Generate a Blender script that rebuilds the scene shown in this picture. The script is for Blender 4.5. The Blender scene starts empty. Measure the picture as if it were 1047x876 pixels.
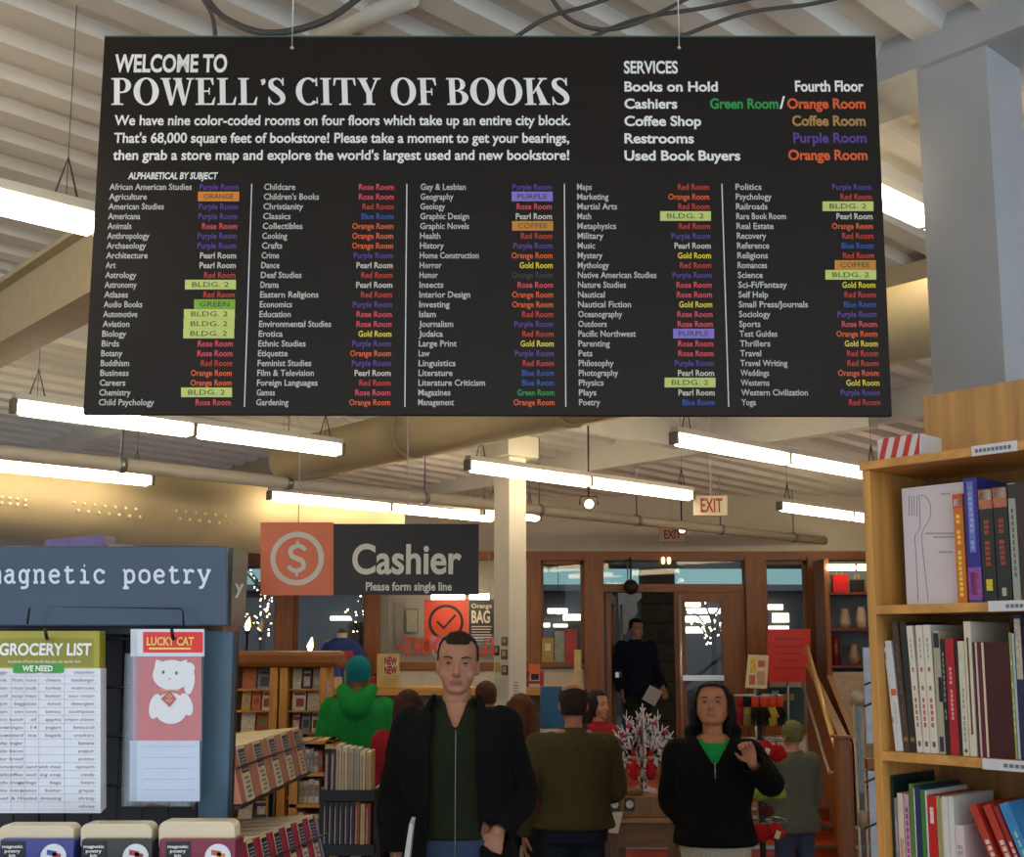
import bpy, bmesh, math, random
from mathutils import Vector, Matrix, noise
random.seed(7)
C = bpy.context.scene.collection
SC = bpy.context.scene
# ------------------------------------------------------------------ camera
FPX = 1200.0; CX, CY = 523.5, 496.0; PITCH = math.radians(8.0); EYE = Vector((0, 0, 1.75))
cam = bpy.data.cameras.new('camera'); camo = bpy.data.objects.new('camera', cam); C.objects.link(camo)
camo.location = EYE; camo.rotation_euler = (math.radians(90) + PITCH, 0, 0)
cam.sensor_fit = 'HORIZONTAL'; cam.sensor_width = 36; cam.lens = 36 * FPX / 1047
cam.shift_y = (CY - 438) / 1047; cam.clip_start = 0.05; cam.clip_end = 200
SC.camera = camo
Fw = Vector((0, math.cos(PITCH), math.sin(PITCH))); Uw = Vector((0, -math.sin(PITCH), math.cos(PITCH))); Rw = Vector((1, 0, 0))
def ray(px, py): return Fw + Rw * ((px - CX) / FPX) - Uw * ((py - CY) / FPX)
def at(px, py, Y):
    d = ray(px, py); return EYE + d * (Y / d.y)
def atz(px, py, z):
    d = ray(px, py); return EYE + d * ((z - EYE.z) / d.z)
U = Vector((.746, .666, 0)); V = Vector((-.666, .746, 0))
class Plane:
    def __init__(s, o, n): s.o = Vector(o); s.n = Vector(n).normalized()
    def hit(s, px, py):
        d = ray(px, py); return EYE + d * ((s.o - EYE).dot(s.n) / d.dot(s.n))
# ------------------------------------------------------------------ materials
def lin(c):
    return tuple((x / 12.92 if x <= .04045 else ((x + .055) / 1.055) ** 2.4) for x in c)
def hx(h):
    return lin((int(h[0:2], 16) / 255, int(h[2:4], 16) / 255, int(h[4:6], 16) / 255))
_mc = {}
def mat(h, rough=.6, metal=0, noise_amt=.12, scale=18, spec=.5, bump=0, kind='noise'):
    key = (h, rough, metal, noise_amt, scale, spec, bump, kind)
    if key in _mc: return _mc[key]
    m = bpy.data.materials.new('paint_' + h); m.use_nodes = True; nt = m.node_tree; b = nt.nodes['Principled BSDF']
    c = hx(h); b.inputs['Roughness'].default_value = rough; b.inputs['Metallic'].default_value = metal
    b.inputs['Specular IOR Level'].default_value = spec
    if noise_amt or bump:
        tc = nt.nodes.new('ShaderNodeTexCoord'); mp = nt.nodes.new('ShaderNodeMapping')
        nt.links.new(tc.outputs['Object'], mp.inputs[0])
        if kind == 'wood':
            mp.inputs['Scale'].default_value = (14, 14, .9)
        elif kind == 'woodx':
            mp.inputs['Scale'].default_value = (.9, 14, 14)
        n = nt.nodes.new('ShaderNodeTexNoise'); n.inputs['Scale'].default_value = scale if kind == 'noise' else 2.6
        n.inputs['Detail'].default_value = 4 if kind == 'noise' else 7
        nt.links.new(mp.outputs[0], n.inputs[0])
        r = nt.nodes.new('ShaderNodeValToRGB'); e = r.color_ramp.elements
        e[0].position = .3; e[1].position = .7
        e[0].color = tuple(x * (1 - noise_amt) for x in c) + (1,); e[1].color = tuple(min(1, x * (1 + noise_amt)) for x in c) + (1,)
        nt.links.new(n.outputs[0], r.inputs[0]); nt.links.new(r.outputs[0], b.inputs['Base Color'])
        if bump:
            bp = nt.nodes.new('ShaderNodeBump'); bp.inputs['Strength'].default_value = bump; bp.inputs['Distance'].default_value = .01
            nt.links.new(n.outputs[0], bp.inputs['Height']); nt.links.new(bp.outputs[0], b.inputs['Normal'])
    else:
        b.inputs['Base Color'].default_value = c + (1,)
    _mc[key] = m; return m
def wood(h, rough=.45, x=False, amt=.22): return mat(h, rough, 0, amt, 18, .5, .05, 'woodx' if x else 'wood')
def cloth(h, amt=.18, bump=.5): return mat(h, .92, 0, amt, 90, .2, bump)
def emit(h, s, name='lamp_glow'):
    m = bpy.data.materials.new(name); m.use_nodes = True; nt = m.node_tree; b = nt.nodes['Principled BSDF']
    c = hx(h); b.inputs['Base Color'].default_value = c + (1,); b.inputs['Emission Color'].default_value = c + (1,)
    b.inputs['Emission Strength'].default_value = s; return m
def glass_mat(tint='ffffff', refl=1.0, name='window_glass'):
    m = bpy.data.materials.new(name); m.use_nodes = True; nt = m.node_tree; nt.nodes.clear()
    o = nt.nodes.new('ShaderNodeOutputMaterial'); mx = nt.nodes.new('ShaderNodeMixShader')
    t = nt.nodes.new('ShaderNodeBsdfTransparent'); g = nt.nodes.new('ShaderNodeBsdfGlossy'); f = nt.nodes.new('ShaderNodeFresnel')
    t.inputs[0].default_value = hx(tint) + (1,); g.inputs['Roughness'].default_value = .02; f.inputs[0].default_value = 1.6
    mu = nt.nodes.new('ShaderNodeMath'); mu.operation = 'MULTIPLY'; mu.inputs[1].default_value = refl; mu.use_clamp = True
    nt.links.new(f.outputs[0], mu.inputs[0]); nt.links.new(mu.outputs[0], mx.inputs[0])
    nt.links.new(t.outputs[0], mx.inputs[1]); nt.links.new(g.outputs[0], mx.inputs[2]); nt.links.new(mx.outputs[0], o.inputs[0])
    return m
# ------------------------------------------------------------------ mesh builder
class MB:
    def __init__(s): s.v = []; s.f = []; s.m = []; s.sm = []
    def add(s, vs, fs, mi=0, smooth=False):
        o = len(s.v); s.v += [Vector(p) for p in vs]
        for f in fs: s.f.append([i + o for i in f]); s.m.append(mi); s.sm.append(smooth)
        return s
    def box(s, c, sz, M=None, mi=0):
        hx_, hy, hz = sz[0] / 2, sz[1] / 2, sz[2] / 2; c = Vector(c)
        vs = [Vector((x, y, z)) for x in (-hx_, hx_) for y in (-hy, hy) for z in (-hz, hz)]
        if M is not None: vs = [M @ p for p in vs]
        return s.add([p + c for p in vs], [(0, 1, 3, 2), (4, 6, 7, 5), (0, 4, 5, 1), (2, 3, 7, 6), (0, 2, 6, 4), (1, 5, 7, 3)], mi)
    def slab(s, o, a, b, c, mi=0):
        """parallelepiped from corner o along three edge vectors"""
        o, a, b, c = map(Vector, (o, a, b, c))
        vs = [o, o + a, o + a + b, o + b, o + c, o + a + c, o + a + b + c, o + b + c]
        fs = [(0, 3, 2, 1), (4, 5, 6, 7), (0, 1, 5, 4), (1, 2, 6, 5), (2, 3, 7, 6), (3, 0, 4, 7)]
        if a.cross(b).dot(c) < 0: fs = [f[::-1] for f in fs]
        return s.add(vs, fs, mi)
    def poly(s, pts, mi=0): return s.add(pts, [tuple(range(len(pts)))], mi)
    def prism(s, pts, d, mi=0):
        d = Vector(d); n = len(pts); vs = [Vector(p) for p in pts] + [Vector(p) + d for p in pts]
        fs = [tuple(range(n))[::-1], tuple(range(n, 2 * n))] + [(i, (i + 1) % n, n + (i + 1) % n, n + i) for i in range(n)]
        return s.add(vs, fs, mi)
    def loft(s, rings, mi=0, smooth=True, cap=True):
        n = len(rings[0]); vs = [p for r in rings for p in r]; fs = []
        for k in range(len(rings) - 1):
            for i in range(n):
                j = (i + 1) % n; fs.append((k * n + i, k * n + j, (k + 1) * n + j, (k + 1) * n + i))
        s.add(vs, fs, mi, smooth)
        if cap:
            o = len(s.v) - len(vs)
            s.f.append([o + i for i in range(n)][::-1]); s.m.append(mi); s.sm.append(False)
            s.f.append([o + (len(rings) - 1) * n + i for i in range(n)]); s.m.append(mi); s.sm.append(False)
        return s
    def tube(s, pts, r, n=8, mi=0, closed=False):
        pts = [Vector(p) for p in pts]; rs = r if isinstance(r, (list, tuple)) else [r] * len(pts)
        rings = []; ref = None
        for i, p in enumerate(pts):
            a = pts[max(0, i - 1)]; b = pts[min(len(pts) - 1, i + 1)]; d = (b - a)
            d = d.normalized() if d.length > 1e-9 else Vector((0, 0, 1))
            if ref is None: ref = Vector((0, 0, 1)) if abs(d.z) < .9 else Vector((1, 0, 0))
            x = ref.cross(d)
            x = x.normalized() if x.length > 1e-6 else Vector((1, 0, 0)).cross(d).normalized()
            y = d.cross(x); ref = y if False else ref
            rings.append([p + (x * math.cos(2 * math.pi * k / n) + y * math.sin(2 * math.pi * k / n)) * rs[i] for k in range(n)])
        return s.loft(rings, mi)
    def cyl(s, a, b, r, n=16, mi=0, r2=None): return s.tube([a, b], [r, r if r2 is None else r2], n, mi)
    def ball(s, c, r, n=12, mi=0, sc=(1, 1, 1)):
        c = Vector(c); rings = []
        for k in range(1, n):
            t = math.pi * k / n - math.pi / 2
            rings.append([c + Vector((math.cos(t) * math.cos(a) * sc[0], math.cos(t) * math.sin(a) * sc[1], math.sin(t) * sc[2])) * r for a in [2 * math.pi * j / (n * 2 - 4) for j in range(n * 2 - 4)]])
        return s.loft(rings, mi)
    def mesh(s, name, mats, M=None):
        me = bpy.data.meshes.new(name); vs = s.v if M is None else [M @ p for p in s.v]
        me.from_pydata([tuple(p) for p in vs], [], s.f); me.polygons.foreach_set('material_index', s.m); me.polygons.foreach_set('use_smooth', s.sm)
        for m in mats: me.materials.append(m)
        me.update(); return me
    def build(s, name, mats, parent=None, local=False, bevel=0):
        if not isinstance(mats, (list, tuple)): mats = [mats]
        M = None
        if parent is not None and not local:
            r = parent
            while r.parent: r = r.parent
            M = r.matrix_basis.inverted()
        o = bpy.data.objects.new(name, s.mesh(name, mats, M)); C.objects.link(o)
        if parent is not None: o.parent = parent
        if bevel:
            b = o.modifiers.new('Bevel', 'BEVEL'); b.width = bevel; b.segments = 2; b.limit_method = 'ANGLE'
        return o
def tag(o, label, cat, group=None, kind=None):
    if label: o['label'] = label
    if cat: o['category'] = cat
    if group: o['group'] = group
    if kind: o['kind'] = kind
    return o
def thing(name, label, cat, loc=(0, 0, 0), rotz=0, group=None):
    o = bpy.data.objects.new(name, None); C.objects.link(o); o.empty_display_size = .05
    o.matrix_basis = Matrix.Translation(Vector(loc)) @ Matrix.Rotation(rotz, 4, 'Z')
    return tag(o, label, cat, group)
def struct(o): o['kind'] = 'structure'; return o
def recenter(o, loc):
    """give a single-mesh thing an origin at its base"""
    loc = Vector(loc); o.data.transform(Matrix.Translation(-loc)); o.location = loc; return o
def copy_tree(o, parent=None):
    c = o.copy(); C.objects.link(c)
    if parent is not None: c.parent = parent
    for ch in [k for k in list(o.children)]: copy_tree(ch, c)
    return c
# ------------------------------------------------------------------ lettering
_tc = {}
def text2d(s, bold=0.0, res=2):
    k = (s, bold, res)
    if k in _tc: return _tc[k]
    cu = bpy.data.curves.new('t', 'FONT'); cu.body = s; cu.size = 1; cu.resolution_u = res; cu.offset = bold; cu.fill_mode = 'FRONT'
    ob = bpy.data.objects.new('t', cu); C.objects.link(ob)
    dg = bpy.context.evaluated_depsgraph_get(); dg.update(); ev = ob.evaluated_get(dg); me = ev.to_mesh()
    r = ([(v.co.x, v.co.y) for v in me.vertices], [tuple(p.vertices) for p in me.polygons]); ev.to_mesh_clear()
    bpy.data.objects.remove(ob); bpy.data.curves.remove(cu); _tc[k] = r; return r
CAPH = None
def textw(s, bold=0): 
    v = text2d(s, bold)[0]; return max(p[0] for p in v), min(p[0] for p in v)
def put(mb, v2, f2, O, X, Y, off, mi=0):
    mb.add([O + X * p[0] + Y * p[1] + off for p in v2], f2, mi)
def text_on(mb, pl, s, x0, ybase, caph, x1=None, align='L', cond=.8, bold=0.0, mi=0, eps=.0015, skew=0, slab=None, mirror=False):
    """lettering on a real plane; x1 given = fit the width, else natural width times cond"""
    global CAPH
    if CAPH is None: CAPH = max(p[1] for p in text2d('H')[0])
    v, f = text2d(s, bold, 6 if caph > 9 else 2); hi = max(p[0] for p in v); lo = min(p[0] for p in v)
    if slab: v, f = list(v) + slab[0], list(f) + [tuple(i + len(v) for i in q) for q in slab[1]]
    e = x1 if x1 is not None and abs(x1 - x0) > 1 else x0 + 50
    A = pl.hit(x0, ybase); B = pl.hit(e, ybase); T = pl.hit(x0, ybase - caph)
    X = (B - A).normalized() * (1 if e > x0 else -1); n = pl.n if pl.n.dot(EYE - A) > 0 else -pl.n
    up = n.cross(X).normalized(); k = (T - A).dot(up) / CAPH
    mpp = (B - A).length / abs(e - x0)
    w = abs(x1 - x0) * mpp if x1 is not None else (hi - lo) * k * cond
    sx = w / (hi - lo)
    O = A.copy()
    if align == 'R': O -= X * w
    if align == 'C': O -= X * (w / 2)
    v2 = [((hi - p[0]) if mirror else (p[0] - lo), p[1]) for p in v]
    put(mb, [(p[0] * sx + skew * p[1] * k, p[1] * k) for p in v2], f, O, X, up, n * eps, mi)
def rect_px(mb, pl, x0, y0, x1, y1, mi=0, eps=.001, th=0):
    P = [pl.hit(x0, y1), pl.hit(x1, y1), pl.hit(x1, y0), pl.hit(x0, y0)]; n = pl.n if pl.n.dot(EYE - P[0]) > 0 else -pl.n
    if th: mb.prism([p + n * (eps) for p in P], n * th, mi)
    else: mb.poly([p + n * eps for p in P], mi)
def ring2d(cx, cy, rx, ry, ix, iy, a0=0, a1=360, n=28):
    v = []; f = []
    for i in range(n + 1):
        a = math.radians(a0 + (a1 - a0) * i / n); v += [(cx + rx * math.cos(a), cy + ry * math.sin(a)), (cx + ix * math.cos(a), cy + iy * math.sin(a))]
    for i in range(n): f.append((2 * i, 2 * i + 2, 2 * i + 3, 2 * i + 1))
    return v, f
def cat(pts, n=6):
    out = []
    P = [pts[0]] + list(pts) + [pts[-1]]
    for i in range(1, len(P) - 2):
        for k in range(n):
            t = k / n; a, b, c, d = P[i - 1], P[i], P[i + 1], P[i + 2]
            out.append(tuple(.5 * ((2 * b[j]) + (-a[j] + c[j]) * t + (2 * a[j] - 5 * b[j] + 4 * c[j] - d[j]) * t * t + (-a[j] + 3 * b[j] - 3 * c[j] + d[j]) * t ** 3) for j in range(len(b))))
    out.append(tuple(pts[-1])); return out
def sweep2d(pts, n=6):
    """pts = (x, y, width)"""
    P = cat(pts, n); v = []; f = []
    for i, p in enumerate(P):
        a = P[max(0, i - 1)]; b = P[min(len(P) - 1, i + 1)]; dx, dy = b[0] - a[0], b[1] - a[1]; l = math.hypot(dx, dy) or 1
        nx, ny = -dy / l * p[2] / 2, dx / l * p[2] / 2; v += [(p[0] + nx, p[1] + ny), (p[0] - nx, p[1] - ny)]
    for i in range(len(P) - 1): f.append((2 * i, 2 * i + 2, 2 * i + 3, 2 * i + 1))
    return v, f
def serif_glyph(ch):
    v = []; f = []
    def a(q):
        o = len(v); v.extend(q[0]); f.extend([tuple(i + o for i in k) for k in q[1]])
    def R(x0, y0, x1, y1): a(([(x0, y0), (x1, y0), (x1, y1), (x0, y1)], [(0, 1, 2, 3)]))
    def Q(*p): a((list(p), [tuple(range(len(p)))]))
    def S(x0, x1, y, t=.055, d=1):
        if d > 0: Q((x0, y), (x1, y), (x1, y + t * .8), ((x0 + x1) / 2, y + t * 1.5), (x0, y + t * .8))
        else: Q((x0, y), (x0, y - t * .8), ((x0 + x1) / 2, y - t * 1.5), (x1, y - t * .8), (x1, y))
    st = .19; th = .07
    if ch == 'I': R(.09, 0, .09 + st, 1); S(0, .37, 0); S(0, .37, 1, d=-1); w = .37
    elif ch == 'L': R(.09, 0, .09 + st, 1); S(0, .37, 1, d=-1); R(0, 0, .6, .06); Q((.5, .05), (.6, .05), (.64, .3), (.6, .3)); w = .64
    elif ch == 'E': R(.09, 0, .09 + st, 1); R(0, 0, .62, .06); R(0, .94, .6, 1); R(.2, .48, .46, .54); R(.44, .38, .48, .64); Q((.52, .05), (.62, .05), (.66, .28), (.62, .28)); Q((.5, .95), (.6, .95), (.61, .74), (.57, .74)); w = .66
    elif ch == 'F': R(.09, 0, .09 + st, 1); S(0, .4, 0); R(0, .94, .6, 1); R(.2, .46, .46, .52); R(.44, .36, .48, .62); Q((.5, .95), (.6, .95), (.62, .72), (.58, .72)); w = .62
    elif ch == 'T': R(.28, 0, .28 + st, 1); S(.18, .57, 0); R(.02, .94, .73, 1); Q((.02, .95), (.1, .95), (.05, .72), (0, .72)); Q((.65, .95), (.73, .95), (.75, .72), (.7, .72)); w = .75
    elif ch == 'O': a(ring2d(.42, .5, .42, .52, .21, .46)); w = .84
    elif ch == 'C': a(ring2d(.42, .5, .42, .52, .22, .45, 48, 312)); R(.66, .7, .72, 1.0); R(.68, .04, .72, .28); w = .76
    elif ch == 'P': R(.09, 0, .09 + st, 1); S(0, .4, 0); R(0, .94, .4, 1); a(ring2d(.36, .72, .3, .28, .12, .22, -92, 92, 16)); R(.2, .44, .38, .5); w = .68
    elif ch == 'B': R(.09, 0, .09 + st, 1); R(0, .94, .38, 1); R(0, 0, .4, .06); R(.2, .5, .4, .55); a(ring2d(.36, .76, .27, .24, .1, .19, -92, 92, 16)); a(ring2d(.38, .27, .33, .27, .13, .21, -92, 92, 16)); w = .72
    elif ch == 'K': R(.09, 0, .09 + st, 1); S(0, .38, 0); S(0, .38, 1, d=-1); Q((.26, .42), (.32, .42), (.66, .96), (.58, .96)); S(.48, .78, 1, d=-1); Q((.38, .62), (.52, .04), (.76, .04), (.5, .72)); S(.46, .84, 0); w = .84
    elif ch == 'W':
        for x0 in (0, .42): Q((x0 + .06, .96), (x0 + .27, .96), (x0 + .42, .1), (x0 + .36, -.02), (x0 + .3, -.02)); Q((x0 + .33, -.02), (x0 + .4, .02), (x0 + .62, .97), (x0 + .55, .97))
        S(0, .34, 1, d=-1); S(.42, .72, 1, d=-1); S(.86, 1.12, 1, d=-1); w = 1.1
    elif ch == 'Y': Q((.04, .97), (.26, .97), (.46, .42), (.28, .42)); Q((.4, .42), (.46, .42), (.68, .97), (.61, .97)); R(.28, 0, .28 + st, .46); S(.18, .57, 0); S(0, .34, 1, d=-1); S(.52, .78, 1, d=-1); w = .76
    elif ch == 'S': a(sweep2d([(.5, .8, .05), (.42, .93, .06), (.29, .97, .07), (.13, .88, .14), (.14, .68, .19), (.32, .52, .2), (.48, .34, .19), (.48, .14, .15), (.3, .03, .07), (.14, .07, .06), (.06, .22, .05)], 4)); R(.49, .72, .54, 1.0); R(.02, 0, .07, .3); w = .6
    elif ch == "'": a(sweep2d([(.12, .95, .14), (.15, .85, .14), (.1, .74, .05)], 4)); w = .22
    else: w = .28
    return v, f, w
def serif_on(mb, pl, s, x0, x1, ybase, caph, mi=0, eps=.0015):
    V2 = []; F2 = []; x = 0
    for ch in s:
        v, f, w = serif_glyph(ch); o = len(V2); V2 += [(p[0] + x, p[1]) for p in v]; F2 += [tuple(i + o for i in q) for q in f]; x += w + (.06 if ch != ' ' else 0)
    A = pl.hit(x0, ybase); B = pl.hit(x1, ybase); T = pl.hit(x0, ybase - caph); X = (B - A) / (x - .06); up = T - A
    n = pl.n if pl.n.dot(EYE - A) > 0 else -pl.n
    for k, q in enumerate(F2):
        mb.add([A + X * V2[i][0] + up * V2[i][1] + n * (eps + .00003 * (k % 5)) for i in q], [tuple(range(len(q)))], mi)
# ================================================================== SETTING
M_ceil = mat('d2d2cc', .75, noise_amt=.06, scale=3); M_white = mat('cdc8b8', .7, noise_amt=.05, scale=4)
M_brown = wood('84501f'); M_brownx = wood('84501f', x=True); M_pine = wood('c8924a', .5); M_pinex = wood('c8924a', .5, x=True)
M_duct = mat('b9ab88', .65, noise_amt=.1, scale=3); M_steel = mat('8d9296', .35, .8, .08); M_black = mat('15161a', .45, 0, .1)
M_blackwire = mat('1c1d22', .35, .4, 0); M_glass = glass_mat('ffffff', .28); M_col = mat('a9adb0', .6, noise_amt=.05, scale=5)
WY = 13.5; CZ = 4.2
def cz(y): return 4.15 - .047 * y
# floor
fl = MB(); fl.slab((-9, -3, -.1), (14, 0, 0), (0, 12.1, 0), (0, 0, .1)); struct(fl.build('floor', wood('8a6240', .35)))
st_mat = wood('a8481c', .4, x=True)
# raised entrance landing and its steps
SX0, SX1 = .9, 3.6
gr = MB(); gr.slab((-9, 14.0, .34), (26, 0, 0), (0, 22, 0), (0, 0, .1)); struct(gr.build('sidewalk', mat('1e1d1a', .8)))
ld = MB(); ld.slab((-9, 10.2, 0), (14, 0, 0), (0, 3.8, 0), (0, 0, .44)); struct(ld.build('landing', st_mat))
stp = MB()
ns = MB()
for k in range(3):
    stp.slab((SX0, 9.28 + .3 * k, 0), (SX1 - SX0, 0, 0), (0, 10.19 - (9.28 + .3 * k), 0), (0, 0, .11 * (k + 1) - .002 * k))
for k in range(4):
    ns.slab((SX0, 9.26 + .3 * k, .11 * (k + 1) - .022), (SX1 - SX0, 0, 0), (0, .05, 0), (0, 0, .026))
so = struct(stp.build('steps', st_mat)); so2 = ns.build('step_nosing', M_steel, so)
# ceiling: ribbed steel deck, ribs along U
bm = bmesh.new(); prof = []; p = -9.0
while p < 17:
    prof += [(p, 0), (p + .11, 0), (p + .135, .05), (p + .235, .05)]; p += .26
rows = []
for (a, h) in prof:
    vv_ = [V * a + U * b for b in (-12, 22)]; rows.append([bm.verts.new(Vector((q.x, q.y, cz(q.y) + h))) for q in vv_])
for i in range(len(rows) - 1): bm.faces.new((rows[i][0], rows[i + 1][0], rows[i + 1][1], rows[i][1]))
for co, no in (((0, WY + .1, 0), (0, 1, 0)), ((0, -2.4, 0), (0, -1, 0)), ((5.0, 0, 0), (1, 0, 0)), ((-8.0, 0, 0), (-1, 0, 0))):
    bmesh.ops.bisect_plane(bm, geom=bm.verts[:] + bm.edges[:] + bm.faces[:], plane_co=co, plane_no=no, clear_outer=True)
me = bpy.data.meshes.new('ceiling'); bm.to_mesh(me); bm.free(); me.materials.append(M_ceil)
co = bpy.data.objects.new('ceiling', me); C.objects.link(co); struct(co)
w = MB(); w.slab((-8.1, -2.4, 0), (.1, 0, 0), (0, WY + 2.4, 0), (0, 0, CZ)); struct(w.build('wall_left', M_white))
w = MB(); w.slab((5.0, 3.5, 0), (.1, 0, 0), (0, WY - 3.5, 0), (0, 0, CZ)); struct(w.build('wall_right', wood('a5642a')))
PW = Plane((0, WY, 0), (0, -1, 0))
def wslab(mb, x0, y0, x1, y1, t=.12, off=0.0, mi=0):
    """a solid standing in the back wall; corners read on the wall plane"""
    a = at(x0, y1, WY); b = at(x1, y0, WY)
    xa_ = at(x0, 640, WY).x; xb_ = at(x1, 640, WY).x
    mb.slab((xa_, WY - off, a.z), (xb_ - xa_, 0, 0), (0, t, 0), (0, 0, b.z - a.z), mi)
zt = at(700, 569, WY).z; zsill = at(300, 682, WY).z
w = MB(); w.slab((-8, WY, zt), (13, 0, 0), (0, .2, 0), (0, 0, CZ - zt)); struct(w.build('wall_back', M_white))
# low wall pieces under the windows
w = MB()
for x0, x1 in ((-200, 388), (540, 598), (783, 1000)):
    a = at(x0, 682, WY); b = at(x1, 682, WY); w.slab((max(a.x, -8), WY, .44), (min(b.x, 5) - max(a.x, -8), 0, 0), (0, .15, 0), (0, 0, a.z - .44 - .02))
struct(w.build('wall_low', M_white))
wp = MB(); wslab(wp, 388, 569, 541, 960, .2, .0)
struct(wp.build('wall_cashier', mat('9d9a8c', .6, noise_amt=.04)))
t = MB(); wslab(t, -200, 564, 1000, 573, .1, .06); struct(t.build('trim_1', M_brownx))
t = MB(); wslab(t, -200, 676, 388, 684, .12, .08); wslab(t, 520, 677, 600, 682, .12, .08); wslab(t, 783, 680, 1000, 688, .12, .08); wslab(t, 388, 677, 541, 685, .06, .05); struct(t.build('trim_2', M_brownx))
# wooden posts
posts = [(-60, -45), (14, 30), (283, 301), (374, 389), (539, 553), (597, 617), (762, 783), (826, 848)]
for i, (a, b) in enumerate(posts):
    t = MB(); wslab(t, a, 569, b, 960, .22, .1); p0 = at(a, 700, WY)
    for v in t.v: v.z = max(v.z, .44)
    struct(t.build('window_post', M_brown))
# windows: glass panes with frames
wins = [(-45, 14), (30, 283), (301, 374), (553, 597), (783, 826)]
for i, (a, b) in enumerate(wins):
    y1 = 678; g = MB(); wslab(g, a, 573, b, y1, .012, -.04); o = g.build('window_%d' % (i + 1), M_glass); struct(o)
    f = MB(); wslab(f, a, 573, b, 577, .05, -.02); wslab(f, a, y1 - 4, b, y1, .05, -.02); wslab(f, a, 573, a + 3, y1, .05, -.02); wslab(f, b - 3, 573, b, y1, .05, -.02)
    f.build('window_frame', M_brown, o)
# transom above the doors
g = MB(); wslab(g, 617, 573, 762, 597, .012, -.04); o = struct(g.build('window_6', M_glass))
f = MB(); wslab(f, 617, 597, 762, 605, .12, .02); f.build('window_frame', M_brownx, o)
# right door (closed) -------------------------------------------------
def zfix(mb, z0=.46):
    for v in mb.v: v.z = max(v.z, z0)
dr = MB(); 
for q in ((690, 605, 701, 980), (738, 605, 762, 980), (701, 605, 738, 615)): wslab(dr, *q, .06, .0)
dr.slab((at(701, 640, WY).x, WY, .46), (at(738, 640, WY).x - at(701, 640, WY).x, 0, 0), (0, .06, 0), (0, 0, .25)); zfix(dr)
d2 = struct(dr.build('door_1', M_brown))
g = MB(); wslab(g, 701, 615, 738, 980, .012, -.02); zfix(g, .7); g.build('door_glass', M_glass, d2)
h = MB(); a = at(695, 608, WY - .12); b = at(695, 690, WY - .12); h.cyl((a.x, a.y, .6), a, .018)
a = at(697, 693, WY - .1); b = at(740, 693, WY - .1); h.box((a + b) / 2, (b.x - a.x, .05, .06))
h.build('push_bar', mat('c9c9c4', .25, .6, 0), d2)
# left door (swung open, into the room) -------------------------------------------------
hx0 = at(618, 700, WY).x; dz1 = at(618, 606, WY).z; L = Vector((.15, .98, 0)).normalized()
o0 = Vector((hx0 + .03, WY + .02, .46)); Nn = Vector((.05, 0, 0))
dl = MB(); H = dz1 - .46
for (s0, s1, z0, z1) in ((0, .12, 0, H), (.88, 1.0, 0, H), (.12, .88, 0, .25), (.12, .88, H - .12, H)):
    dl.slab(o0 + L * s0 + Vector((0, 0, z0)), L * (s1 - s0), Nn, (0, 0, z1 - z0))
d1 = struct(dl.build('door_2', M_brown))
g = MB(); g.slab(o0 + L * .12 + Vector((.02, 0, .25)), L * .76, (.01, 0, 0), (0, 0, H - .37)); g.build('door_glass', M_glass, d1)
h = MB(); q = o0 + L * .9 + Vector((.12, 0, 0)); h.cyl(q + Vector((0, 0, .15)), q + Vector((0, 0, H - .1)), .016); h.cyl(q + Vector((0, 0, .95)), o0 + L * .9 + Vector((0, 0, .95)), .014)
h.slab(o0 + L * .1 + Vector((.09, 0, .98)), L * .8, (.04, 0, 0), (0, 0, .06)); h.build('push_bar', mat('c9c9c4', .25, .6, 0), d1)
# small wall hatch and panel seams on the cashier wall
t = MB(); rect_px(t, PW, 404, 616, 412, 660, 0, .01, .02); rect_px(t, PW, 385, 604, 397, 676, 0, .01, .02); o = struct(t.build('trim_3', mat('8d8b80', .6)))
t = MB(); rect_px(t, PW, 415, 622, 428, 647, 0, .03, .01); rect_px(t, PW, 416, 623.5, 427, 646, 1, .041, .006)
hb = t.build('wall_hatch', [mat('6c6a62', .6), mat('9d9a8c', .6)]); tag(hb, 'small grey access hatch set in the panelled cashier wall', 'wall hatch')
t = MB(); rect_px(t, PW, 388, 686, 539, 740, 0, .01, .02); struct(t.build('trim_4', mat('c9c5b8', .6)))

# ================================================================== CEILING STRUCTURE
def tubeU(name, mats, p, t0, t1, r, D=U, n=20):
    mb = MB(); mb.cyl(p + D * t0, p + D * t1, r, n); return mb.build(name, mats)
# round duct running from the right column back to the left, above the sign
p = at(930, 328, 5.0); d = tubeU('duct', M_duct, p, -2.2, 5.2, .165, V, 28); tag(d, 'round tan duct crossing behind the big sign from the right column', 'duct')
for k in range(4): m = MB(); q = p + V * (-.9 + k * 1.5); m.cyl(q, q + V * .04, .175, 28); m.build('duct_band', M_duct, d)
# large round duct low at the left with perforated patches
p = at(130, 514, 9.3); pd = p
d = tubeU('duct', M_duct, p, -4.5, 2.5, .34, U, 36); tag(d, 'large round tan duct low over the left windows with small light holes', 'duct')
m = MB(); rnd = random.Random(3)
def on_duct(px, py):
    dd = ray(px, py); w = EYE - pd; A = dd - U * dd.dot(U); B = w - U * w.dot(U); a = A.dot(A); b = 2 * A.dot(B); c = B.dot(B) - .345 ** 2; q = b * b - 4 * a * c
    return EYE + dd * ((-b - math.sqrt(q)) / (2 * a)) if q > 0 else None
for gx, gy in ([(2 + 8 * i, 508 + 1.0 * i + 6 * (j)) for i in range(4) for j in (0, 1)] + [(76 + 10.5 * i + 4 * j, 514 + 1.1 * i + 8 * j) for i in range(7) for j in (0, 1)] + [(180 + 10 * i + 4 * j, 522 + 1.1 * i + 8 * j) for i in range(6) for j in (0, 1)]):
    q = on_duct(gx, gy)
    if q: m.ball(q, .013, 6)
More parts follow.
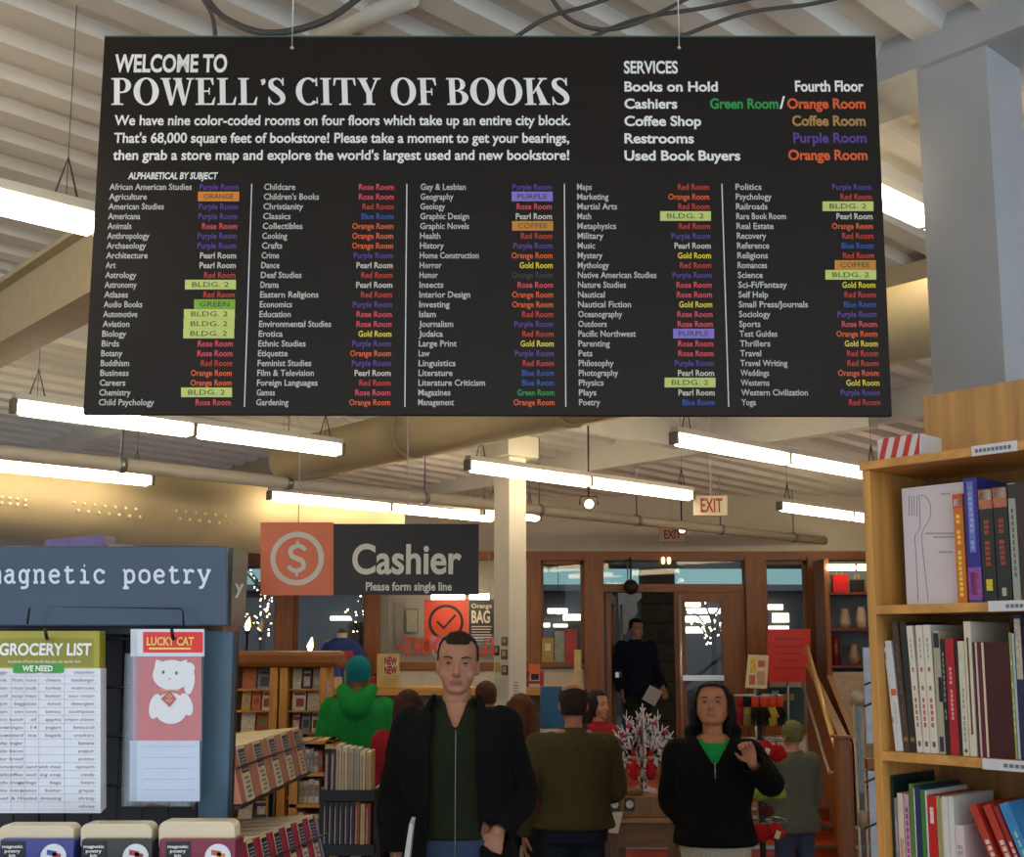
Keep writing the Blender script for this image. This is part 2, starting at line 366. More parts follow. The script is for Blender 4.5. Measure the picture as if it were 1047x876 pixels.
h = m.build('duct_hole', mat('efe2b8', .4, noise_amt=0), d); h['kind'] = 'stuff'
# massive upper-left beam (boxed girder)
a = at(45, 306, 5.2); D = V
m = MB(); m.slab(a - V * 1.15 - U * .04 - Vector((0, 0, .14)), V * 2.5, U * .08, (0, 0, .28)); m.slab(a - V * 1.15 - U * .09 - Vector((0, 0, .16)), V * 2.5, U * .18, (0, 0, .025)); m.slab(a - V * 1.15 - U * .09 + Vector((0, 0, .14)), V * 2.5, U * .18, (0, 0, .025))
struct(m.build('beam', mat('b3a78c', .7, noise_amt=.06)))
# long thin pipe
a = atz(0, 462, 3.0); a2 = atz(780, 544.5, 3.0)
m = MB(); m.cyl(a - U * 2.5, a + U * ((WY - a.y) / .666), .048, 14)
pp = m.build('ceiling_pipe', mat('b5b0a2', .5, noise_amt=.05)); tag(pp, 'long pale pipe running under the ceiling past the centre column', 'pipe')
for k in range(8):
    m = MB(); q = a + U * (k * 1.3 - .5); m.cyl(q, q + Vector((0, 0, CZ - 3.0)), .008, 6); m.cyl(q - U * .02, q + U * .02, .058, 14); m.build('pipe_hanger', M_steel, pp)
# thinner pipes and braces up under the deck
def pipe(px0, py0, Y0, px1, py1, Y1, r, label, name='ceiling_pipe', m_='c4bfb0', cat_='pipe'):
    mb = MB(); mb.cyl(at(px0, py0, Y0), at(px1, py1, Y1), r, 12); o = mb.build(name, mat(m_, .55, noise_amt=.05)); return tag(o, label, cat_)
pipe(8, 196, 6.4, 108, 140, 5.4, .045, 'pale diagonal brace under the deck left of the big sign', 'ceiling_brace', cat_='brace')
pipe(300, 48, 4.1, 422, -3, 3.75, .035, 'white pipe rising above the top edge of the big sign', 'ceiling_pipe')
pipe(890, 146, 5.0, 952, 118, 4.7, .03, 'short pale brace between the big sign and the right column', 'ceiling_brace', cat_='brace')
pipe(300, 470, 8.8, 352, 428, 8.5, .02, 'thin brace under the deck just below the sign on the left', 'ceiling_brace', cat_='brace')
pipe(410, 462, 8.4, 434, 432, 8.4, .02, 'thin brace under the deck left of the centre column', 'ceiling_brace', cat_='brace')
# secondary joists across (along V)
for k, (px, py, Y) in enumerate(((600, 470, 11.0), (820, 455, 9.5), (160, 380, 9.0))):
    a = at(px, py, Y); m = MB(); m.slab(Vector((a.x, a.y, cz(a.y) - .2)) - V * 3.0, V * 6.0, U * .12, (0, 0, .5))
    bm_ = m; ok = all(v.y < WY for v in m.v)
    for v in m.v:
        if v.y > WY: v.y = WY
    struct(m.build('beam', M_ceil))
# centre column with capital + beam on it
def column(px, Y, side, ztop, cap=True, m_=None):
    a = at(px, 600, Y); c = Vector((a.x, a.y, 0)); m = MB(); h = side / 2
    m.slab(c - U * h - V * h, U * side, V * side, (0, 0, ztop))
    if cap: m.slab(c - U * h * 1.8 - V * h * 1.8 + Vector((0, 0, ztop - .16)), U * side * 1.8, V * side * 1.8, (0, 0, .16))
    return struct(m.build('column', m_ or M_white)), c
col1, c1 = column(521.5, 8.8, .17, 3.35)
m = MB(); m.slab(c1 - V * 5.0 - U * .09 + Vector((0, 0, 3.352)), V * 10.0, U * .18, (0, 0, .5))
for v in m.v: v.y = min(v.y, WY)
struct(m.build('beam', mat('b3a78c', .7, noise_amt=.06)))
m = MB(); m.slab(c1 - U * 4.0 - V * .06 + Vector((0, 0, 3.5)), U * 10, V * .12, (0, 0, .3))
for v in m.v: v.y = min(v.y, WY)
struct(m.build('beam', M_ceil))
# big right column
a = at(1003, 300, 4.05); c2 = Vector((a.x, a.y, 0)); m = MB(); sd = .262; m.slab(c2 - U * sd / 2 - V * sd / 2, U * sd, V * sd, (0, 0, CZ))
struct(m.build('column', M_col))
zb = at(941, 72, 4.05).z
m = MB(); m.slab(c2 - V * 2.2 - U * .16 + Vector((0, 0, zb)), V * 2.75, U * .32, (0, 0, CZ - zb)); struct(m.build('beam', M_col))
m = MB(); m.slab(c2 + V * .12 + U * .1 + Vector((0, 0, zb + .04)), U * 1.6, V * .26, (0, 0, CZ - zb - .05)); struct(m.build('beam', M_white))
# dangling cables above the sign
def cable(pts, Y, label, r=.007, col='4d4a45'):
    P = cat([tuple(at(x, y, Y + dy)) for x, y, dy in pts], 8); m = MB(); m.tube(P, r, 6); o = m.build('ceiling_cable', mat(col, .6, noise_amt=0)); tag(o, label, 'cable')
cable([(203, -8, .3), (214, 10, .2), (219, 26, .15), (221, 60, .15)], 3.28, 'short dark cable dropping behind the sign near its top left corner')
cable([(212, 0, .2), (232, 20, .2), (275, 34, .2), (330, 22, .25), (372, -6, .3)], 3.3, 'thick dark cable sagging in a loop above the sign on the left', .011)
cable([(524, 40, .2), (560, 18, .2), (600, 6, .3), (640, -8, .3)], 3.3, 'dark cable climbing from the sign top right of centre, lowest of three')
cable([(560, -8, .2), (580, 18, .2), (612, 30, .2), (650, 24, .2), (700, 0, .3), (720, -10, .3)], 3.35, 'dark cable sagging in a wide loop above the sign, right of centre')
cable([(590, 45, .1), (650, 20, .2), (720, 8, .3), (800, -8, .2)], 3.4, 'thin dark cable slanting up to the right above the sign')
cable([(690, 40, .1), (760, 14, .2), (830, 4, .3), (880, -8, .2)], 3.45, 'thin dark cable slanting up beside the right column beam')
# ---------------------------------------------------------------- fluorescent fixtures
M_tube = emit('ffe8c2', 11.5, 'fluorescent_tube'); M_hous = mat('d8d4c8', .5, noise_amt=0)
def fixture(a, b, z, label, grp='suspended fluorescent strip lights', r=.040):
    """a, b: ends; two tubes end to end under a thin housing, hung on rods"""
    D = (b - a).normalized(); L = (b - a).length; t = thing('strip_light', label, 'ceiling light', (a + b) / 2, 0, grp)
    S = D.cross(Vector((0, 0, 1))); h = MB(); h.slab(a - S * .03 + Vector((0, 0, r)), b - a, S * .06, (0, 0, .035))
    h.build('housing', M_hous, t)
    mid = (a + b) / 2
    for p, q in ((a + D * .02, mid - D * .02), (mid + D * .02, b - D * .02)):
        m = MB(); m.tube([p, p + D * .02, q - D * .02, q], [r * .6, r, r, r * .6], 12); m.build('tube', M_tube, t)
    e = MB()
    for p in (a, mid, b): e.slab(p - D * .012 - S * .03 - Vector((0, 0, .03)), D * .024, S * .06, (0, 0, .075))
    e.build('end_cap', mat('7d776a', .5), t)
    for p in (a + D * .12, b - D * .12):
        m = MB(); m.cyl(p + Vector((0, 0, r)), Vector((p.x, p.y, cz(p.y) + .02)), .0016, 5); m.tube([p - D * .05 + Vector((0, 0, r)), p + Vector((0, 0, .22)), p + D * .05 + Vector((0, 0, r))], .005, 5); m.build('hanger', mat('5a564c', .4, .3, 0), t)
    return t
LZ = 3.0
def fx(x0, y0, x1, y1, label, z=LZ):
    a = atz(x0, y0, z); b = atz(x1, y1, z); d = b - a; L = d.length; D = U if d.dot(U) > 0 else -U
    mid = (a + b) / 2; return fixture(mid - D * L / 2, mid + D * L / 2, z, label)
fx(14, 416, 348, 461, 'long lit strip light under the lower left corner of the big sign')
a = atz(155, 492, LZ); fixture(a - U * 2.4, a, LZ, 'lit strip light running out of the left edge above the left display')
fx(277, 507, 503, 530, 'lit strip light above the cashier sign')
fx(476, 477, 709, 507, 'lit strip light passing in front of the centre column')
a = atz(689, 449, LZ); fixture(a, a + U * 2.3, LZ, 'lit strip light under the lower right of the big sign, nearest the bookcase')
a = atz(797, 518, LZ); fixture(a, a + U * 2.3, LZ, 'lit strip light right of the exit sign, ending behind the bookcase')
a = atz(96, 231, 3.2); fixture(a - U * 2.4, a + U * .02, 3.2, 'near lit strip light cut off by the left edge of the picture')
a = atz(892, 199, 3.46); fixture(a - U * .2, a + U * 1.0, 3.46, 'near lit strip light between the big sign and the right column')
a = atz(551, 529, LZ); fixture(a - U * .7, a, LZ, 'far strip light end showing just right of the centre column')
# extra unseen fixtures added behind the viewer to light the room
for k, q in enumerate(((-3.2, 1.0), (-1.2, -1.4), (2.2, -1.6), (-5.6, 3.6), (1.7, 6.4), (-1.4, 5.2))):
    a = Vector((q[0], q[1], 3.35 if q[1] < 6 else 3.3)); 
    if k < 4: fixture(a, a + U * 2.4, 3.35, 'strip light of the rows out of view behind the photographer')
# ================================================================== WORLD + far outside
wd = bpy.data.worlds.new('dusk'); SC.world = wd; wd.use_nodes = True; bg = wd.node_tree.nodes['Background']
nt = wd.node_tree; tc = nt.nodes.new('ShaderNodeTexCoord'); sp = nt.nodes.new('ShaderNodeSeparateXYZ'); rp = nt.nodes.new('ShaderNodeValToRGB')
nt.links.new(tc.outputs['Generated'], sp.inputs[0])
mr = nt.nodes.new('ShaderNodeMapRange'); mr.inputs[1].default_value = -1; mr.inputs[2].default_value = 1
nt.links.new(sp.outputs['Y'], mr.inputs[0]); nt.links.new(mr.outputs[0], rp.inputs[0])
rp.color_ramp.elements[0].position = .25; rp.color_ramp.elements[0].color = hx('b6c4d2') + (1,)
rp.color_ramp.elements[1].position = .8; rp.color_ramp.elements[1].color = hx('4f6a6c') + (1,)
nt.links.new(rp.outputs[0], bg.inputs[0]); bg.inputs[1].default_value = 1.75
SC.view_settings.view_transform = 'Standard'; SC.view_settings.look = 'None'; SC.view_settings.gamma = 1; SC.view_settings.use_curve_mapping = False
SC.view_settings.exposure = 0.55
# ================================================================== BIG HANGING SIGN
SY = 3.25
zbot = at(500, 424, SY).z
PS = Plane((0, SY, zbot), Vector((0, -1, .026)))
cs = [PS.hit(85, 423), PS.hit(912, 425), PS.hit(895, 38), PS.hit(107, 38)]
sign = thing('directory_sign', 'huge black hanging board of white and coloured room listings', 'hanging sign', (0, SY, zbot))
n = PS.n; m = MB(); m.prism([c + (-n) * .02 for c in cs], n * .02); m.build('board', mat('1d1814', .5, 0, .08, 4, .25), sign)
m = MB(); m.prism([cs[3] + Vector((0, 0, .001)), cs[2] + Vector((0, 0, .001)), cs[2] + Vector((0, 0, .005)), cs[3] + Vector((0, 0, .005))], -n * .02); m.build('top_edge', mat('3b6f6a', .4, noise_amt=0), sign)
LW = mat('f2f4f2', .5, noise_amt=0)
def lmat(h): return mat(h, .5, 0, 0)
RC = {'P': '5a3f93', 'R': 'c0392f', 'O': 'e0602a', 'S': 'd94a5a', 'W': 'd2d0c8', 'G': 'e6d43a', 'B': '3353a8', 'N': '2f9a4c', 'K': '3d3a38', 'C': 'b48a4a'}
RN = {'P': 'Purple Room', 'R': 'Red Room', 'O': 'Orange Room', 'S': 'Rose Room', 'W': 'Pearl Room', 'G': 'Gold Room', 'B': 'Blue Room', 'N': 'Green Room', 'K': 'Orange Room'}
m = MB(); text_on(m, PS, 'WELCOME TO', 117, 73.5, 17, 232, bold=.03); serif_on(m, PS, "POWELL'S CITY OF BOOKS", 114, 583, 107.5, 27.5)
text_on(m, PS, 'We have nine color-coded rooms on four floors which take up an entire city block.', 117, 128, 9.8, 583, bold=.022)
text_on(m, PS, "That's 68,000 square feet of bookstore! Please take a moment to get your bearings,", 116.5, 146, 9.8, 582, bold=.022)
text_on(m, PS, "then grab a store map and explore the world's largest used and new bookstore!", 115.5, 163.5, 9.8, 582, bold=.022)
m.build('headline_lettering', LW, sign)
m = MB(); text_on(m, PS, 'SERVICES', 638, 75, 12, 693, bold=.025)
for s, x1, yb in (('Books on Hold', 734, 93.5), ('Cashiers', 692.5, 111), ('Coffee Shop', 717, 128.7), ('Restrooms', 709.5, 146.4), ('Used Book Buyers', 757, 164)):
    text_on(m, PS, s, 638.5, yb, 9.6, x1, bold=.028, slab=None)
text_on(m, PS, 'Fourth Floor', 813, 93.5, 10.5, 883, bold=.028); text_on(m, PS, '/', 797, 111, 12, 803, bold=.02)
text_on(m, PS, 'ALPHABETICAL BY SUBJECT', 131, 183.2, 6.6, 222, bold=.03, skew=.1)
m.build('services_lettering', LW, sign)
for s, x0, x1, yb, k in (('Green Room', 726, 796, 111, 'N'), ('Orange Room', 805, 885, 111, 'O'), ('Coffee Room', 810, 885, 128.5, 'C'), ('Purple Room', 811, 886, 146, 'P'), ('Orange Room', 806, 887, 163.5, 'O')):
    m = MB(); text_on(m, PS, s, x0, yb, 9.8, x1, bold=.03); m.build('room_name', lmat(RC[k]), sign)
cols = [
 ('African American Studies.P Agriculture.*ORANGE American Studies.P Americana.P Animals.S Anthropology.P Archaeology.P Architecture.W Art.W Astrology.R Astronomy.*BLDG Atlases.R Audio Books.*GREEN Automotive.*BLDG Aviation.*BLDG Biology.*BLDG Birds.S Botany.S Buddhism.R Business.O Careers.O Chemistry.*BLDG Child Psychology.S', 112, 101, 244, 236),
 ("Childcare.S Children's Books.S Christianity.R Classics.B Collectibles.O Cooking.O Crafts.O Crime.P Dance.W Deaf Studies.R Drama.W Eastern Religions.R Economics.P Education.S Environmental Studies.S Erotica.G Ethnic Studies.P Etiquette.O Feminist Studies.P Film & Television.W Foreign Languages.R Games.S Gardening.O", 270, 262, 403, 399),
 ('Gay & Lesbian.P Geography.*PURPLE Geology.S Graphic Design.W Graphic Novels.*COFFEE Health.R History.P Home Construction.O Horror.G Humor.K Insects.S Interior Design.O Investing.O Islam.R Journalism.P Judaica.R Large Print.G Law.P Linguistics.R Literature.B Literature Criticism.B Magazines.N Management.O', 430, 427.5, 564, 567),
 ('Maps.R Marketing.O Martial Arts.R Math.*BLDG Metaphysics.R Military.P Music.W Mystery.G Mythology.R Native American Studies.P Nature Studies.S Nautical.S Nautical Fiction.G Oceanography.S Outdoors.S Pacific Northwest.*PURPLE Parenting.S Pets.S Philosophy.P Photography.W Physics.*BLDG Plays.W Poetry.B', 590, 592, 725, 731),
 ('Politics.P Psychology.R Railroads.*BLDG Rare Book Room.W Real Estate.O Recovery.R Reference.B Religions.R Romances.*COFFEE Science.*BLDG Sci-Fi/Fantasy.G Self Help.R Small Press/Journals.B Sociology.P Sports.S Test Guides.O Thrillers.G Travel.R Travel Writing.R Weddings.O Westerns.G Western Civilization.P Yoga.R', 752, 758, 891, 900)]
import re
STK = {'BLDG': ('c9d978', 'BLDG. 2', 52), 'ORANGE': ('e08a2c', 'ORANGE', 42), 'GREEN': ('7fb52e', 'GREEN', 42), 'PURPLE': ('8a78d6', 'PURPLE', 42), 'COFFEE': ('cf8a2e', 'COFFEE', 42)}
for ci, (txt, xt, xb, rt, rb) in enumerate(cols):
    rows = re.findall(r'(.+?)\.(\*?[A-Z]+)(?: |$)', txt); names = MB(); byc = {}
    for i, (nm, k) in enumerate(rows):
        f = i / (len(rows) - 1); yb = 194.2 + f * (414.3 - 194.2); x = xt + (xb - xt) * f; xr = rt + (rb - rt) * f
        wpx = 3.75 * len(nm) - .28 * sum(nm.count(c) for c in "ilt'IfJ ") * 3
        text_on(names, PS, nm, x, yb, 6.1, x + wpx, bold=.018)
        if k[0] == '*':
            h, s, wd_ = STK[k[1:]]; sm = MB(); big = wd_ > 45
            rect_px(sm, PS, xr - wd_ + 1, yb - 8.0, xr + 1, yb + 1.8, 0, .0012, .0012)
            text_on(sm, PS, s, xr - wd_ / 2 + 1, yb - .6, 5.0, xr - wd_ / 2 + 1 + wd_ * .72, align='C', bold=.0, mi=1, eps=.0032)
            sm.build('room_sticker', [lmat(h), lmat('3a3f22')], sign)
        else:
            mb = byc.setdefault(k, MB()); wr = {'P': 40, 'R': 32, 'O': 42, 'S': 36, 'W': 37, 'G': 34, 'B': 33, 'N': 38, 'K': 42}[k]
            text_on(mb, PS, RN[k], xr, yb, 5.9, xr + wr, align='R', bold=.02)
    names.build('subject_lettering', lmat('c4c6c2'), sign)
    for k, mb in byc.items(): mb.build('room_lettering', lmat(RC[k]), sign)
for x0, x1 in ((257.5, 250), (416, 414), (577, 578.5), (738, 745)):
    m = MB(); a = PS.hit(x0, 188); b = PS.hit(x1, 416); e = Vector((.0016, 0, 0)); m.poly([b - e + n * .0012, b + e + n * .0012, a + e + n * .0012, a - e + n * .0012]); m.build('divider_line', lmat('d8dcdc'), sign)
for px in (299, 694):
    a = PS.hit(px, 50) ; m = MB(); m.cyl(a + n * .008, Vector((a.x, a.y, CZ)), .0018, 6); m.ball(a + n * .006, .006, 6); m.build('suspension_wire', mat('c9cdd2', .3, .6, 0), sign)
# ================================================================== CASHIER SIGN
cy = 6.4; PC = Plane((0, cy, 0), (0, -1, 0)); zc = at(380, 608, cy).z
cash = thing('cashier_sign', 'hanging orange and black sign reading Cashier with a dollar emblem', 'hanging sign', (at(380, 608, cy).x, cy, zc))
m = MB(); rect_px(m, PC, 341, 535.5, 489.5, 608, 0, -.015, .015); m.build('board', mat('231f1c', .5, 0, .06, 5), cash)
m = MB(); rect_px(m, PC, 266.5, 534, 341, 608.5, 0, -.015, .018); m.build('emblem_panel', mat('e0682c', .35, 0, .06, 5), cash)
m = MB(); A = PC.hit(304, 571); k = (PC.hit(331.5, 571) - A).length; v, f = ring2d(0, 0, 1, 1, .8, .8, 0, 360, 40)
put(m, v, f, A, Vector((k, 0, 0)), Vector((0, 0, k)), Vector((0, -.005, 0)))
v, f = sweep2d([(.3, .3, .15), (.2, .42, .16), (0, .47, .17), (-.24, .34, .17), (-.2, .1, .17), (0, 0, .18), (.2, -.1, .17), (.24, -.32, .17), (0, -.46, .17), (-.2, -.4, .16), (-.32, -.28, .15)], 6)
put(m, v, f, A, Vector((k, 0, 0)), Vector((0, 0, k)), Vector((0, -.0055, 0)))
for s in (1, -1): put(m, [(-.05, .42 * s), (.05, .42 * s), (.05, .66 * s), (-.05, .66 * s)], [(0, 1, 2, 3)], A, Vector((k, 0, 0)), Vector((0, 0, k)), Vector((0, -.005, 0)))
m.build('dollar_emblem', lmat('ddd6c2'), cash)
m = MB(); text_on(m, PC, 'Cashier', 360, 586, 29, 472, bold=.022); text_on(m, PC, 'Please form single line', 374, 603.5, 8.2, 462, bold=.025); m.build('lettering', lmat('ddd8c8'), cash)
for px in (305, 416):
    a = at(px, 535, cy); m = MB(); m.cyl(a, Vector((a.x, a.y, CZ)), .003, 6); m.build('suspension_wire', mat('c9cdd2', .4, .3, 0), cash)
# ================================================================== EXIT SIGNS, spot lamps
def exit_sign(x0, y0, x1, y1, Y, label, wire=True):
    P = Plane((0, Y, 0), (0, -1, 0)); a = at((x0 + x1) / 2, y1, Y); t = thing('exit_sign', label, 'exit sign', a, 0, 'EXIT signs')
    m = MB(); rect_px(m, P, x0, y0, x1, y1, 0, -.05, .05); m.build('case', mat('e4d9b8', .4, noise_amt=0), t, bevel=.004)
    m = MB(); w_ = x1 - x0; text_on(m, P, 'EXIT', x0 + w_ * .2, y1 - (y1 - y0) * .18, (y1 - y0) * .66, x1 - w_ * .15, bold=.02, eps=.004); m.build('lettering', lmat('b83a20'), t)
    m = MB(); b = at((x0 + x1) / 2, y0, Y); m.cyl(b, Vector((b.x, b.y, CZ)), .006, 6); m.build('rod', M_hous, t)
exit_sign(709.5, 506.5, 744, 527, 9.6, 'lit EXIT sign hanging on a rod below the big sign')
exit_sign(674, 540, 700, 553, 12.9, 'small far EXIT sign partly behind a pipe above the doors')
def spot(px, py, Y, label):
    a = at(px, py, Y); t = thing('spot_lamp', label, 'spot lamp', a, 0, 'small spot lamps near the entrance')
    m = MB(); m.cyl(a + Vector((0, 0, .06)), Vector((a.x, a.y, CZ)), .008, 6); m.tube([a + Vector((-.07, 0, .0)), a + Vector((-.065, 0, .065)), a + Vector((.065, 0, .065)), a + Vector((.07, 0, .0))], .006, 6); m.build('yoke', M_blackwire, t)
    m = MB(); m.tube([a + Vector((0, .08, .02)), a + Vector((0, -.04, 0))], [.035, .055], 14); m.build('hood', mat('5a5750', .4, .4), t)
    m = MB(); m.cyl(a + Vector((0, -.041, 0)), a + Vector((0, -.046, 0)), .035, 14); m.build('bulb', emit('ffe9c0', 4), t)
spot(602, 516, 9.0, 'small lit spot lamp on a yoke right of the centre column')
spot(697, 542, 12.6, 'small lit spot lamp in front of the far exit sign')
# top lamp above the sign
a = at(502, -2, 4.2); t = thing('ceiling_lamp', 'square warm lamp at the very top above the sign', 'ceiling light', a)
m = MB(); m.tube([a + Vector((0, 0, .2)), a + Vector((0, 0, -.0))], [.05, .085], 6); m.build('shade', mat('b0a98a', .5), t)
m = MB(); m.cyl(a - Vector((0, 0, .001)), a - Vector((0, 0, .012)), .075, 6); m.build('bulb', emit('ffe48a', 2.5), t)
m = MB(); m.cyl(a + Vector((0, 0, .2)), Vector((a.x, a.y, CZ)), .006, 6); m.build('rod', M_blackwire, t)
# ================================================================== NOVELTY RACK at the left front
M_hdr = mat('35465c', .32, .0, .08, 6); M_rackpost = mat('4a6678', .35, .1, .08, 8)
HY = 1.6; PH = Plane((0, HY, 0), (0, -1, 0))
def pt(px, py, Y=HY): return at(px, py, Y)
TWG = {
 'm': [[(.12,0),(.12,1)],[(.12,.75),(.24,.98),(.38,1),(.5,.82),(.5,0)],[(.5,.75),(.62,.98),(.76,1),(.88,.82),(.88,0)],[(0,0),(.24,0)],[(.4,0),(.62,0)],[(.78,0),(1,0)],[(0,1),(.12,1)]],
 'n': [[(.2,0),(.2,1)],[(.2,.75),(.38,.98),(.6,1),(.74,.82),(.74,0)],[(.03,0),(.37,0)],[(.58,0),(.92,0)],[(.03,1),(.2,1)]],
 'a': [[(.22,.86),(.42,1.02),(.66,.95),(.72,.75),(.72,.1),(.82,0),(.95,0)],[(.72,.6),(.4,.6),(.18,.42),(.18,.2),(.34,0),(.52,0),(.72,.2)]],
 'g': [[(.68,.5),(.62,.86),(.42,1),(.2,.86),(.14,.5),(.2,.14),(.42,0),(.62,.14),(.68,.5)],[(.7,1),(.7,-.2),(.6,-.4),(.4,-.46),(.2,-.42)],[(.7,1),(.92,1)]],
 'e': [[(.18,.53),(.82,.53)],[(.82,.53),(.78,.8),(.6,1),(.4,1),(.2,.8),(.15,.5),(.22,.2),(.42,0),(.65,0),(.84,.15)]],
 't': [[(.35,1.35),(.35,.2),(.45,0),(.65,0),(.85,.12)],[(.1,1),(.78,1)]],
 'i': [[(.5,0),(.5,1)],[(.15,0),(.86,0)],[(.22,1),(.5,1)],[(.45,1.4),(.55,1.4)]],
 'c': [[(.8,.76),(.62,1),(.4,1),(.2,.8),(.15,.5),(.22,.2),(.42,0),(.64,0),(.84,.16)],[(.8,1),(.8,.72)]],
 'p': [[(.2,-.46),(.2,1)],[(.2,.5),(.28,.88),(.52,1),(.76,.86),(.83,.5),(.76,.14),(.52,0),(.28,.12),(.2,.5)],[(0,-.46),(.44,-.46)],[(.02,1),(.2,1)]],
 'o': [[(.14,.5),(.22,.86),(.5,1),(.78,.86),(.86,.5),(.78,.14),(.5,0),(.22,.14),(.14,.5)]],
 'r': [[(.28,0),(.28,1)],[(.28,.66),(.45,.93),(.65,1),(.86,.86)],[(.06,0),(.6,0)],[(.06,1),(.28,1)]],
 'y': [[(.14,1),(.48,.02)],[(.86,1),(.42,-.2),(.28,-.42),(.08,-.44)],[(0,1),(.32,1)],[(.68,1),(1,1)]]}
def typewriter_on(mb, pl, s, x0, x1, ybase, xh):
    A = pl.hit(x0, ybase); B = pl.hit(x1, ybase); T = pl.hit(x0, ybase - xh); cw = (B - A) / len(s); up = T - A; n = pl.n if pl.n.dot(EYE - A) > 0 else -pl.n
    for i, ch in enumerate(s):
        for j, st in enumerate(TWG.get(ch, [])):
            P = [(p[0] * .88 + .06, p[1] * xh / ((x1 - x0) / len(s))) for p in st]; v, f = sweep2d([(p[0], p[1], .185) for p in P], 5 if len(P) > 2 else 1)
            put(mb, v, f, A + cw * i, cw, cw.length * up.normalized(), n * (.0015 + .00004 * j))
rk = thing('spinner_rack', 'dark steel spinner rack of hanging word kits at the left front', 'display rack', (pt(100, 700).x, HY + .2, 0))
m = MB(); rect_px(m, PH, -34, 558, 232, 640, 0, -.008, .008); hd = m.build('header_board', M_hdr, rk, bevel=.002)
# typewriter letters with slab feet
m = MB(); LWt = mat('d4dde6', .5, noise_amt=0)
typewriter_on(m, PH, 'magnetic poetry', -12.5, 217, 595.3, 12.2)
m.build('header_lettering', LWt, hd)
m = MB(); A = [pt(*q, HY - .03) for q in ((28, 638), (30, 622), (34, 620), (184, 622), (187, 624), (188, 640))]; m.tube(A, .0014, 6); m.build('wire_loop', M_blackwire, rk)
# frame: posts, mesh grid
for (a, b, ya, Y, mt) in ((208, 240, 645, HY + .03, M_rackpost), (-75, -40, 645, HY + .03, M_rackpost)):
    p = pt(a, ya, Y); q = pt(b, ya, Y); m = MB(); m.slab((p.x, Y, .12), (q.x - p.x, 0, 0), (0, .018, 0), (0, 0, p.z - .12)); m.build('post', mt, rk, bevel=.002)
    for dx in (p.x - .004, q.x): m = MB(); m.slab((dx, Y - .004, .12), (.004, 0, 0), (0, .014, 0), (0, 0, p.z - .12)); m.build('side_flange', M_black, rk)
m = MB(); x0 = pt(-75, 700, HY + .03).x; x1 = pt(240, 700, HY + .03).x; z1 = pt(0, 645).z
for k in range(13): z = z1 - .01 - k * .066; m.cyl((x0, HY + .04, z), (x1, HY + .04, z), .0022, 6)
for k in range(12): x = x0 + (x1 - x0) * (k + .5) / 12; m.cyl((x, HY + .044, z1), (x, HY + .044, z1 - .8), .0016, 6)
g = m.build('wire_grid', M_blackwire, rk)
m = MB(); m.slab((x0, HY + .24, .2), (x1 - x0 - .11, 0, 0), (0, .012, 0), (0, 0, z1 - .2)); m.build('back_panel', M_black, rk)
m = MB(); m.slab((x0, HY + .03, z1 - .004), (x1 - x0 - .07, 0, 0), (0, .21, 0), (0, 0, .016)); m.build('top_frame', M_black, rk)
m = MB(); cx = (x0 + x1) / 2; m.cyl((cx, HY + .14, 0), (cx, HY + .14, .03), .3, 28); m.cyl((cx, HY + .14, .03), (cx, HY + .14, .3), .03, 12); m.build('base', M_black, rk)
zs = pt(100, 905, 1.5).z
m = MB()
for k in range(9): y = 1.44 + k * .024; m.cyl((x0, y, zs - .003), (x1, y, zs - .003), .002, 6)
for k in range(14): x = x0 + (x1 - x0) * k / 13; m.cyl((x, 1.43, zs - .006), (x, HY + .06, zs - .006), .002, 6)
m.cyl((x0, 1.43, zs + .03), (x1, 1.43, zs + .03), .0025, 6); m.build('wire_shelf', M_blackwire, rk)
# second header on the neighbouring face of the spinner
P2 = Plane(pt(232, 600, 1.86), (.94, -.34, 0)); m = MB(); a = pt(231.5, 640, 1.66); b = pt(246.5, 640, 1.86); t0 = pt(234, 560, 1.66); t1 = pt(250, 565, 1.86)
nn = (b - a).cross(t0 - a).normalized(); m.prism([a, b, t1, t0], nn * .006); sh = m.build('side_header', mat('3a3634', .4, noise_amt=.05), rk)
PP = Plane(a, nn); m = MB(); text_on(m, PP, 'y', 234, 606, 14, 243.5, bold=.02, eps=.008); m.build('header_lettering', LWt, sh)
# hooks
def hook(px, py, name='hook'):
    a = pt(px, py, HY + .04); b = pt(px, py + 1, HY - .07); m = MB(); m.tube([a, b, b + Vector((0, -.008, .012))], .0022, 6); m.build(name, M_blackwire, rk)
hook(48, 652); hook(177, 652)
# --- grocery list packs
WORDS = [['cucumber', 'lettuce', 'chili', 'tea', 'eggs'], ['hamburger', 'cheese', 'tuna', 'fish', 'milk'], ['mushrooms', 'turkey', 'soda', 'rice', 'ham'], ['sour cream', 'butter', 'mayo', 'soap', 'oil'], ['detergent', 'lemon', 'pizza', 'bag', 'gum'],
 ['toothpaste', 'tomato', 'corn', 'can', 'jam'], ['cream cheese', 'apples', 'of', 'bunch', 'box'], ['broccoli', 'yogurt', '14', 'oranges', 'nuts'], ['crackers', 'bagels', 'ice', 'mustard', 'pie'], ['banana', '', '', 'sugar', 'dip'], ['pepper', '', '', 'bacon', 'ale'], ['potato', '', '', 'bread', 'pear'],
 ['spinach', 'wich meat', 'sand', 'cereal', 'plum'], ['candy', 'ing soap', 'wash', 'coffee', 'salt'], ['beans', 'bags', 'garbage', 'cream', 'tofu'], ['grapes', 'butter', 'peanut', 'onion', 'wine'], ['shrimp', 'dressing', 'salad', '1 & 10', 'beer'], ['olives', '', '', '', '']]
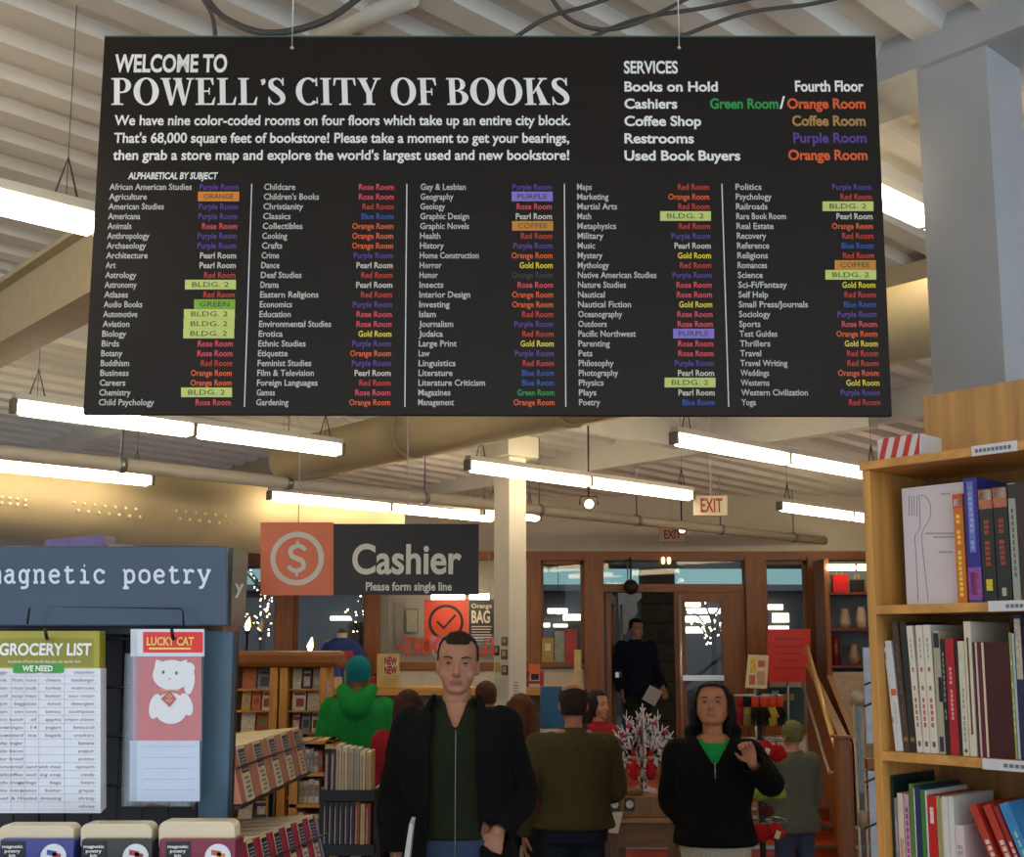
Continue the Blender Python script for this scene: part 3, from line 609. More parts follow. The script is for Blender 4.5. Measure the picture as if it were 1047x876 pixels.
for k in range(5):
    Y = HY - .022 + .0075 * k; dx = 1.3 * k; Pk = Plane((0, Y, 0), (0, -1, 0))
    p = thing('hanging_pad', ['front', 'second', 'third', 'fourth', 'rearmost'][k] + (' grocery list word pack on the left hook' if k == 0 else ' grocery list pack on the left hook, its edge showing'), 'hanging pack', Pk.hit(48, 830), 0, 'grocery list packs on one hook')
    m = MB(); rect_px(m, Pk, -7 + dx, 683, 103 + dx, 831 - 1.2 * k, 0, -.002, .003); m.build('word_sheet', mat('dfe3ea', .35, noise_amt=.03), p)
    m = MB(); rect_px(m, Pk, -7 + dx, 645, 102 + dx, 683, 0, -.002, .0035); rect_px(m, Pk, -4, 652.5, 96 + dx, 681, 1, .0018); m.build('header_card', [mat('a39b2c', .4, noise_amt=.04), mat('8f8a22', .4, noise_amt=.04)], p)
    if k == 0:
        m = MB(); text_on(m, Pk, 'GROCERY LIST', 0, 669.5, 11.5, 94, bold=.03, eps=.003); text_on(m, Pk, 'hundreds of food words that you can use for lists', 9, 677.5, 3, 83, bold=0, eps=.003); m.build('lettering', mat('f2f2ec', .5, noise_amt=0), p)
        m = MB(); rect_px(m, Pk, 14, 678.5, 66, 687.5, 0, .0024); text_on(m, Pk, 'WE NEED', 24, 686, 5.5, 55, bold=.03, eps=.004, mi=1); m.build('green_strip', [mat('3f9f3c', .5, noise_amt=0), mat('f2f2ec', .5, noise_amt=0)], p)
        m = MB()
        for r, row in enumerate(WORDS):
            y = 688.5 + r * 8.05
            for c, wd_ in enumerate(row):
                if wd_: text_on(m, Pk, wd_, (97, 63, 38, 24, 8)[c], y, 3.1, (97, 63, 38, 24, 8)[c] + min(30, 2.5 * len(wd_) + 1), align='R', eps=.0022)
        m.build('words', mat('9a7f7c', .6, noise_amt=0), p)
        m = MB()
        for r in range(18):
            y = 690.5 + r * 8.05; rect_px(m, Pk, -6, y, 100, y + .5, 0, .0018)
        for x in (11.5, 25.5, 40, 66): rect_px(m, Pk, x, 690, x + .5, 828, 0, .0018)
        m.build('cut_lines', mat('c3c6d0', .6, noise_amt=0), p)
# --- red cat packs
M_plastic = glass_mat('f8f9fb', 1.3, 'clear_sleeve')
def cat_pack(k):
    Y = HY - .024 + .009 * k; dx = -2.4 * k; Pk = Plane(at(172, 700, Y), (.05 * k, -1, 0))
    p = thing('hanging_pack', ['front', 'second', 'third', 'rearmost'][k] + ' red lucky cat pack in a clear sleeve on the right hook', 'hanging pack', Pk.hit(172, 823), 0, 'lucky cat packs on one hook')
    m = MB(); rect_px(m, Pk, 143 + dx, 668, 206 + dx, 757, 0, -.001, .002); m.build('picture_card', mat('c9605f', .4, noise_amt=.08, scale=40), p)
    m = MB(); rect_px(m, Pk, 140 + dx, 757, 204 + dx, 819, 0, -.001, .002); m.build('note_pad', mat('ccd6e6', .35, noise_amt=.04), p)
    m = MB(); rect_px(m, Pk, 141 + dx, 643, 209 + dx, 671, 1, -.001, .003); rect_px(m, Pk, 147 + dx, 646, 208 + dx, 667, 0, .003); m.build('header_card', [mat('e0281c', .35, noise_amt=.04), mat('d9dde4', .35, noise_amt=.03)], p)
    # sleeve: slightly crinkled clear sheet
    m = MB(); rnd = random.Random(k); N = 9; Mv = 22; grid = []
    for j in range(Mv + 1):
        for i in range(N + 1):
            q = Pk.hit(136 + dx + 73.5 * i / N - 3.5 * j / Mv, 668 + 156 * j / Mv); grid.append(q + Vector((0, -.0035 - rnd.random() * .0014, 0)))
    m.add(grid, [(j * (N + 1) + i, j * (N + 1) + i + 1, (j + 1) * (N + 1) + i + 1, (j + 1) * (N + 1) + i) for j in range(Mv) for i in range(N)], 0, True); m.build('clear_sleeve', M_plastic, p)
    if k == 0:
        m = MB(); text_on(m, Pk, 'LUCKY CAT', 151, 659.5, 8, 199, bold=.03, eps=.0045); rect_px(m, Pk, 153, 662, 196, 664, 0, .004); m.build('lettering', mat('f0d070', .5, noise_amt=0), p)
        m = MB()
        def el(cx, cy, rx, ry, mi=0, e=.0016, n=20, rot=0): m.poly([Pk.hit(cx + rx * math.cos(a) * math.cos(rot) - ry * math.sin(a) * math.sin(rot), cy + rx * math.cos(a) * math.sin(rot) + ry * math.sin(a) * math.cos(rot)) + Vector((0, -e, 0)) for a in [2 * math.pi * i / n for i in range(n)]], mi)
        el(175, 724, 17, 16, 0, .0015); el(159, 722, 6, 13, 0, .0017, 16, .2); el(191, 720, 6, 12, 0, .00175, 16, -.3); el(176, 690, 19.5, 15.5, 0, .002); el(194, 696, 5.5, 14, 0, .0018, 16, .1); el(194, 683, 5.5, 6, 0, .0022)
        for tri in (((158, 684), (160, 674), (169, 677)), ((183, 677), (191, 674), (194, 684))): m.poly([Pk.hit(*q) + Vector((0, -.0018, 0)) for q in tri])
        el(167.5, 687, 1.3, 1.8, 1, .0025, 10); el(181, 688, 1.3, 1.8, 1, .0025, 10); el(174, 694, 1, .8, 2, .0025, 8)
        m.poly([Pk.hit(*q) + Vector((0, -.0026, 0)) for q in ((174, 706), (181, 714), (174, 723), (165, 714))], 2)
        rect_px(m, Pk, 171.5, 711, 176.5, 712.5, 3, .003); rect_px(m, Pk, 173, 709, 174.5, 718, 3, .003); rect_px(m, Pk, 170, 715, 177, 716.3, 3, .003); rect_px(m, Pk, 165, 704.6, 184, 705.8, 3, .0024)
        m.build('cat_picture', [mat('eceae8', .5, noise_amt=0), mat('22202a', .5, noise_amt=0), mat('c03a34', .5, noise_amt=0), mat('e8b83c', .5, noise_amt=0)], p)
        m = MB()
        for j in range(5): rect_px(m, Pk, 146, 763 + 11 * j, 199, 763.5 + 11 * j, 0, .0015)
        m.build('pad_lines', mat('aab4c6', .6, noise_amt=0), p)
for k in range(4): cat_pack(k)
# --- boxed kits on the wire shelf
KY = 1.47; PK = Plane((0, KY, 0), (0, -1, 0))
for k, (x0_, x1_, ct, col) in enumerate(((-3, 76, 843.5, '3a3f8a'), (81, 156, 842, '35302f'), (161, 241, 839.5, '7d2038'))):
    nm = ['blue', 'black', 'maroon'][k]; a = PK.hit(x0_, 905); b = PK.hit(x1_, 858)
    p = thing('boxed_kit', nm + ' fronted word magnet kit with a cream top on the wire shelf', 'boxed kit', ((a.x + b.x) / 2, KY, zs), 0, 'boxed kits on the wire shelf')
    m = MB(); m.slab((a.x, KY, zs), (b.x - a.x, 0, 0), (0, .045, 0), (0, 0, b.z - zs)); m.build('box', mat(col, .35, noise_amt=.06), p, bevel=.002)
    # cream card with rounded shoulders standing behind the front
    Pb = Plane((0, KY + .012, 0), (0, -1, 0)); m = MB(); xa, xb = x0_ + 1, x1_ - 1; r = 8
    pts = [(xa, 866), (xb, 866)] + [(xb - r + r * math.cos(t), ct + r - r * math.sin(t)) for t in [math.radians(a_) for a_ in (0, 22, 45, 67, 90)]] + [(xa + r - r * math.sin(t), ct + r - r * math.cos(t)) for t in [math.radians(a_) for a_ in (0, 22, 45, 67, 90)]]
    m.prism([Pb.hit(*q) for q in pts], (0, .03, 0)); m.build('cream_top', mat('d9c8a8', .4, noise_amt=.03), p, bevel=.0015)
    m = MB(); lx = x0_ + (4 if k == 0 else 3 if k == 1 else 9); rect_px(m, PK, lx, 860, lx + 25, 900, 0, .0012)
    for j, s in enumerate(('magnetic', 'poetry', 'kit')): text_on(m, PK, s, lx + 12.5, 866.5 + 4.6 * j, 3.2, lx + 12.5 + (21, 16, 7)[j], align='C', bold=.02, mi=1, eps=.0025)
    m.build('name_label', [mat('191a1e', .4, noise_amt=0), mat('e8e8e4', .5, noise_amt=0)], p)
    m = MB(); cxp = x0_ + (58 if k != 2 else 62); c_ = PK.hit(cxp, 876); rr = .0158; ring = lambda r_, e: [c_ + Vector((r_ * math.cos(t), -e, r_ * math.sin(t))) for t in [2 * math.pi * i / 24 for i in range(24)]]
    m.poly(ring(rr, .0015), 0)
    for q, mi in (((-.008, .003, .004, .009), 1), ((-.001, -.004, .009, .006), 2)): m.poly([c_ + Vector((q[0], -.002, q[1])), c_ + Vector((q[2], -.002, q[1] - .002)), c_ + Vector((q[2], -.002, q[3] - .002)), c_ + Vector((q[0], -.002, q[3]))], mi)
    m.build('round_picture', [mat('d8dde0', .4, noise_amt=0), mat(('3a4a9a', 'a03a3a', 'b85a2a')[k], .4, noise_amt=0), mat(('b03a3a', '8a2c3c', 'c8822e')[k], .4, noise_amt=0)], p)
# ================================================================== RIGHT BOOKCASE
E = -V; B0 = Vector((.862, 2.80, 0)); PB = Plane(B0, -U)
def bz(px, py, off=0): 
    return Plane(B0 + U * off, -U).hit(px, py)
def s_of(p, off=0): return (p - B0).dot(E)
z_top = bz(893, 471).z; zsh = [bz(893, 619).z, bz(893, 767.5).z]; zsh.append(zsh[1] - .35); zsh.append(zsh[2] - .36); zsh.append(.12)
DEP = .27; W = .95; TH = .021; SL = s_of(bz(886, 600))
bc = thing('bookcase', 'light pine bookcase of three visible shelves at the right edge', 'bookcase', B0 + E * (W / 2))
def bslab(mb, s0, s1, d0, d1, z0, z1, mi=0): mb.slab(B0 + E * s0 + U * d0 + Vector((0, 0, z0)), E * (s1 - s0), U * (d1 - d0), (0, 0, z1 - z0), mi)
m = MB(); bslab(m, SL, SL + TH, 0, DEP, 0, z_top - TH); m.build('side_panel', M_pine, bc, bevel=.002)
m = MB(); bslab(m, W - TH, W, 0, DEP, 0, z_top - TH); m.build('side_panel', M_pine, bc, bevel=.002)
m = MB(); bslab(m, SL - .004, W + .004, -.006, DEP, z_top - TH, z_top); m.build('top_board', M_pinex, bc, bevel=.002)
m = MB(); bslab(m, SL + TH, W - TH, DEP - .008, DEP, .05, z_top - TH); m.build('back_board', wood('8c5f2c', .6), bc)
for z in zsh:
    m = MB(); bslab(m, SL + TH, W - TH, .002, DEP - .008, z - TH, z); m.build('shelf', M_pinex, bc, bevel=.001)
for (x0_, x1_, yy, dark) in ((995, 1042, 457, 0), (1012, 1065, 614.5, 1), (1006, 1070, 773.5, 1)):
    a = bz(x0_, yy); b = bz(x1_, yy); m = MB(); zz = {457: z_top - TH / 2, 614.5: zsh[0] - TH / 2, 773.5: zsh[1] - TH / 2}[yy]; s0, s1 = s_of(a), s_of(b)
    bslab(m, s0, s1, -.009, -.0065, zz - .011, zz + .012); L_ = s1 - s0
    for j in range(9):
        if dark and not (.32 < (j + .5) / 9 < .75): continue
        bslab(m, s0 + L_ * (.08 + .09 * j), s0 + L_ * (.08 + .09 * j + .065), -.0098, -.009, zz - .004, zz + .004, 1)
    m.build('shelf_label', [mat('cfd0d4', .4, noise_amt=0), mat('6b6e72', .5, noise_amt=0)], bc)
m = MB()
for k, (dd, zz, r) in enumerate(((.15, zsh[0] + .13, .007), (.19, zsh[0] + .1, .004))):
    q = B0 + E * (SL + TH + .0008) + U * dd + Vector((0, 0, zz)); m.cyl(q, q + E * .0008, r, 12)
m.build('wood_knot', mat('5a3312', .6), bc)
# books
PAGE = mat('ddd3bd', .8, noise_amt=.08, scale=120); LB = {}
def book(label, s0, th, h, depth, base, z, tilt=0, front=.03, deco=(), group=None, page=True, spine_only=False, gloss=.45, pages_front=False):
    """a book: tilt > 0 leans to the left; spine faces out of the case"""
    t = thing('book', label, 'book', B0 + E * s0 + U * front + Vector((0, 0, z + .0006)), 0, group)
    if tilt < 0: piv = th
    else: piv = 0
    ca, sa = math.cos(tilt), math.sin(tilt)
    def T(a, d, zz):   # a along E, d along U, zz up
        a2 = a - piv; return E * (a2 * ca - zz * sa + piv) + U * d + Vector((0, 0, a2 * sa + zz * ca))
    def sl(mb, a0, a1, d0, d1, z0, z1, mi=0):
        o = T(a0, d0, z0); mb.slab(o, T(a1, d0, z0) - o, T(a0, d1, z0) - o, T(a0, d0, z1) - o, mi)
    c = MB(); w = min(.003, th * .2); mc = mat(base, gloss, noise_amt=.05, scale=30)
    sl(c, 0, w, 0, depth, 0, h); sl(c, th - w, th, 0, depth, 0, h)
    if not pages_front: sl(c, w, th - w, 0, w, 0, h)
    c.build('cover', mc, t, local=True)
    c = MB(); sl(c, w, th - w, 0.001 if pages_front else w, depth - .004, .003, h - .003); c.build('pages', PAGE, t, local=True)
    if deco:
        c = MB(); mats = []
        for (f0, f1, g0, g1, colr) in deco:   # fractions across the spine and up it
            mm = mat(colr, gloss, noise_amt=.25, scale=160)
            if mm not in mats: mats.append(mm)
            sl(c, th * f0, th * f1, -.0006, 0, h * g0, h * g1, mats.index(mm))
        c.build('spine_print', mats, t, local=True)
    return t
def txt(col, a=.3, b=.7, g0=.2, g1=.8, n=9):
    """a run of lettering too small to read, as separate short marks"""
    out = []; L = (g1 - g0) / n; r = random.Random(int(g0 * 1000) + n)
    for i in range(n):
        if r.random() < .14: continue
        out.append((a, b, g0 + L * i, g0 + L * (i + .72), col))
    return out
def row(specs, z, zx, front=.03):
    cur = SL + TH + .0008; pt_ = 1.0; ptop = SL + TH + .0008
    for q in specs:
        (label, xt, xb, xb1, yt, base) = q[:6]; kw = q[6] if len(q) > 6 else {}
        P = Plane(B0 + U * front, -U); zpy = zx
        # base line pixel: intersect at shelf height
        def sx(px, zz):
            d = ray(px, 665); # move along the vertical plane through the column px
            lo, hi = 300, 1100
            for _ in range(40):
                mid = (lo + hi) / 2
                if P.hit(px, mid).z > zz: lo = mid
                else: hi = mid
            return s_of(P.hit(px, mid))
        a = sx(xb, z); b = sx(xb1, z); top = P.hit(xt, yt); st = s_of(top); hh = top.z - z
        tilt = min(pt_, math.atan2(a - st, hh))
        if tilt < 0: tilt = 0.0
        a = max(a, cur + .0002)
        if cur < SL + .03: a = max(a, cur + math.sin(tilt) * hh)
        b = max(b, a + .0045)
        th = (b - a) * math.cos(tilt) - .0007; h = math.hypot(hh, a - st)
        if tilt < 0: h = hh * math.cos(tilt) + 0
        kw = dict(kw); dep = kw.pop('depth', .19); pt_ = tilt; cur = a + th / math.cos(tilt)
        book(label, a, th, h, dep, base, z, tilt, front, **kw)
# top shelf
X2 = lambda z: 885 + z / 5.15
fz = zsh[0]
# face-out white cookbook: a cover facing the room
t = thing('book', 'white cookbook facing out with drawn fork and spoon outlines', 'book', bz(955, 614, .075))
PF = Plane(B0 + U * .075, -U); s0 = s_of(PF.hit(926.5, 600)); s1 = s_of(PF.hit(998, 600)); hh = PF.hit(926.5, 499).z - fz
m = MB(); bslab(m, s0, s1, .075, .078, fz + .0006, fz + hh); bslab(m, s0, s1, .096, .099, fz + .0006, fz + hh); bslab(m, s0, s0 + .003, .078, .096, fz + .0006, fz + hh); m.build('cover', mat('d6cfd3', .4, noise_amt=.02), t)
m = MB(); bslab(m, s0 + .003, s1 - .003, .078, .096, fz + .003, fz + hh - .003); m.build('pages', PAGE, t)
m = MB(); lw = .0007
def ln(pts):
    q = [PF.hit(885 + x / 4.864, 440 + y / 4.864) - U * .0006 for x, y in cat(pts, 5)]
    m.tube(q, .0006, 4)
for k in range(4): ln([(216 + 13 * k, 325), (217 + 13 * k, 380), (218 + 13 * k, 425)])
ln([(266, 320), (270, 390), (272, 470), (262, 505), (247, 525), (250, 600), (256, 720), (262, 848)])
ln([(270, 320), (305, 335), (325, 385), (318, 440), (295, 480), (282, 510), (282, 570), (295, 690), (312, 848)])
m.build('fork_spoon_outline', mat('6f6570', .6, noise_amt=0), t)
m = MB()
for (x0_, x1_, y) in ((300, 455, 512), (340, 450, 530), (375, 430, 315), (365, 440, 605)):
    n_ = int((x1_ - x0_) / 12)
    for j in range(n_):
        a = PF.hit(885 + (x0_ + 12 * j) / 4.864, 440 + y / 4.864); sa_ = s_of(a); bslab(m, sa_, sa_ + .0045, .0742, .075, a.z - .002, a.z + .002)
m.build('cover_marks', mat('a59ca3', .6, noise_amt=0), t)
row([
 ('slim orange cookbook spine in front of the white face-out book', 979, 979.5, 989.5, 505, 'c8702c', dict(depth=.04, deco=[(0, 1, .87, .99, 'c2452a'), (.1, .9, .885, .95, 'e0d2c0')] + txt('f0c84a', .3, .65, .06, .82, 16))),
 ('tall blue and violet book beside the orange spine', 991, 991.5, 1005.5, 489, '2c2c86', dict(depth=.2, deco=[(.25, .7, .4, .97, '6a78c0'), (0, 1, .02, .28, '8a4a9a'), (.2, .8, .06, .24, 'b8588a')] + txt('a9b4e4', .35, .6, .42, .95, 12))),
 ('first of two dark green-black recipe volumes with pictured spine tops', 1006, 1006.3, 1020.5, 500, '232a2a', dict(depth=.2, deco=[(0, 1, .82, .99, 'b06a4a'), (.1, .9, .9, .985, 'd6c8b8'), (.25, .7, .1, .2, 'd2c02a')] + txt('9a4428', .3, .65, .27, .78, 11))),
 ('second of two dark green-black recipe volumes with pictured spine tops', 1021, 1021.2, 1035.8, 498, '232a2a', dict(depth=.2, deco=[(0, 1, .82, .99, 'b06a4a'), (.1, .9, .9, .985, 'd6c8b8'), (.3, .6, .05, .12, 'b8b09a')] + txt('9a4428', .3, .65, .27, .78, 11))),
 ('grey-green spine at the right end of the top shelf', 1036.5, 1036.8, 1044.5, 494, '9aa093', dict(depth=.19, deco=[(0, 1, .87, .99, '2c2c2c')] + txt('5a5a50', .35, .6, .15, .8, 12))),
 ('dark brown book cut by the picture edge on the top shelf', 1045, 1045, 1056, 493, '3a2a26', dict(depth=.19)),
], zsh[0], 0, .03)
# middle shelf (all lean to the left)
def R2(label, xt, xb, xb1, yt, base, **kw): return (label, X2(xt), X2(xb), X2(xb1), 610 + yt / 5.15, base, kw)
row([
 R2('short white book with an orange square, first on the middle shelf', 68, 128, 160, 272, 'd9d6d0', deco=[(.2, .8, .88, .96, '6b7688'), (.3, .8, .27, .32, 'a03a4a')] + txt('8a8a8a', .35, .55, .5, .8, 6)),
 R2('white book with small orange label, second on the middle shelf', 96, 161, 201, 235, 'd2d2d0', deco=[(.1, .9, .5, .56, 'd0622c')] + txt('b0a8a0', .4, .55, .2, .45, 6)),
 R2('dark brown leaning book beside the two white ones', 136, 203, 236, 135, '4a3a30', deco=[(.2, .8, .08, .11, '9a6a3a')] + txt('6a5446', .35, .6, .2, .9, 12)),
 R2('near-black leaning book left of the three matching white spines', 177, 237, 271, 135, '2a2c2c', deco=[(.2, .8, .08, .11, '9a6a3a')]),
 R2('left of three matching white books with red lettering', 212, 273, 306, 155, 'd8d2c2', deco=[(.3, .7, .05, .09, '5a5a58')] + txt('b85a4a', .35, .65, .2, .68, 10) + txt('9a9a94', .4, .6, .74, .95, 5)),
 R2('middle of three matching white books with red lettering', 262, 307, 344, 152, 'd8d2c2', deco=[(.3, .7, .05, .09, '5a5a58')] + txt('b85a4a', .35, .65, .2, .68, 10) + txt('9a9a94', .4, .6, .74, .95, 5)),
 R2('right of three matching white books with red lettering', 300, 345, 386, 150, 'd8d2c2', deco=[(.3, .7, .05, .09, '5a5a58')] + txt('b85a4a', .35, .65, .2, .68, 10) + txt('9a9a94', .4, .6, .74, .95, 5)),
 R2('cream book with dark blue floral spine beside the white trio', 352, 388, 424, 180, 'a8a48a', deco=[(.1, .9, .86, .98, '20283c'), (.5, 1, .42, .62, '16161c'), (.2, .8, .02, .14, '28344a')]),
 R2('thin black book left of the red one', 388, 425, 449, 225, '1e1e20', deco=txt('8a8a86', .35, .65, .3, .9, 12)),
 R2('bright red book on the middle shelf', 412, 450, 498, 222, 'a8202c', deco=txt('e0a09a', .35, .6, .3, .8, 13)),
 R2('thin black book right of the red one', 468, 499, 514, 240, '22201f'),
 R2('pale cream book right of the red one', 482, 515, 550, 235, 'cfc9b2', deco=[(.3, .7, .03, .06, '5a5a50')] + txt('9a9480', .35, .6, .12, .6, 10)),
 R2('tall cream book with a long brown stripe', 514, 552, 590, 132, 'd6cdb8', deco=[(.35, .6, .16, .88, '6b3f30')]),
 R2('first maroon volume with a white page line', 588, 597, 606, 240, '4a1e22', ),
 R2('slim white-edged book between the maroon volumes', 592, 607, 618, 242, 'd2b8b0'),
 R2('second maroon volume of the set', 604, 619, 640, 240, '5a2426'),
 R2('slim cream-edged book before the broad maroon one', 624, 641, 654, 242, 'd8c2a8'),
 R2('broad dark maroon book with a wide plain spine', 636, 655, 790, 240, '431a1c', gloss=.35),
 R2('thin olive green book right of the broad maroon one', 768, 791, 806, 190, '8a9a50', deco=txt('d8d8b0', .3, .6, .2, .8, 10)),
 R2('thin pale blue book near the right picture edge', 788, 807, 820, 195, 'a8b8c4'),
 R2('dark navy book at the right end of the middle shelf', 806, 821, 862, 95, '20264a', deco=[(.1, .9, .55, .97, 'b0a890')]),
], zsh[1], 0, .03)
# taller books behind on the middle shelf
for (lb, xa, xb_, yt, colr) in (('lime green book standing behind the maroon volumes', 600, 622, 148, '7a9a3a'), ('pale blue book standing behind the maroon volumes', 628, 655, 142, '9ab4c8'), ('black and green book standing behind the broad maroon one', 662, 758, 175, '12552e')):
    row([(lb, X2(xa), X2(xa) + .5, X2(xb_), 610 + yt / 5.15, colr, dict(depth=.02, front=None) if 0 else dict(depth=.018))], zsh[1], 0, .232)
# lower shelf
def R3(label, xt, xb, xb1, yt, base, **kw): return (label, 885 + xt / 6.46, 885 + xb / 6.46, 885 + xb1 / 6.46, 770 + yt / 6.46, base, kw)
row([
 R3('glossy dark green book, first on the lowest visible shelf', 125, 132, 168, 148, '16382a', gloss=.2),
 R3('glossy black-green book, second on the lowest visible shelf', 167, 169, 208, 148, '1a2e2c', gloss=.2),
 R3('mottled grey and pink book beside the dark green pair', 210, 212, 238, 300, '8c8484', deco=[(.1, .9, .5, .8, 'b09aa0'), (.1, .9, .1, .4, '3a3440')]),
 R3('cream and peach book on the lowest visible shelf', 242, 241, 280, 268, 'd8c8b4', deco=[(.2, .8, .1, .6, 'c89a7c')]),
 R3('thin magenta-lettered white book on the lowest visible shelf', 290, 285, 318, 275, 'c8a0b4', deco=txt('a03a7a', .3, .75, .3, .9, 10)),
 R3('moss green book on the lowest visible shelf', 324, 322, 352, 208, '5a7a34'),
 R3('navy book with a light edge between two green ones', 354, 353, 396, 222, '22305a', deco=[(0, .14, .3, .98, 'd8dcdc')]),
 R3('grass green book left of the scarlet one', 400, 397, 428, 246, '3c7a34'),
 R3('thin white book left of the scarlet one', 430, 429, 440, 252, 'd2d4d6'),
 R3('scarlet book with a white oval on the lowest visible shelf', 452, 441, 500, 285, 'c01e22', deco=[(.3, .7, .76, .9, 'e0c8c0')]),
 R3('tan and olive book right of the scarlet one', 510, 502, 528, 290, 'a89458'),
 R3('thin green-grey book beside the white pair', 530, 529, 540, 300, 'a8b0a0'),
 R3('left of two tall white books on the lowest visible shelf', 542, 541, 582, 292, 'd6d2c8'),
 R3('right of two tall white books on the lowest visible shelf', 585, 583, 620, 292, 'd2d2cc'),
 R3('low pinkish white book before the wooden divider', 620, 621, 680, 478, 'd4c4c2', deco=txt('b0a0a0', .2, .8, .3, .8, 8)),
], zsh[2], 0, .03)
row([R3('low pale blue book behind the leaning red ones', 682, 682, 740, 440, 'a4aab8', depth=.018)], zsh[2], 0, .235)
# wooden divider block behind
t = MB(); a = Plane(B0 + U * .225, -U).hit(885 + 618 / 6.46, 805); s0 = s_of(a); bslab(t, s0, s0 + .014, .225, .255, zsh[2] + .001, a.z); bslab(t, s0 + .014, s0 + .03, .225, .255, zsh[2] + .001, a.z - .004, 1)
o = t.build('shelf_divider', [M_pine, mat('3a2018', .6)]); tag(o, 'tan wooden divider standing behind the low white book', 'shelf divider')
# leaning red / blue books (lean to the right: their tops point left, feet right)
SLC = [0, .38]
for (lb, x0_, x1_, ytop, x0b, colr, wpx) in (('first red book with white lettering slumped against its neighbours', 683, 735, 350, 862, 'b83a28', 54), ('second red book with white lettering slumped to the left', 775, 830, 350, 925, 'b83a28', 56), ('thin dark red book slumped between red and blue ones', 842, 872, 358, 985, '962a26', 34), ('sky blue slumped book at the right edge of the lowest visible shelf', 880, 945, 340, 1020, '3a86c0', 70)):
    P = Plane(B0 + U * .03, -U); top = P.hit(885 + x0_ / 6.46, 770 + ytop / 6.46); bot = P.hit(885 + (x0_ + (x0b - x0_) * 1.0) / 6.46, 876)
    d = bot - top; ang = math.atan2(s_of(bot) - s_of(top), -(d.z)); z = zsh[2]; hh = (top.z - z); a = s_of(top) + math.tan(ang) * hh; h = hh / math.cos(ang)
    ang = SLC[1]; h = hh / math.cos(ang); th = (wpx / 6.46) / 470 * math.cos(ang); a = max(s_of(top) + math.tan(ang) * hh, SLC[0]); SLC[0] = a + th / math.cos(ang) + .0008
    book(lb, a, th, h, .19, colr, z, ang, .03, deco=txt('d8c8c0', .25, .8, .1, .72, 12) if colr[0] in 'b9' else txt('9ac0a0', .35, .6, .2, .8, 8))
# tall cabinet behind the bookcase
m = MB(); PT = Plane(B0 + U * (DEP + .02), -U); a = PT.hit(943, 405); s0 = s_of(a); tc_ = thing('tall_cabinet', 'tall plain wooden cabinet rising behind the pine bookcase', 'cabinet', B0 + E * (s0 + .5) + U * (DEP + .2))
bslab(m, s0, s0 + 1.1, DEP + .02, DEP + .05, 0, a.z); m.build('back_panel', wood('b98a4e', .5), tc_, bevel=.003)
m = MB(); bslab(m, s0, s0 + .02, DEP + .05, DEP + .34, 0, a.z); bslab(m, s0 + 1.08, s0 + 1.1, DEP + .05, DEP + .34, 0, a.z); m.build('side_panel', wood('b98a4e', .5), tc_)
m = MB(); bslab(m, s0, s0 + 1.1, DEP + .05, DEP + .34, a.z - .02, a.z); m.build('top_board', wood('b98a4e', .5), tc_)
# red and white striped box on the bookcase
PX = Plane(B0 + U * .05, -U); a = PX.hit(897.5, 466); b = PX.hit(941, 447); s0, s1 = s_of(a), s_of(b); zt_ = PX.hit(898, 449).z
t = thing('striped_box', 'small box with red and white diagonal stripes on the bookcase top', 'box', B0 + E * ((s0 + s1) / 2) + U * .1 + Vector((0, 0, z_top)))
m = MB(); bslab(m, s0, s1, .05, .15, z_top + .0005, zt_); m.build('box', mat('d0ccca', .4, noise_amt=.03), t, bevel=.0015)
m = MB(); hh = zt_ - z_top; L_ = s1 - s0
for k in range(4):
    f0 = .02 + k * .27; P4 = [(f0, .12), (f0 + .13, .12), (min(1, f0 + .27), 1), (min(1, f0 + .14), 1)]
    m.poly([B0 + E * (s0 + L_ * min(1, x)) + U * .0492 + Vector((0, 0, z_top + hh * y)) for x, y in P4])
bslab(m, s0, s1, .0485, .0498, z_top + .0005, z_top + hh * .1); m.build('stripe', mat('c0282c', .4, noise_amt=.03), t)
# ================================================================== PEOPLE
def ell(c, xa, ya, rx, ry, n=20, e=2.0):
    out = []
    for k in range(n):
        t = 2 * math.pi * k / n; ct, st = math.cos(t), math.sin(t)
        out.append(c + xa * (math.copysign(abs(ct) ** (2 / e), ct) * rx) + ya * (math.copysign(abs(st) ** (2 / e), st) * ry))
    return out
VX, VY, VZ = Vector((1, 0, 0)), Vector((0, 1, 0)), Vector((0, 0, 1))
def limb(mb, P, n=14):
    """tapered tube through (x, y, z, r) points with rounded ends"""
    Q = cat(P, 5); pts = [Vector(q[:3]) for q in Q]; rs = [max(.003, q[3]) for q in Q]
    d0 = (pts[0] - pts[1]).normalized(); d1 = (pts[-1] - pts[-2]).normalized()
    pre = [(pts[0] + d0 * rs[0] * k, rs[0] * math.sqrt(max(0.02, 1 - k * k))) for k in (.95, .7, .35)]
    post = [(pts[-1] + d1 * rs[-1] * k, rs[-1] * math.sqrt(max(0.02, 1 - k * k))) for k in (.35, .7, .95)]
    A = pre + list(zip(pts, rs)) + post
    mb.tube([a[0] for a in A], [a[1] for a in A], n)
def remesh(mb, voxel, smooth=2, disp=None):
    me = mb.mesh('tmp', []); o = bpy.data.objects.new('tmp', me); C.objects.link(o)
    r = o.modifiers.new('r', 'REMESH'); r.mode = 'VOXEL'; r.voxel_size = voxel; r.use_smooth_shade = True
    s = o.modifiers.new('s', 'SMOOTH'); s.iterations = smooth; s.factor = .6
    dg = bpy.context.evaluated_depsgraph_get(); dg.update(); m2 = bpy.data.meshes.new_from_object(o.evaluated_get(dg), depsgraph=dg)
    bpy.data.objects.remove(o); bpy.data.meshes.remove(me)
    if disp:
        for v in m2.vertices: v.co = disp(v.co.copy())
    return m2
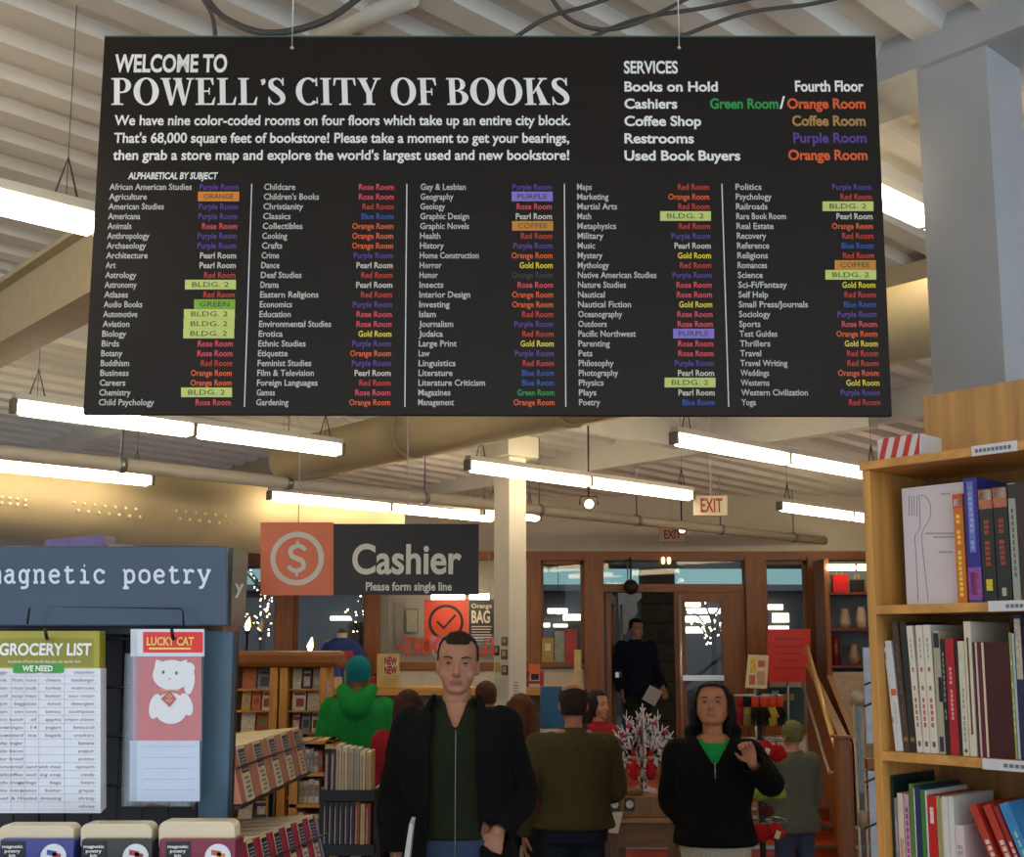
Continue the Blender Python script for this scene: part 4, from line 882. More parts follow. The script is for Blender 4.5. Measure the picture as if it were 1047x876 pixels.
def cull(me, pred):
    bm = bmesh.new(); bm.from_mesh(me); bm.verts.ensure_lookup_table()
    bmesh.ops.delete(bm, geom=[v for v in bm.verts if pred(v.co)], context='VERTS')
    for _ in range(6):
        nw = {}
        for v in bm.verts:
            nb = [e.other_vert(v) for e in v.link_edges if len(e.link_faces) == 1]
            if len(nb) == 2: nw[v] = v.co * .4 + (nb[0].co + nb[1].co) * .3
        for v, c in nw.items(): v.co = c
    bm.to_mesh(me); bm.free(); me.update(); return me
def link(name, me, m, parent, solid=0, off=1):
    me.materials.clear(); me.name = name
    for q in (m if isinstance(m, list) else [m]): me.materials.append(q)
    for p in me.polygons: p.use_smooth = True
    o = bpy.data.objects.new(name, me); C.objects.link(o); o.parent = parent
    if solid: s = o.modifiers.new('Solidify', 'SOLIDIFY'); s.thickness = solid; s.offset = off
    return o
HEADT = [(0, .10, .36, -.15), (.05, .17, .395, 0), (.12, .225, .39, .15), (.22, .27, .375, .28), (.35, .30, .37, .36), (.5, .325, .365, .42), (.65, .335, .38, .45), (.78, .315, .35, .43), (.88, .26, .27, .36), (.955, .16, .16, .23), (1.0, .05, .05, .07)]
def head_shape(mb, M, S, wide=1.0, grow=1.0, z0=0, nose=True):
    rings = []
    for z, w_, f, b in HEADT:
        if z < z0: continue
        c = Vector((0, -(f - b) / 2, z)); c.z = .5 + (z - .5) * grow
        rings.append([M @ (p * S) for p in ell(c, VX, VY, w_ * wide * grow, (f + b) / 2 * grow, 22, 2.25)])
    mb.loft(rings)
    if nose:
        def rg(z, y, w_, h): return [M @ (p * S) for p in ell(Vector((0, y, z)), VX, VY, w_, h, 10)]
        mb.loft([rg(.27, -.36, .06, .05), rg(.30, -.42, .085, .06), rg(.34, -.455, .07, .06), rg(.42, -.40, .045, .06), rg(.52, -.36, .035, .05)])
        for s in (-1, 1):   # ears
            mb.loft([[M @ (p * S) for p in ell(Vector((s * (.315 + .05 * k), .02 + .02 * k, .41)), VY, VZ, .085 * (1 - .2 * k), .13 * (1 - .15 * k), 10)] for k in (0, 1)])
        for s in (-1, 1): mb.ball(M @ (Vector((s * .2, -.25, .3)) * S), .1 * S, 8)
def hand_shape(mb, w, d, n, size=1.0, curl=.35, thumb=1, spread=.04):
    """w wrist, d pointing direction, n palm normal (fingers curl towards it), thumb = side sign"""
    d = Vector(d).normalized(); n = (Vector(n) - d * Vector(n).dot(d)).normalized(); s = d.cross(n) * thumb; w = Vector(w); k = size
    mb.loft([ell(w + d * (-.02 * k), s, n, .026 * k, .02 * k, 12), ell(w + d * .02 * k, s, n, .032 * k, .017 * k, 12), ell(w + d * .06 * k, s, n, .041 * k, .015 * k, 12), ell(w + d * .092 * k, s, n, .040 * k, .012 * k, 12)])
    for i, (o, L) in enumerate(((.030, .072), (.0105, .082), (-.0095, .076), (-.029, .060))):
        p = w + d * .08 * k + s * o * k; a = (1.5 - i) * spread; dd = d; pts = [(*p, .0095 * k)]; ang = curl * .6
        for j, seg in enumerate((.42, .33, .25)):
            v = (d * math.cos(ang) + n * math.sin(ang) + s * a).normalized(); p = p + v * (L * seg + (.012 if j == 0 else 0)) * k; pts.append((*p, (.009, .0082, .0068)[j] * k)); ang += curl
        limb(mb, pts, 8)
    p = w + d * .022 * k + s * .024 * k; v1 = (d * .55 + s * .75 + n * .3).normalized(); v2 = (d * .85 + s * .25 + n * (.3 + curl * .4)).normalized()
    q = p + v1 * .036 * k; r = q + v2 * .03 * k; t = r + v2 * .022 * k
    limb(mb, [(*p, .014 * k), (*q, .0115 * k), (*r, .010 * k), (*t, .0075 * k)], 8)
SKIN = {}
def skin(h): return mat(h, .55, 0, .06, 40, .4)
TORSO = [(.47, .165, .105, 0), (.52, .178, .118, 0), (.57, .165, .11, 0), (.62, .150, .100, 0), (.68, .165, .108, -.005), (.74, .182, .118, -.008), (.79, .185, .11, 0), (.815, .165, .092, .005), (.835, .11, .075, .01), (.85, .072, .066, .012)]
def torso_rings(H, g=0.0, gy=None, z0=0, z1=1, lean=0.0, fat=1.0, w_sh=1.0, flare=0):
    gy = g if gy is None else gy; R = []
    for z, rx, ry, yo in TORSO:
        if z < z0 or z > z1: continue
        f = fat if z < .7 else 1 + (fat - 1) * .6
        yy = yo + lean * max(0, z - .5) * H
        R.append(ell(Vector((0, yy, z * H)), VX, VY, (rx * f * (w_sh if z > .7 else 1)) * H / 1.75 + g + (flare if z < .55 else 0), (ry * f) * H / 1.75 + gy, 26, 2.3))
    return R
def wrinkle(amp, sc=9, sx=1.0):
    def f(c):
        n = noise.noise(Vector((c.x * sc * sx, c.y * sc * sx, c.z * sc * .7))) + .5 * noise.noise(Vector((c.x * sc * 2.3, c.y * sc * 2, c.z * sc * 1.7 + 5)))
        d = Vector((c.x, c.y, 0)); l = d.length or 1
        return c + d / l * n * amp
    return f
def person(name, label, H, X, Y, z0, rot, skinc, arms, head=dict(), legs=None, fat=1.0, w_sh=1.0, lean=0.0, voxel=.0065, group=None, hands=None, shoe='1c1a1a', sx=1.0):
    """returns dict with root and helpers; arms = [(shoulder, elbow, wrist)] for viewer-left then viewer-right, in metres"""
    r = thing(name, label, 'person', (X, Y, z0), rot, group)
    HS = H * .132 * head.get('scale', 1); nz = .868 * H; yaw, pitch_, roll = head.get('yaw', 0), head.get('pitch', 0), head.get('roll', 0)
    ly = lean * .36 * H
    HM = Matrix.Translation((head.get('dx', 0), ly + .012 + head.get('dy', 0), nz)) @ Matrix.Rotation(yaw, 4, 'Z') @ Matrix.Rotation(pitch_, 4, 'X') @ Matrix.Rotation(roll, 4, 'Y')
    b = MB(); b.loft(torso_rings(H, 0, lean=lean, fat=fat, w_sh=w_sh))
    limb(b, [(0, ly + .012, .80 * H, .062 * H / 1.75 * 1.0), (0, ly + .012, .85 * H, .056 * H / 1.75), (head.get('dx', 0) * .5, ly + .008 + head.get('dy', 0) * .5, .9 * H, .052 * H / 1.75)])
    head_shape(b, HM, HS, wide=head.get('wide', 1))
    k = H / 1.75
    for s in (-1, 1):
        lx = .092 * k * s; L = legs[0 if s < 0 else 1] if legs else ((lx, 0, .49 * H), (lx * 1.12, -.01, .27 * H), (lx * 1.15, .02, .05 * H))
        limb(b, [(*L[0], .088 * k), (*(Vector(L[0]) * .55 + Vector(L[1]) * .45), .075 * k), (*L[1], .056 * k), (*(Vector(L[1]) * .6 + Vector(L[2]) * .4), .054 * k), (*L[2], .036 * k)])
        fx_ = Vector(L[2]); b.loft([ell(fx_ + Vector((0, .03, -.045 * k)), VX, VZ, .03, .035, 10), ell(fx_ + Vector((0, -.05, -.055 * k)), VX, VZ, .038, .028, 10), ell(fx_ + Vector((0, -.17, -.07 * k)), VX, VZ, .036, .015, 10)])
    for i, (S_, E_, W_) in enumerate(arms):
        S_, E_, W_ = map(Vector, (S_, E_, W_)); m1 = S_ * .5 + E_ * .5; m2 = E_ * .6 + W_ * .4
        limb(b, [(*S_, .056 * k), (*m1, .047 * k), (*E_, .038 * k), (*m2, .037 * k), (*W_, .024 * k)])
        if hands and hands[i]: hand_shape(b, W_, *hands[i][0], **hands[i][1])
    HI = HM.inverted()
    def disp(c):
        p = (HI @ c) / HS
        if -.1 < p.z < 1.05 and abs(p.x) < .5 and p.y < .1:
            dn = 0
            for s in (-1, 1): dn += .042 * math.exp(-(((p.x - s * .145) / .075) ** 2 + ((p.z - .5) / .05) ** 2))
            dn += .016 * math.exp(-((p.x / .14) ** 2 + ((p.z - .17) / .02) ** 2)) - .018 * math.exp(-((p.x / .10) ** 2 + ((p.z - .2) / .022) ** 2)) - .02 * math.exp(-((p.x / .09) ** 2 + ((p.z - .14) / .022) ** 2))
            dn -= .012 * math.exp(-((abs(p.x) / .22) ** 2 + ((p.z - .57) / .03) ** 2)); dn += .02 * math.exp(-((p.x / .2) ** 2 + ((p.z - .105) / .02) ** 2))
            if p.y < -.1: p.y += dn
            return HM @ (p * HS)
        return c
    me = remesh(b, voxel, 2, disp)
    lip = mat(head.get('lip', 'a85a50'), .5, noise_amt=.05); bo = link('body', me, [skin(skinc), lip], r)
    if head.get('face', True):
        for p in me.polygons:
            q = (HI @ p.center) / HS
            if q.y < -.3 and abs(q.x) < .115 * (1 - abs(q.z - .172) * 6) and abs(q.z - .172) < .043: p.material_index = 1
        for s in (-1, 1):
            e = MB(); c = Vector((s * .145, -.288, .5)); e.ball(HM @ (c * HS), .056 * HS, 10); 
            e2 = MB(); dirv = Vector((0, -1, 0)); e2.ball(HM @ ((c + Vector((0, -.033, 0))) * HS), .029 * HS, 8)
            eo = e.build('eye', mat('64544b', .3, noise_amt=0), r, local=True); e2.build('iris', mat('2e2219', .2, noise_amt=0), eo, local=True)
            # lids
            l = MB(); 
            for sz, th in ((1, .018), (-1, .01)):
                l.tube([HM @ (Vector((s * .145 + .062 * t, -.338 + .022 * abs(t) * abs(t) + .0 , .5 + sz * (.032 - .026 * t * t))) * HS) for t in (-1, -.6, -.2, .2, .6, 1)], th * HS, 6)
            l.build('eyelid', skin(head.get('lid', skinc)), r, local=True)
            if head.get('brow'):
                q = MB(); q.tube([HM @ (Vector((s * (.145 + .095 * t), -.363 + .03 * max(0, t) , .585 + .012 * (1 - t * t) - (.012 if t < 0 else 0))) * HS) for t in (-1, -.5, 0, .5, 1)], [.008 * HS, .014 * HS, .015 * HS, .013 * HS, .006 * HS], 6); q.build('eyebrow', mat(head['brow'], .9, noise_amt=.1), r, local=True)
    # shoes
    for s in (0, 1):
        lx = .092 * k * (1 if s else -1); L = legs[s][2] if legs else (lx * 1.15, .02, .05 * H); q = Vector(L); m = MB()
        m.loft([ell(q + Vector((0, .065, -.045 * k)), VX, VZ, .03, .035, 14, 2.6), ell(q + Vector((0, .02, -.035 * k)), VX, VZ, .043, .05, 14, 2.6), ell(q + Vector((0, -.07, -.05 * k)), VX, VZ, .047, .038, 14, 2.6), ell(q + Vector((0, -.16, -.062 * k)), VX, VZ, .046, .024, 14, 2.6), ell(q + Vector((0, -.195, -.066 * k)), VX, VZ, .03, .014, 14, 2.6)])
        dz = -min(v.z for v in m.v)
        m.v = [Vector((v.x, v.y, max(v.z + 0, .002))) for v in m.v]; m.build('shoe', mat(shoe, .5), r, local=True)
    return dict(r=r, H=H, k=k, HM=HM, HS=HS, ly=ly, arms=arms, lean=lean, fat=fat, w_sh=w_sh, legs=legs)
def jacket(P, name, m, g=.02, z0=.5, z1=.85, sleeve=.012, amp=.006, voxel=.009, pred=None, solid=.006, flare=.01, cuff=.97, collar=0, sleeves=True, gy=None, extra=None, sc=9, hands=[1, 1]):
    H, k = P['H'], P['k']; b = MB(); b.loft(torso_rings(H, g, gy=gy, z0=z0, z1=z1, lean=P['lean'], fat=P['fat'], w_sh=P['w_sh'], flare=flare))
    if sleeves:
        for (S_, E_, W_) in P['arms']:
            S_, E_, W_ = map(Vector, (S_, E_, W_)); W2 = E_ + (W_ - E_) * cuff; m1 = S_ * .5 + E_ * .5
            limb(b, [(*S_, .058 * k + sleeve), (*m1, .052 * k + sleeve), (*E_, .046 * k + sleeve), (*((E_ + W2) / 2), .043 * k + sleeve), (*W2, .034 * k + sleeve)])
    if collar: 
        c0 = Vector((0, P['ly'] + .012, .835 * H)); b.loft([ell(c0 + VZ * z, VX, VY, (.07 + r_) * k, (.068 + r_) * k, 20) for z, r_ in ((-.02, .03), (.015, .014), (collar * .6, .008), (collar, .006))])
    if extra: extra(b, P)
    me = remesh(b, voxel, 3, wrinkle(amp, sc))
    HM, HS = P['HM'], P['HS']; HI = HM.inverted()
    # neck hole
    def pr(c):
        q = c - Vector((0, P['ly'] + .012, 0)); inneck = collar and c.z > .835 * H + collar * .75 and (q.x ** 2 + q.y ** 2) < (.078 * k) ** 2
        wrist = False
        for hi_, (S_, E_, W_) in enumerate(P['arms']):
            if not hands[hi_]: continue
            W_ = Vector(W_); E_ = Vector(E_); d = (W_ - E_).normalized(); W2 = E_ + (W_ - E_) * cuff
            if sleeves and (c - W2).dot(d) > .018 and (c - W2).length < .075: wrist = True
        return inneck or wrist or (pred(c) if pred else False)
    cull(me, pr); return link(name, me, m, P['r'], solid, 0)
def trousers(P, m, z1=.56, g=.012, amp=.006, voxel=.011):
    H, k = P['H'], P['k']; b = MB(); b.loft(torso_rings(H, g, z0=.46, z1=z1 + .02, fat=P['fat']))
    for s in (-1, 1):
        lx = .092 * k * s; L = P['legs'][0 if s < 0 else 1] if P['legs'] else ((lx, 0, .49 * H), (lx * 1.12, -.01, .27 * H), (lx * 1.15, .02, .05 * H))
        L = [Vector(q) for q in L]; limb(b, [(*L[0], .098 * k), (*(L[0] * .55 + L[1] * .45), .088 * k), (*L[1], .072 * k), (*(L[1] * .5 + L[2] * .5), .068 * k), (*(L[2] + Vector((0, 0, -.01))), .062 * k)])
    return link('trousers', remesh(b, voxel, 2, wrinkle(amp)), m, P['r'])
def hair_cap(P, m, pred, grow=1.06, voxel=.006, amp=.003, extra=None, name='hair', wide=1.0, sc=60):
    b = MB(); HM, HS = P['HM'], P['HS']; head_shape(b, HM, HS, wide=wide, grow=grow, nose=False)
    if extra: extra(b, lambda x, y, z: HM @ (Vector((x, y, z)) * HS), HS)
    HI = HM.inverted()
    def disp(c):
        n = noise.noise(c * sc) + .6 * noise.noise(Vector((c.x * sc * 2, c.y * sc * 2, c.z * sc * .4))); d = (c - HM @ (Vector((0, 0, .5)) * HS)).normalized(); return c + d * n * amp
    me = remesh(b, voxel, 1, disp); cull(me, lambda c: pred((HI @ c) / HS)); return link(name, me, m, P['r'], .003, 0)
HAIRM = lambda h: mat(h, .75, 0, .35, 220, .35, .6)
# ---------------------------------------------------------------- 1. the man walking in front
Yp = 4.7; xc = at(467, 700, Yp).x; Hm = at(463, 645.5, Yp).z
arms = [((-.172, .0, 1.45), (-.235, .06, 1.17), (-.225, -.06, .975)), ((.172, 0, 1.45), (.245, .09, 1.19), (.165, -.10, 1.065))]
hands = [(((.12, -.15, -1), (1, 0, 0)), dict(curl=.5, thumb=-1)), (((-.35, -.05, -1), (.1, .95, 0)), dict(curl=.35, thumb=-1, spread=.06))]
P = person('person', 'short-haired person in open black jacket over dark green zip sweater walking towards the room', Hm, xc, Yp, 0, 0, 'b98468', arms, head=dict(scale=.98, brow='3a2518', lip='9c5a50', roll=.03), w_sh=.93, fat=.98, voxel=.0052, hands=hands)
man = P; H = Hm
trousers(P, cloth('3c4a66'))
def vneck(c): return c.y < 0 and c.z > 1.455 and abs(c.x) < (c.z - 1.455) * .40 + .003 and c.z < 1.7
jacket(P, 'zip_sweater', cloth('232a1b', .2), g=.012, z0=.525, z1=.84, sleeve=.0, amp=.004, pred=vneck, flare=.002, cuff=.9, collar=.055, voxel=.008)
z = MB(); z.tube([Vector((.004, -.135 - .012 * math.sin((q - .93) * 5), q)) for q in (.94, 1.0, 1.06, 1.12, 1.18, 1.24, 1.3, 1.36, 1.42, 1.45)], .0022, 5); z.build('zipper', mat('8a8c84', .35, .6, 0), P['r'], local=True)
def opening(c):
    if c.y > -.015: return False
    w_ = .085 + .05 * max(0, 1.3 - c.z)
    return abs(c.x + .003) < w_ and c.z < 1.6
def lapels(b, P):
    for s in (-1, 1): limb(b, [(s * .075, -.02, 1.575, .016), (s * .095, -.075, 1.53, .018), (s * .105, -.115, 1.46, .014), (s * .098, -.135, 1.38, .009)], 8)
jacket(P, 'jacket', cloth('0f1012', .2), g=.042, z0=.45, z1=.84, sleeve=.022, amp=.010, pred=opening, flare=.02, cuff=.98, collar=.04, solid=.012, extra=lapels, voxel=.009, sc=8)
def hp(q):
    front = q.y < -.02
    line = .80 + .06 * (abs(q.x) > .2)
    if q.z < .36: return True
    if front and q.z < line and not (abs(q.x) > .27 and q.y > -.12 and q.z > .52): return True
    if abs(q.x) > .24 and q.y < .1 and q.z < .5: return True
    return False
hair_cap(P, HAIRM('2a1a12'), hp, grow=1.045, amp=.002, extra=lambda b, T, S: b.ball(T(0, -.14, .93), .17 * S, 10, sc=(1.15, 1, .55)))
# folded newspaper held low in the viewer-left hand
a = at(420, 862, Yp - .1); m = MB(); m.prism([at(411, 890, Yp - .34), at(417, 890, Yp - .34), at(422.5, 842, Yp - .28), at(418.5, 842, Yp - .28)], (.0, .1, .01)); o = m.build('newspaper', mat('c8ccd4', .6, noise_amt=.1)); tag(o, 'folded white paper held low by the black-jacketed walking person', 'paper')
# ---------------------------------------------------------------- 2. person in black hoodie looking up
Yp = 5.9; xc = at(728, 720, Yp).x; Hm = at(722, 703, Yp).z + .012
T3 = lambda px, py, dy=0: (at(px, py, Yp + dy) - Vector((xc, Yp, 0)))
k = Hm / 1.75
arms = [((-.17, 0, 1.245), (-.20, .03, 1.02), (-.10, -.08, .88)), ((.16, 0, 1.245), tuple(T3(797, 800, -.10)), tuple(T3(774, 782, -.26)))]
arms[1] = ((.17, 0, 1.245), tuple(T3(787, 800, -.02)), tuple(T3(774, 780, -.2)))
hands = [None, (((-.3, -.05, 1), (-.25, -1, 0)), dict(curl=1.05, thumb=-1, size=.88, spread=.02))]
P = person('person', 'person in black hoodie and bright green shirt looking up with one hand raised', Hm, xc, Yp, 0, -.12, 'b57a58', arms, head=dict(scale=1.07, wide=1.12, brow='1c1410', pitch=-.34, yaw=-.12, lip='a05a4c'), fat=1.04, w_sh=.96, voxel=.0055, hands=hands)
trousers(P, cloth('b8b09a'), z1=.55)
H = Hm
def vn(c): return c.y < -.01 and abs(c.x) < max(0, (c.z - (.762 * H)) * .62) and c.z < .99 * H
jacket(P, 'shirt', cloth('1f9a4a', .08), g=.008, z0=.5, z1=.84, sleeves=False, amp=.001, flare=0, pred=lambda c: c.z > .825 * H - .0 and c.y < .02 and abs(c.x) < .05, collar=0)
def hoodx(b, P):
    ly = P['ly']
    limb(b, [(-.075, -.03, .835 * H, .03), (-.098, .03, .855 * H, .04), (-.05, .10, .85 * H, .055), (.05, .10, .85 * H, .055), (.098, .03, .855 * H, .04), (.075, -.03, .835 * H, .03)], 12)
jacket(P, 'hoodie', cloth('0b0b0c', .15), g=.034, z0=.48, z1=.84, sleeve=.022, amp=.009, pred=vn, flare=.005, cuff=.99, solid=.01, extra=hoodx, hands=[0, 1], voxel=.009)
m = MB(); zz = .755 * H; m.tube([(0, -.155, zz + .025), (0, -.158, zz - .05)], .003, 6); m.build('zipper', mat('b8b8b0', .3, .7, 0), P['r'], local=True)
def hp2(q):
    return q.y < -.06 and abs(q.x) < .36 * (1 - max(0, (q.z - .55)) * 1.0) and q.z < .86
hair_cap(P, HAIRM('0c0a0a'), lambda q: hp2(q), grow=1.1, amp=.003, wide=1.15, extra=lambda b, T, S: [limb(b, [(*T(s * .36, .02, .7), .10 * S), (*T(s * .40, .06, .35), .12 * S), (*T(s * .40, .08, .02), .12 * S), (*T(s * .36, .08, -.22), .09 * S)]) for s in (-1, 1)] + [limb(b, [(*T(0, .3, .6), .22 * S), (*T(0, .38, .2), .24 * S), (*T(0, .36, -.2), .18 * S)])])
# ---------------------------------------------------------------- 3. balding person from behind, olive jacket
Yp = 6.5; xc = at(586, 720, Yp).x; Hm = at(585, 700, Yp).z
arms = [((-.19, 0, 1.235), (-.255, -.03, .99), (-.20, -.19, .84)), ((.19, 0, 1.235), (.265, .02, 1.0), (.245, -.05, .76))]
arms = [((-.18, 0, 1.235), (-.232, -.05, 1.0), (-.15, -.22, .95)), ((.19, 0, 1.235), (.265, .02, 1.0), (.262, -.05, .78))]
hands = [(((0, -.6, -.4), (0, 0, -1)), dict(thumb=1)), (((0, -.1, -1), (-1, 0, 0)), dict(thumb=1))]
P = person('person', 'balding person seen from behind in an olive green jacket and dark jeans', Hm, xc, Yp, 0, math.pi + .05, 'a8735a', arms, head=dict(scale=1.08, pitch=.1), fat=1.14, w_sh=1.06, voxel=.008, hands=hands)
trousers(P, cloth('1f2836'))
H = Hm
jacket(P, 'jacket', cloth('4a4228', .15, .7), g=.03, z0=.48, z1=.84, sleeve=.02, amp=.008, flare=.015, collar=.045, solid=.01)
hair_cap(P, HAIRM('2c1c14'), lambda q: (q.z > .72 and q.y < .46 and abs(q.x) < .30 and q.z > .72 + max(0, q.y - .1) * .3) or (q.y < -.05) or q.z < .18, grow=1.06, amp=.002)
# ---------------------------------------------------------------- 4. green jacket and teal beanie from behind
Yp = 8.0; xc = at(366, 720, Yp).x; Hm = at(366, 669, Yp).z
arms = [((-.17, 0, .79 * Hm), (-.225, -.03, .64 * Hm), (-.15, -.2, .58 * Hm)), ((.17, 0, .79 * Hm), (.225, .0, .64 * Hm), (.17, -.18, .56 * Hm))]
hands = [(((.3, -.9, .1), (0, 0, -1)), dict(thumb=1)), (((-.3, -.9, .1), (0, 0, -1)), dict(thumb=-1))]
P = person('person', 'person seen from behind in a bright green hooded jacket and teal knit beanie', Hm - .02, xc, Yp, 0, math.pi, 'a8735a', arms, head=dict(face=True), fat=1.0, w_sh=.92, voxel=.009, hands=hands)
trousers(P, cloth('20242c'))
H = Hm
def hood(b, P): limb(b, [(-.075, -.04, .865 * H, .03), (-.095, .04, .865 * H, .04), (-.05, .11, .83 * H, .065), (0, .13, .795 * H, .075), (.05, .11, .83 * H, .065), (.095, .04, .865 * H, .04), (.075, -.04, .865 * H, .03)], 12)
jacket(P, 'hooded_jacket', cloth('1c8c3e', .12), g=.04, z0=.46, z1=.84, sleeve=.024, amp=.010, flare=.015, extra=hood, solid=.01, voxel=.01)
b = MB(); head_shape(b, P['HM'], P['HS'], grow=1.12, nose=False); HI = P['HM'].inverted()
me = remesh(b, .007, 2, lambda c: c + Vector((0, 0, .0018 * math.sin(c.z * 420)))); cull(me, lambda c: ((HI @ c) / P['HS']).z < .30); link('beanie', me, cloth('147a86', .12, .9), P['r'], .004, 0)
# ---------------------------------------------------------------- 5-8. further shoppers, mostly hidden
def shopper(label, px, pytop, Yp, rot, jc, hairc, long_=False, H=None, headkw=None, tr='20242c', fat=1.0, skinc='b98468', aw=1.0):
    xc = at(px, 720, Yp).x; Hm = at(px, pytop, Yp).z - .0
    s = Hm / 1.75; w = s * aw
    arms = [((-.175 * w, 0, .8 * Hm), (-.225 * w, -.02, .64 * Hm), (-.17 * w, -.12 * aw, .53 * Hm)), ((.175 * w, 0, .8 * Hm), (.225 * w, -.02, .64 * Hm), (.17 * w, -.12 * aw, .53 * Hm))]
    hands = [(((.3, -.9, -.3), (0, 0, -1)), dict(thumb=1)), (((-.3, -.9, -.3), (0, 0, -1)), dict(thumb=-1))]
    P = person('person', label, Hm, xc, Yp, 0, rot, skinc, arms, head=headkw or dict(brow='2a1a12'), fat=fat, voxel=.009, hands=hands)
    trousers(P, cloth(tr)); jacket(P, 'coat', cloth(jc), g=.03, z0=.46, z1=.84, sleeve=.02, amp=.008, flare=.02, collar=.04, solid=.01, voxel=.011)
    ex = None
    if long_: ex = lambda b, T, S: [limb(b, [(*T(s_ * .3, .1, .7), .14 * S), (*T(s_ * .34, .14, .3), .15 * S), (*T(s_ * .33, .2, -.1), .14 * S), (*T(s_ * .25, .28, -.5), .09 * S)]) for s_ in (-1, 1)] + [limb(b, [(*T(0, .3, .6), .22 * S), (*T(0, .42, .2), .24 * S), (*T(0, .46, -.3), .2 * S), (*T(0, .46, -.6), .12 * S)])]
    hair_cap(P, HAIRM(hairc), lambda q: q.y < -.1 and abs(q.x) < .30 and q.z < .82 or (not long_ and q.z < .25), grow=1.09, extra=ex, amp=.004, voxel=.008)
    return P
shopper('person with reddish brown hair and red top behind the walking person, left side', 417, 706, 7.3, math.pi + .2, '8a1c28', '3c1a12', True)
shopper('person with long auburn hair and red coat between the two jackets', 533, 710, 7.3, math.pi - .15, '7a1420', '5a2c18', True)
shopper('person with brown hair just behind the black jacket shoulder', 497, 697, 8.3, math.pi, '5a4a3a', '4a2a18', False)
shopper('dark-haired person in red turned sideways beside the olive jacket', 612, 706, 8.5, 1.0, '8a1a22', '1c1210', True, aw=.85)
# child in a grey-green coat behind the accessory stand
shopper('small person in grey-green hooded coat and blue jeans behind the red mittens', 808, 737, 7.7, math.pi + .3, '5a5c4c', '6a6a3c', False, tr='3a4458', fat=1.0)
# ---------------------------------------------------------------- 9. person in the doorway
Yp = 14.35; xc = at(651, 700, Yp).x; zt_ = at(650, 632.5, Yp).z; Hm = zt_ - .44
arms = [((-.19, 0, .8 * Hm), (-.24, .02, .63 * Hm), (-.22, -.05, .5 * Hm)), ((.19, 0, .8 * Hm), (.25, .0, .63 * Hm), (.27, -.16, .52 * Hm))]
hands = [(((0, -.1, -1), (1, 0, 0)), dict(thumb=-1)), (((0, -.5, -.8), (0, .6, -.4)), dict(thumb=-1))]
P = person('person', 'person in dark navy coat standing in the open doorway holding a white paper', Hm, xc, Yp, .44, .35, 'a8735a', arms, head=dict(brow='1c1410', yaw=.25, pitch=.15), voxel=.009, hands=hands)
trousers(P, cloth('2a2620')); jacket(P, 'coat', cloth('141a2a'), g=.035, z0=.46, z1=.84, sleeve=.022, amp=.009, flare=.02, collar=.04, solid=.01)
hair_cap(P, HAIRM('16100e'), lambda q: q.y < -.08 and q.z < .84 or q.z < .3, grow=1.08, amp=.003)
q0 = at(667, 711, Yp - .2); m = MB(); R_ = Matrix.Rotation(.5, 3, 'Y') @ Matrix.Rotation(.3, 3, 'X'); m.box(q0, (.17, .006, .2), R_); o = m.build('white_paper', mat('c8ccd0', .6, noise_amt=.05)); tag(o, 'white sheet held by the person in the doorway', 'paper')
# ================================================================== OUTSIDE THE DOORS
t = thing('market_building', 'low dark building across the street with bright shop strips and stand-in tube reflections', 'building', (1, 24, .44))
zt_ = at(700, 604, 24).z
m = MB(); m.slab((-14, 24, .44), (30, 0, 0), (0, 5, 0), (0, 0, zt_ - .44)); m.build('wall', mat('1c1a16', .8, noise_amt=.25, scale=1.5), t)
m = MB(); m.slab((-14, 23.8, zt_), (30, 0, 0), (0, 5.3, 0), (0, 0, .12)); m.build('roof', mat('383c3c', .7), t)
MB_ = emit('f4f0dc', 2.6, 'shop_and_reflection_glow'); MW_ = emit('ffcf80', 3.0, 'warm_bulb')
for q in ((560, 622, 580, 627), (576, 628, 598, 634), (551, 637, 562, 641), (566, 638, 580, 641), (784, 618, 800, 623), (790, 627, 806, 636), (784, 640, 806, 644), (700, 616, 716, 620), (703, 622, 738, 627), (700, 630, 730, 636), (700, 641, 728, 647), (338, 630, 360, 634)):  # strips behind the right door stand in for tube reflections in its glass
    a = at(q[0], q[3], 23.95); b = at(q[2], q[1], 23.95); m = MB(); m.slab((a.x, 23.9, a.z), (b.x - a.x, 0, 0), (0, .09, 0), (0, 0, b.z - a.z)); m.build('shop_and_reflection_strip', MB_, t)
m = MB(); m.slab((-14, 13.9, 2.95), (30, 0, 0), (0, 3.6, 0), (0, 0, .15)); o = m.build('awning', mat('2a2c2c', .7)); tag(o, 'dark awning roof over the pavement outside the windows', 'awning')
for k in range(2):
    q = at(678 + 6 * k, 573, 13.42); m = MB(); m.ball(q, .022, 8, sc=(1, .4, 2)); o = m.build('bulb', MW_); tag(o, 'tiny warm bulb high in the transom over the doors, ' + ('left' if k == 0 else 'right') + ' of the pair', 'bulb', 'bulbs over the doors')
m = MB(); a = at(657, 700, 16.6); b = at(692, 700, 16.6); m.slab((a.x, 16.6, .44), (b.x - a.x, 0, 0), (0, .3, 0), (0, 0, 2.45))
bk = mat('4a3a26', .85, noise_amt=.3, scale=5, bump=.6); o = m.build('stone_wall', bk); tag(o, 'brownish stone wall seen through the open doorway', 'wall')
for r in range(9):
    m = MB(); m.slab((a.x - .01, 16.585, .5 + r * .27), (b.x - a.x + .02, 0, 0), (0, .02, 0), (0, 0, .02)); m.build('mortar_joint', mat('332819', .9), o)
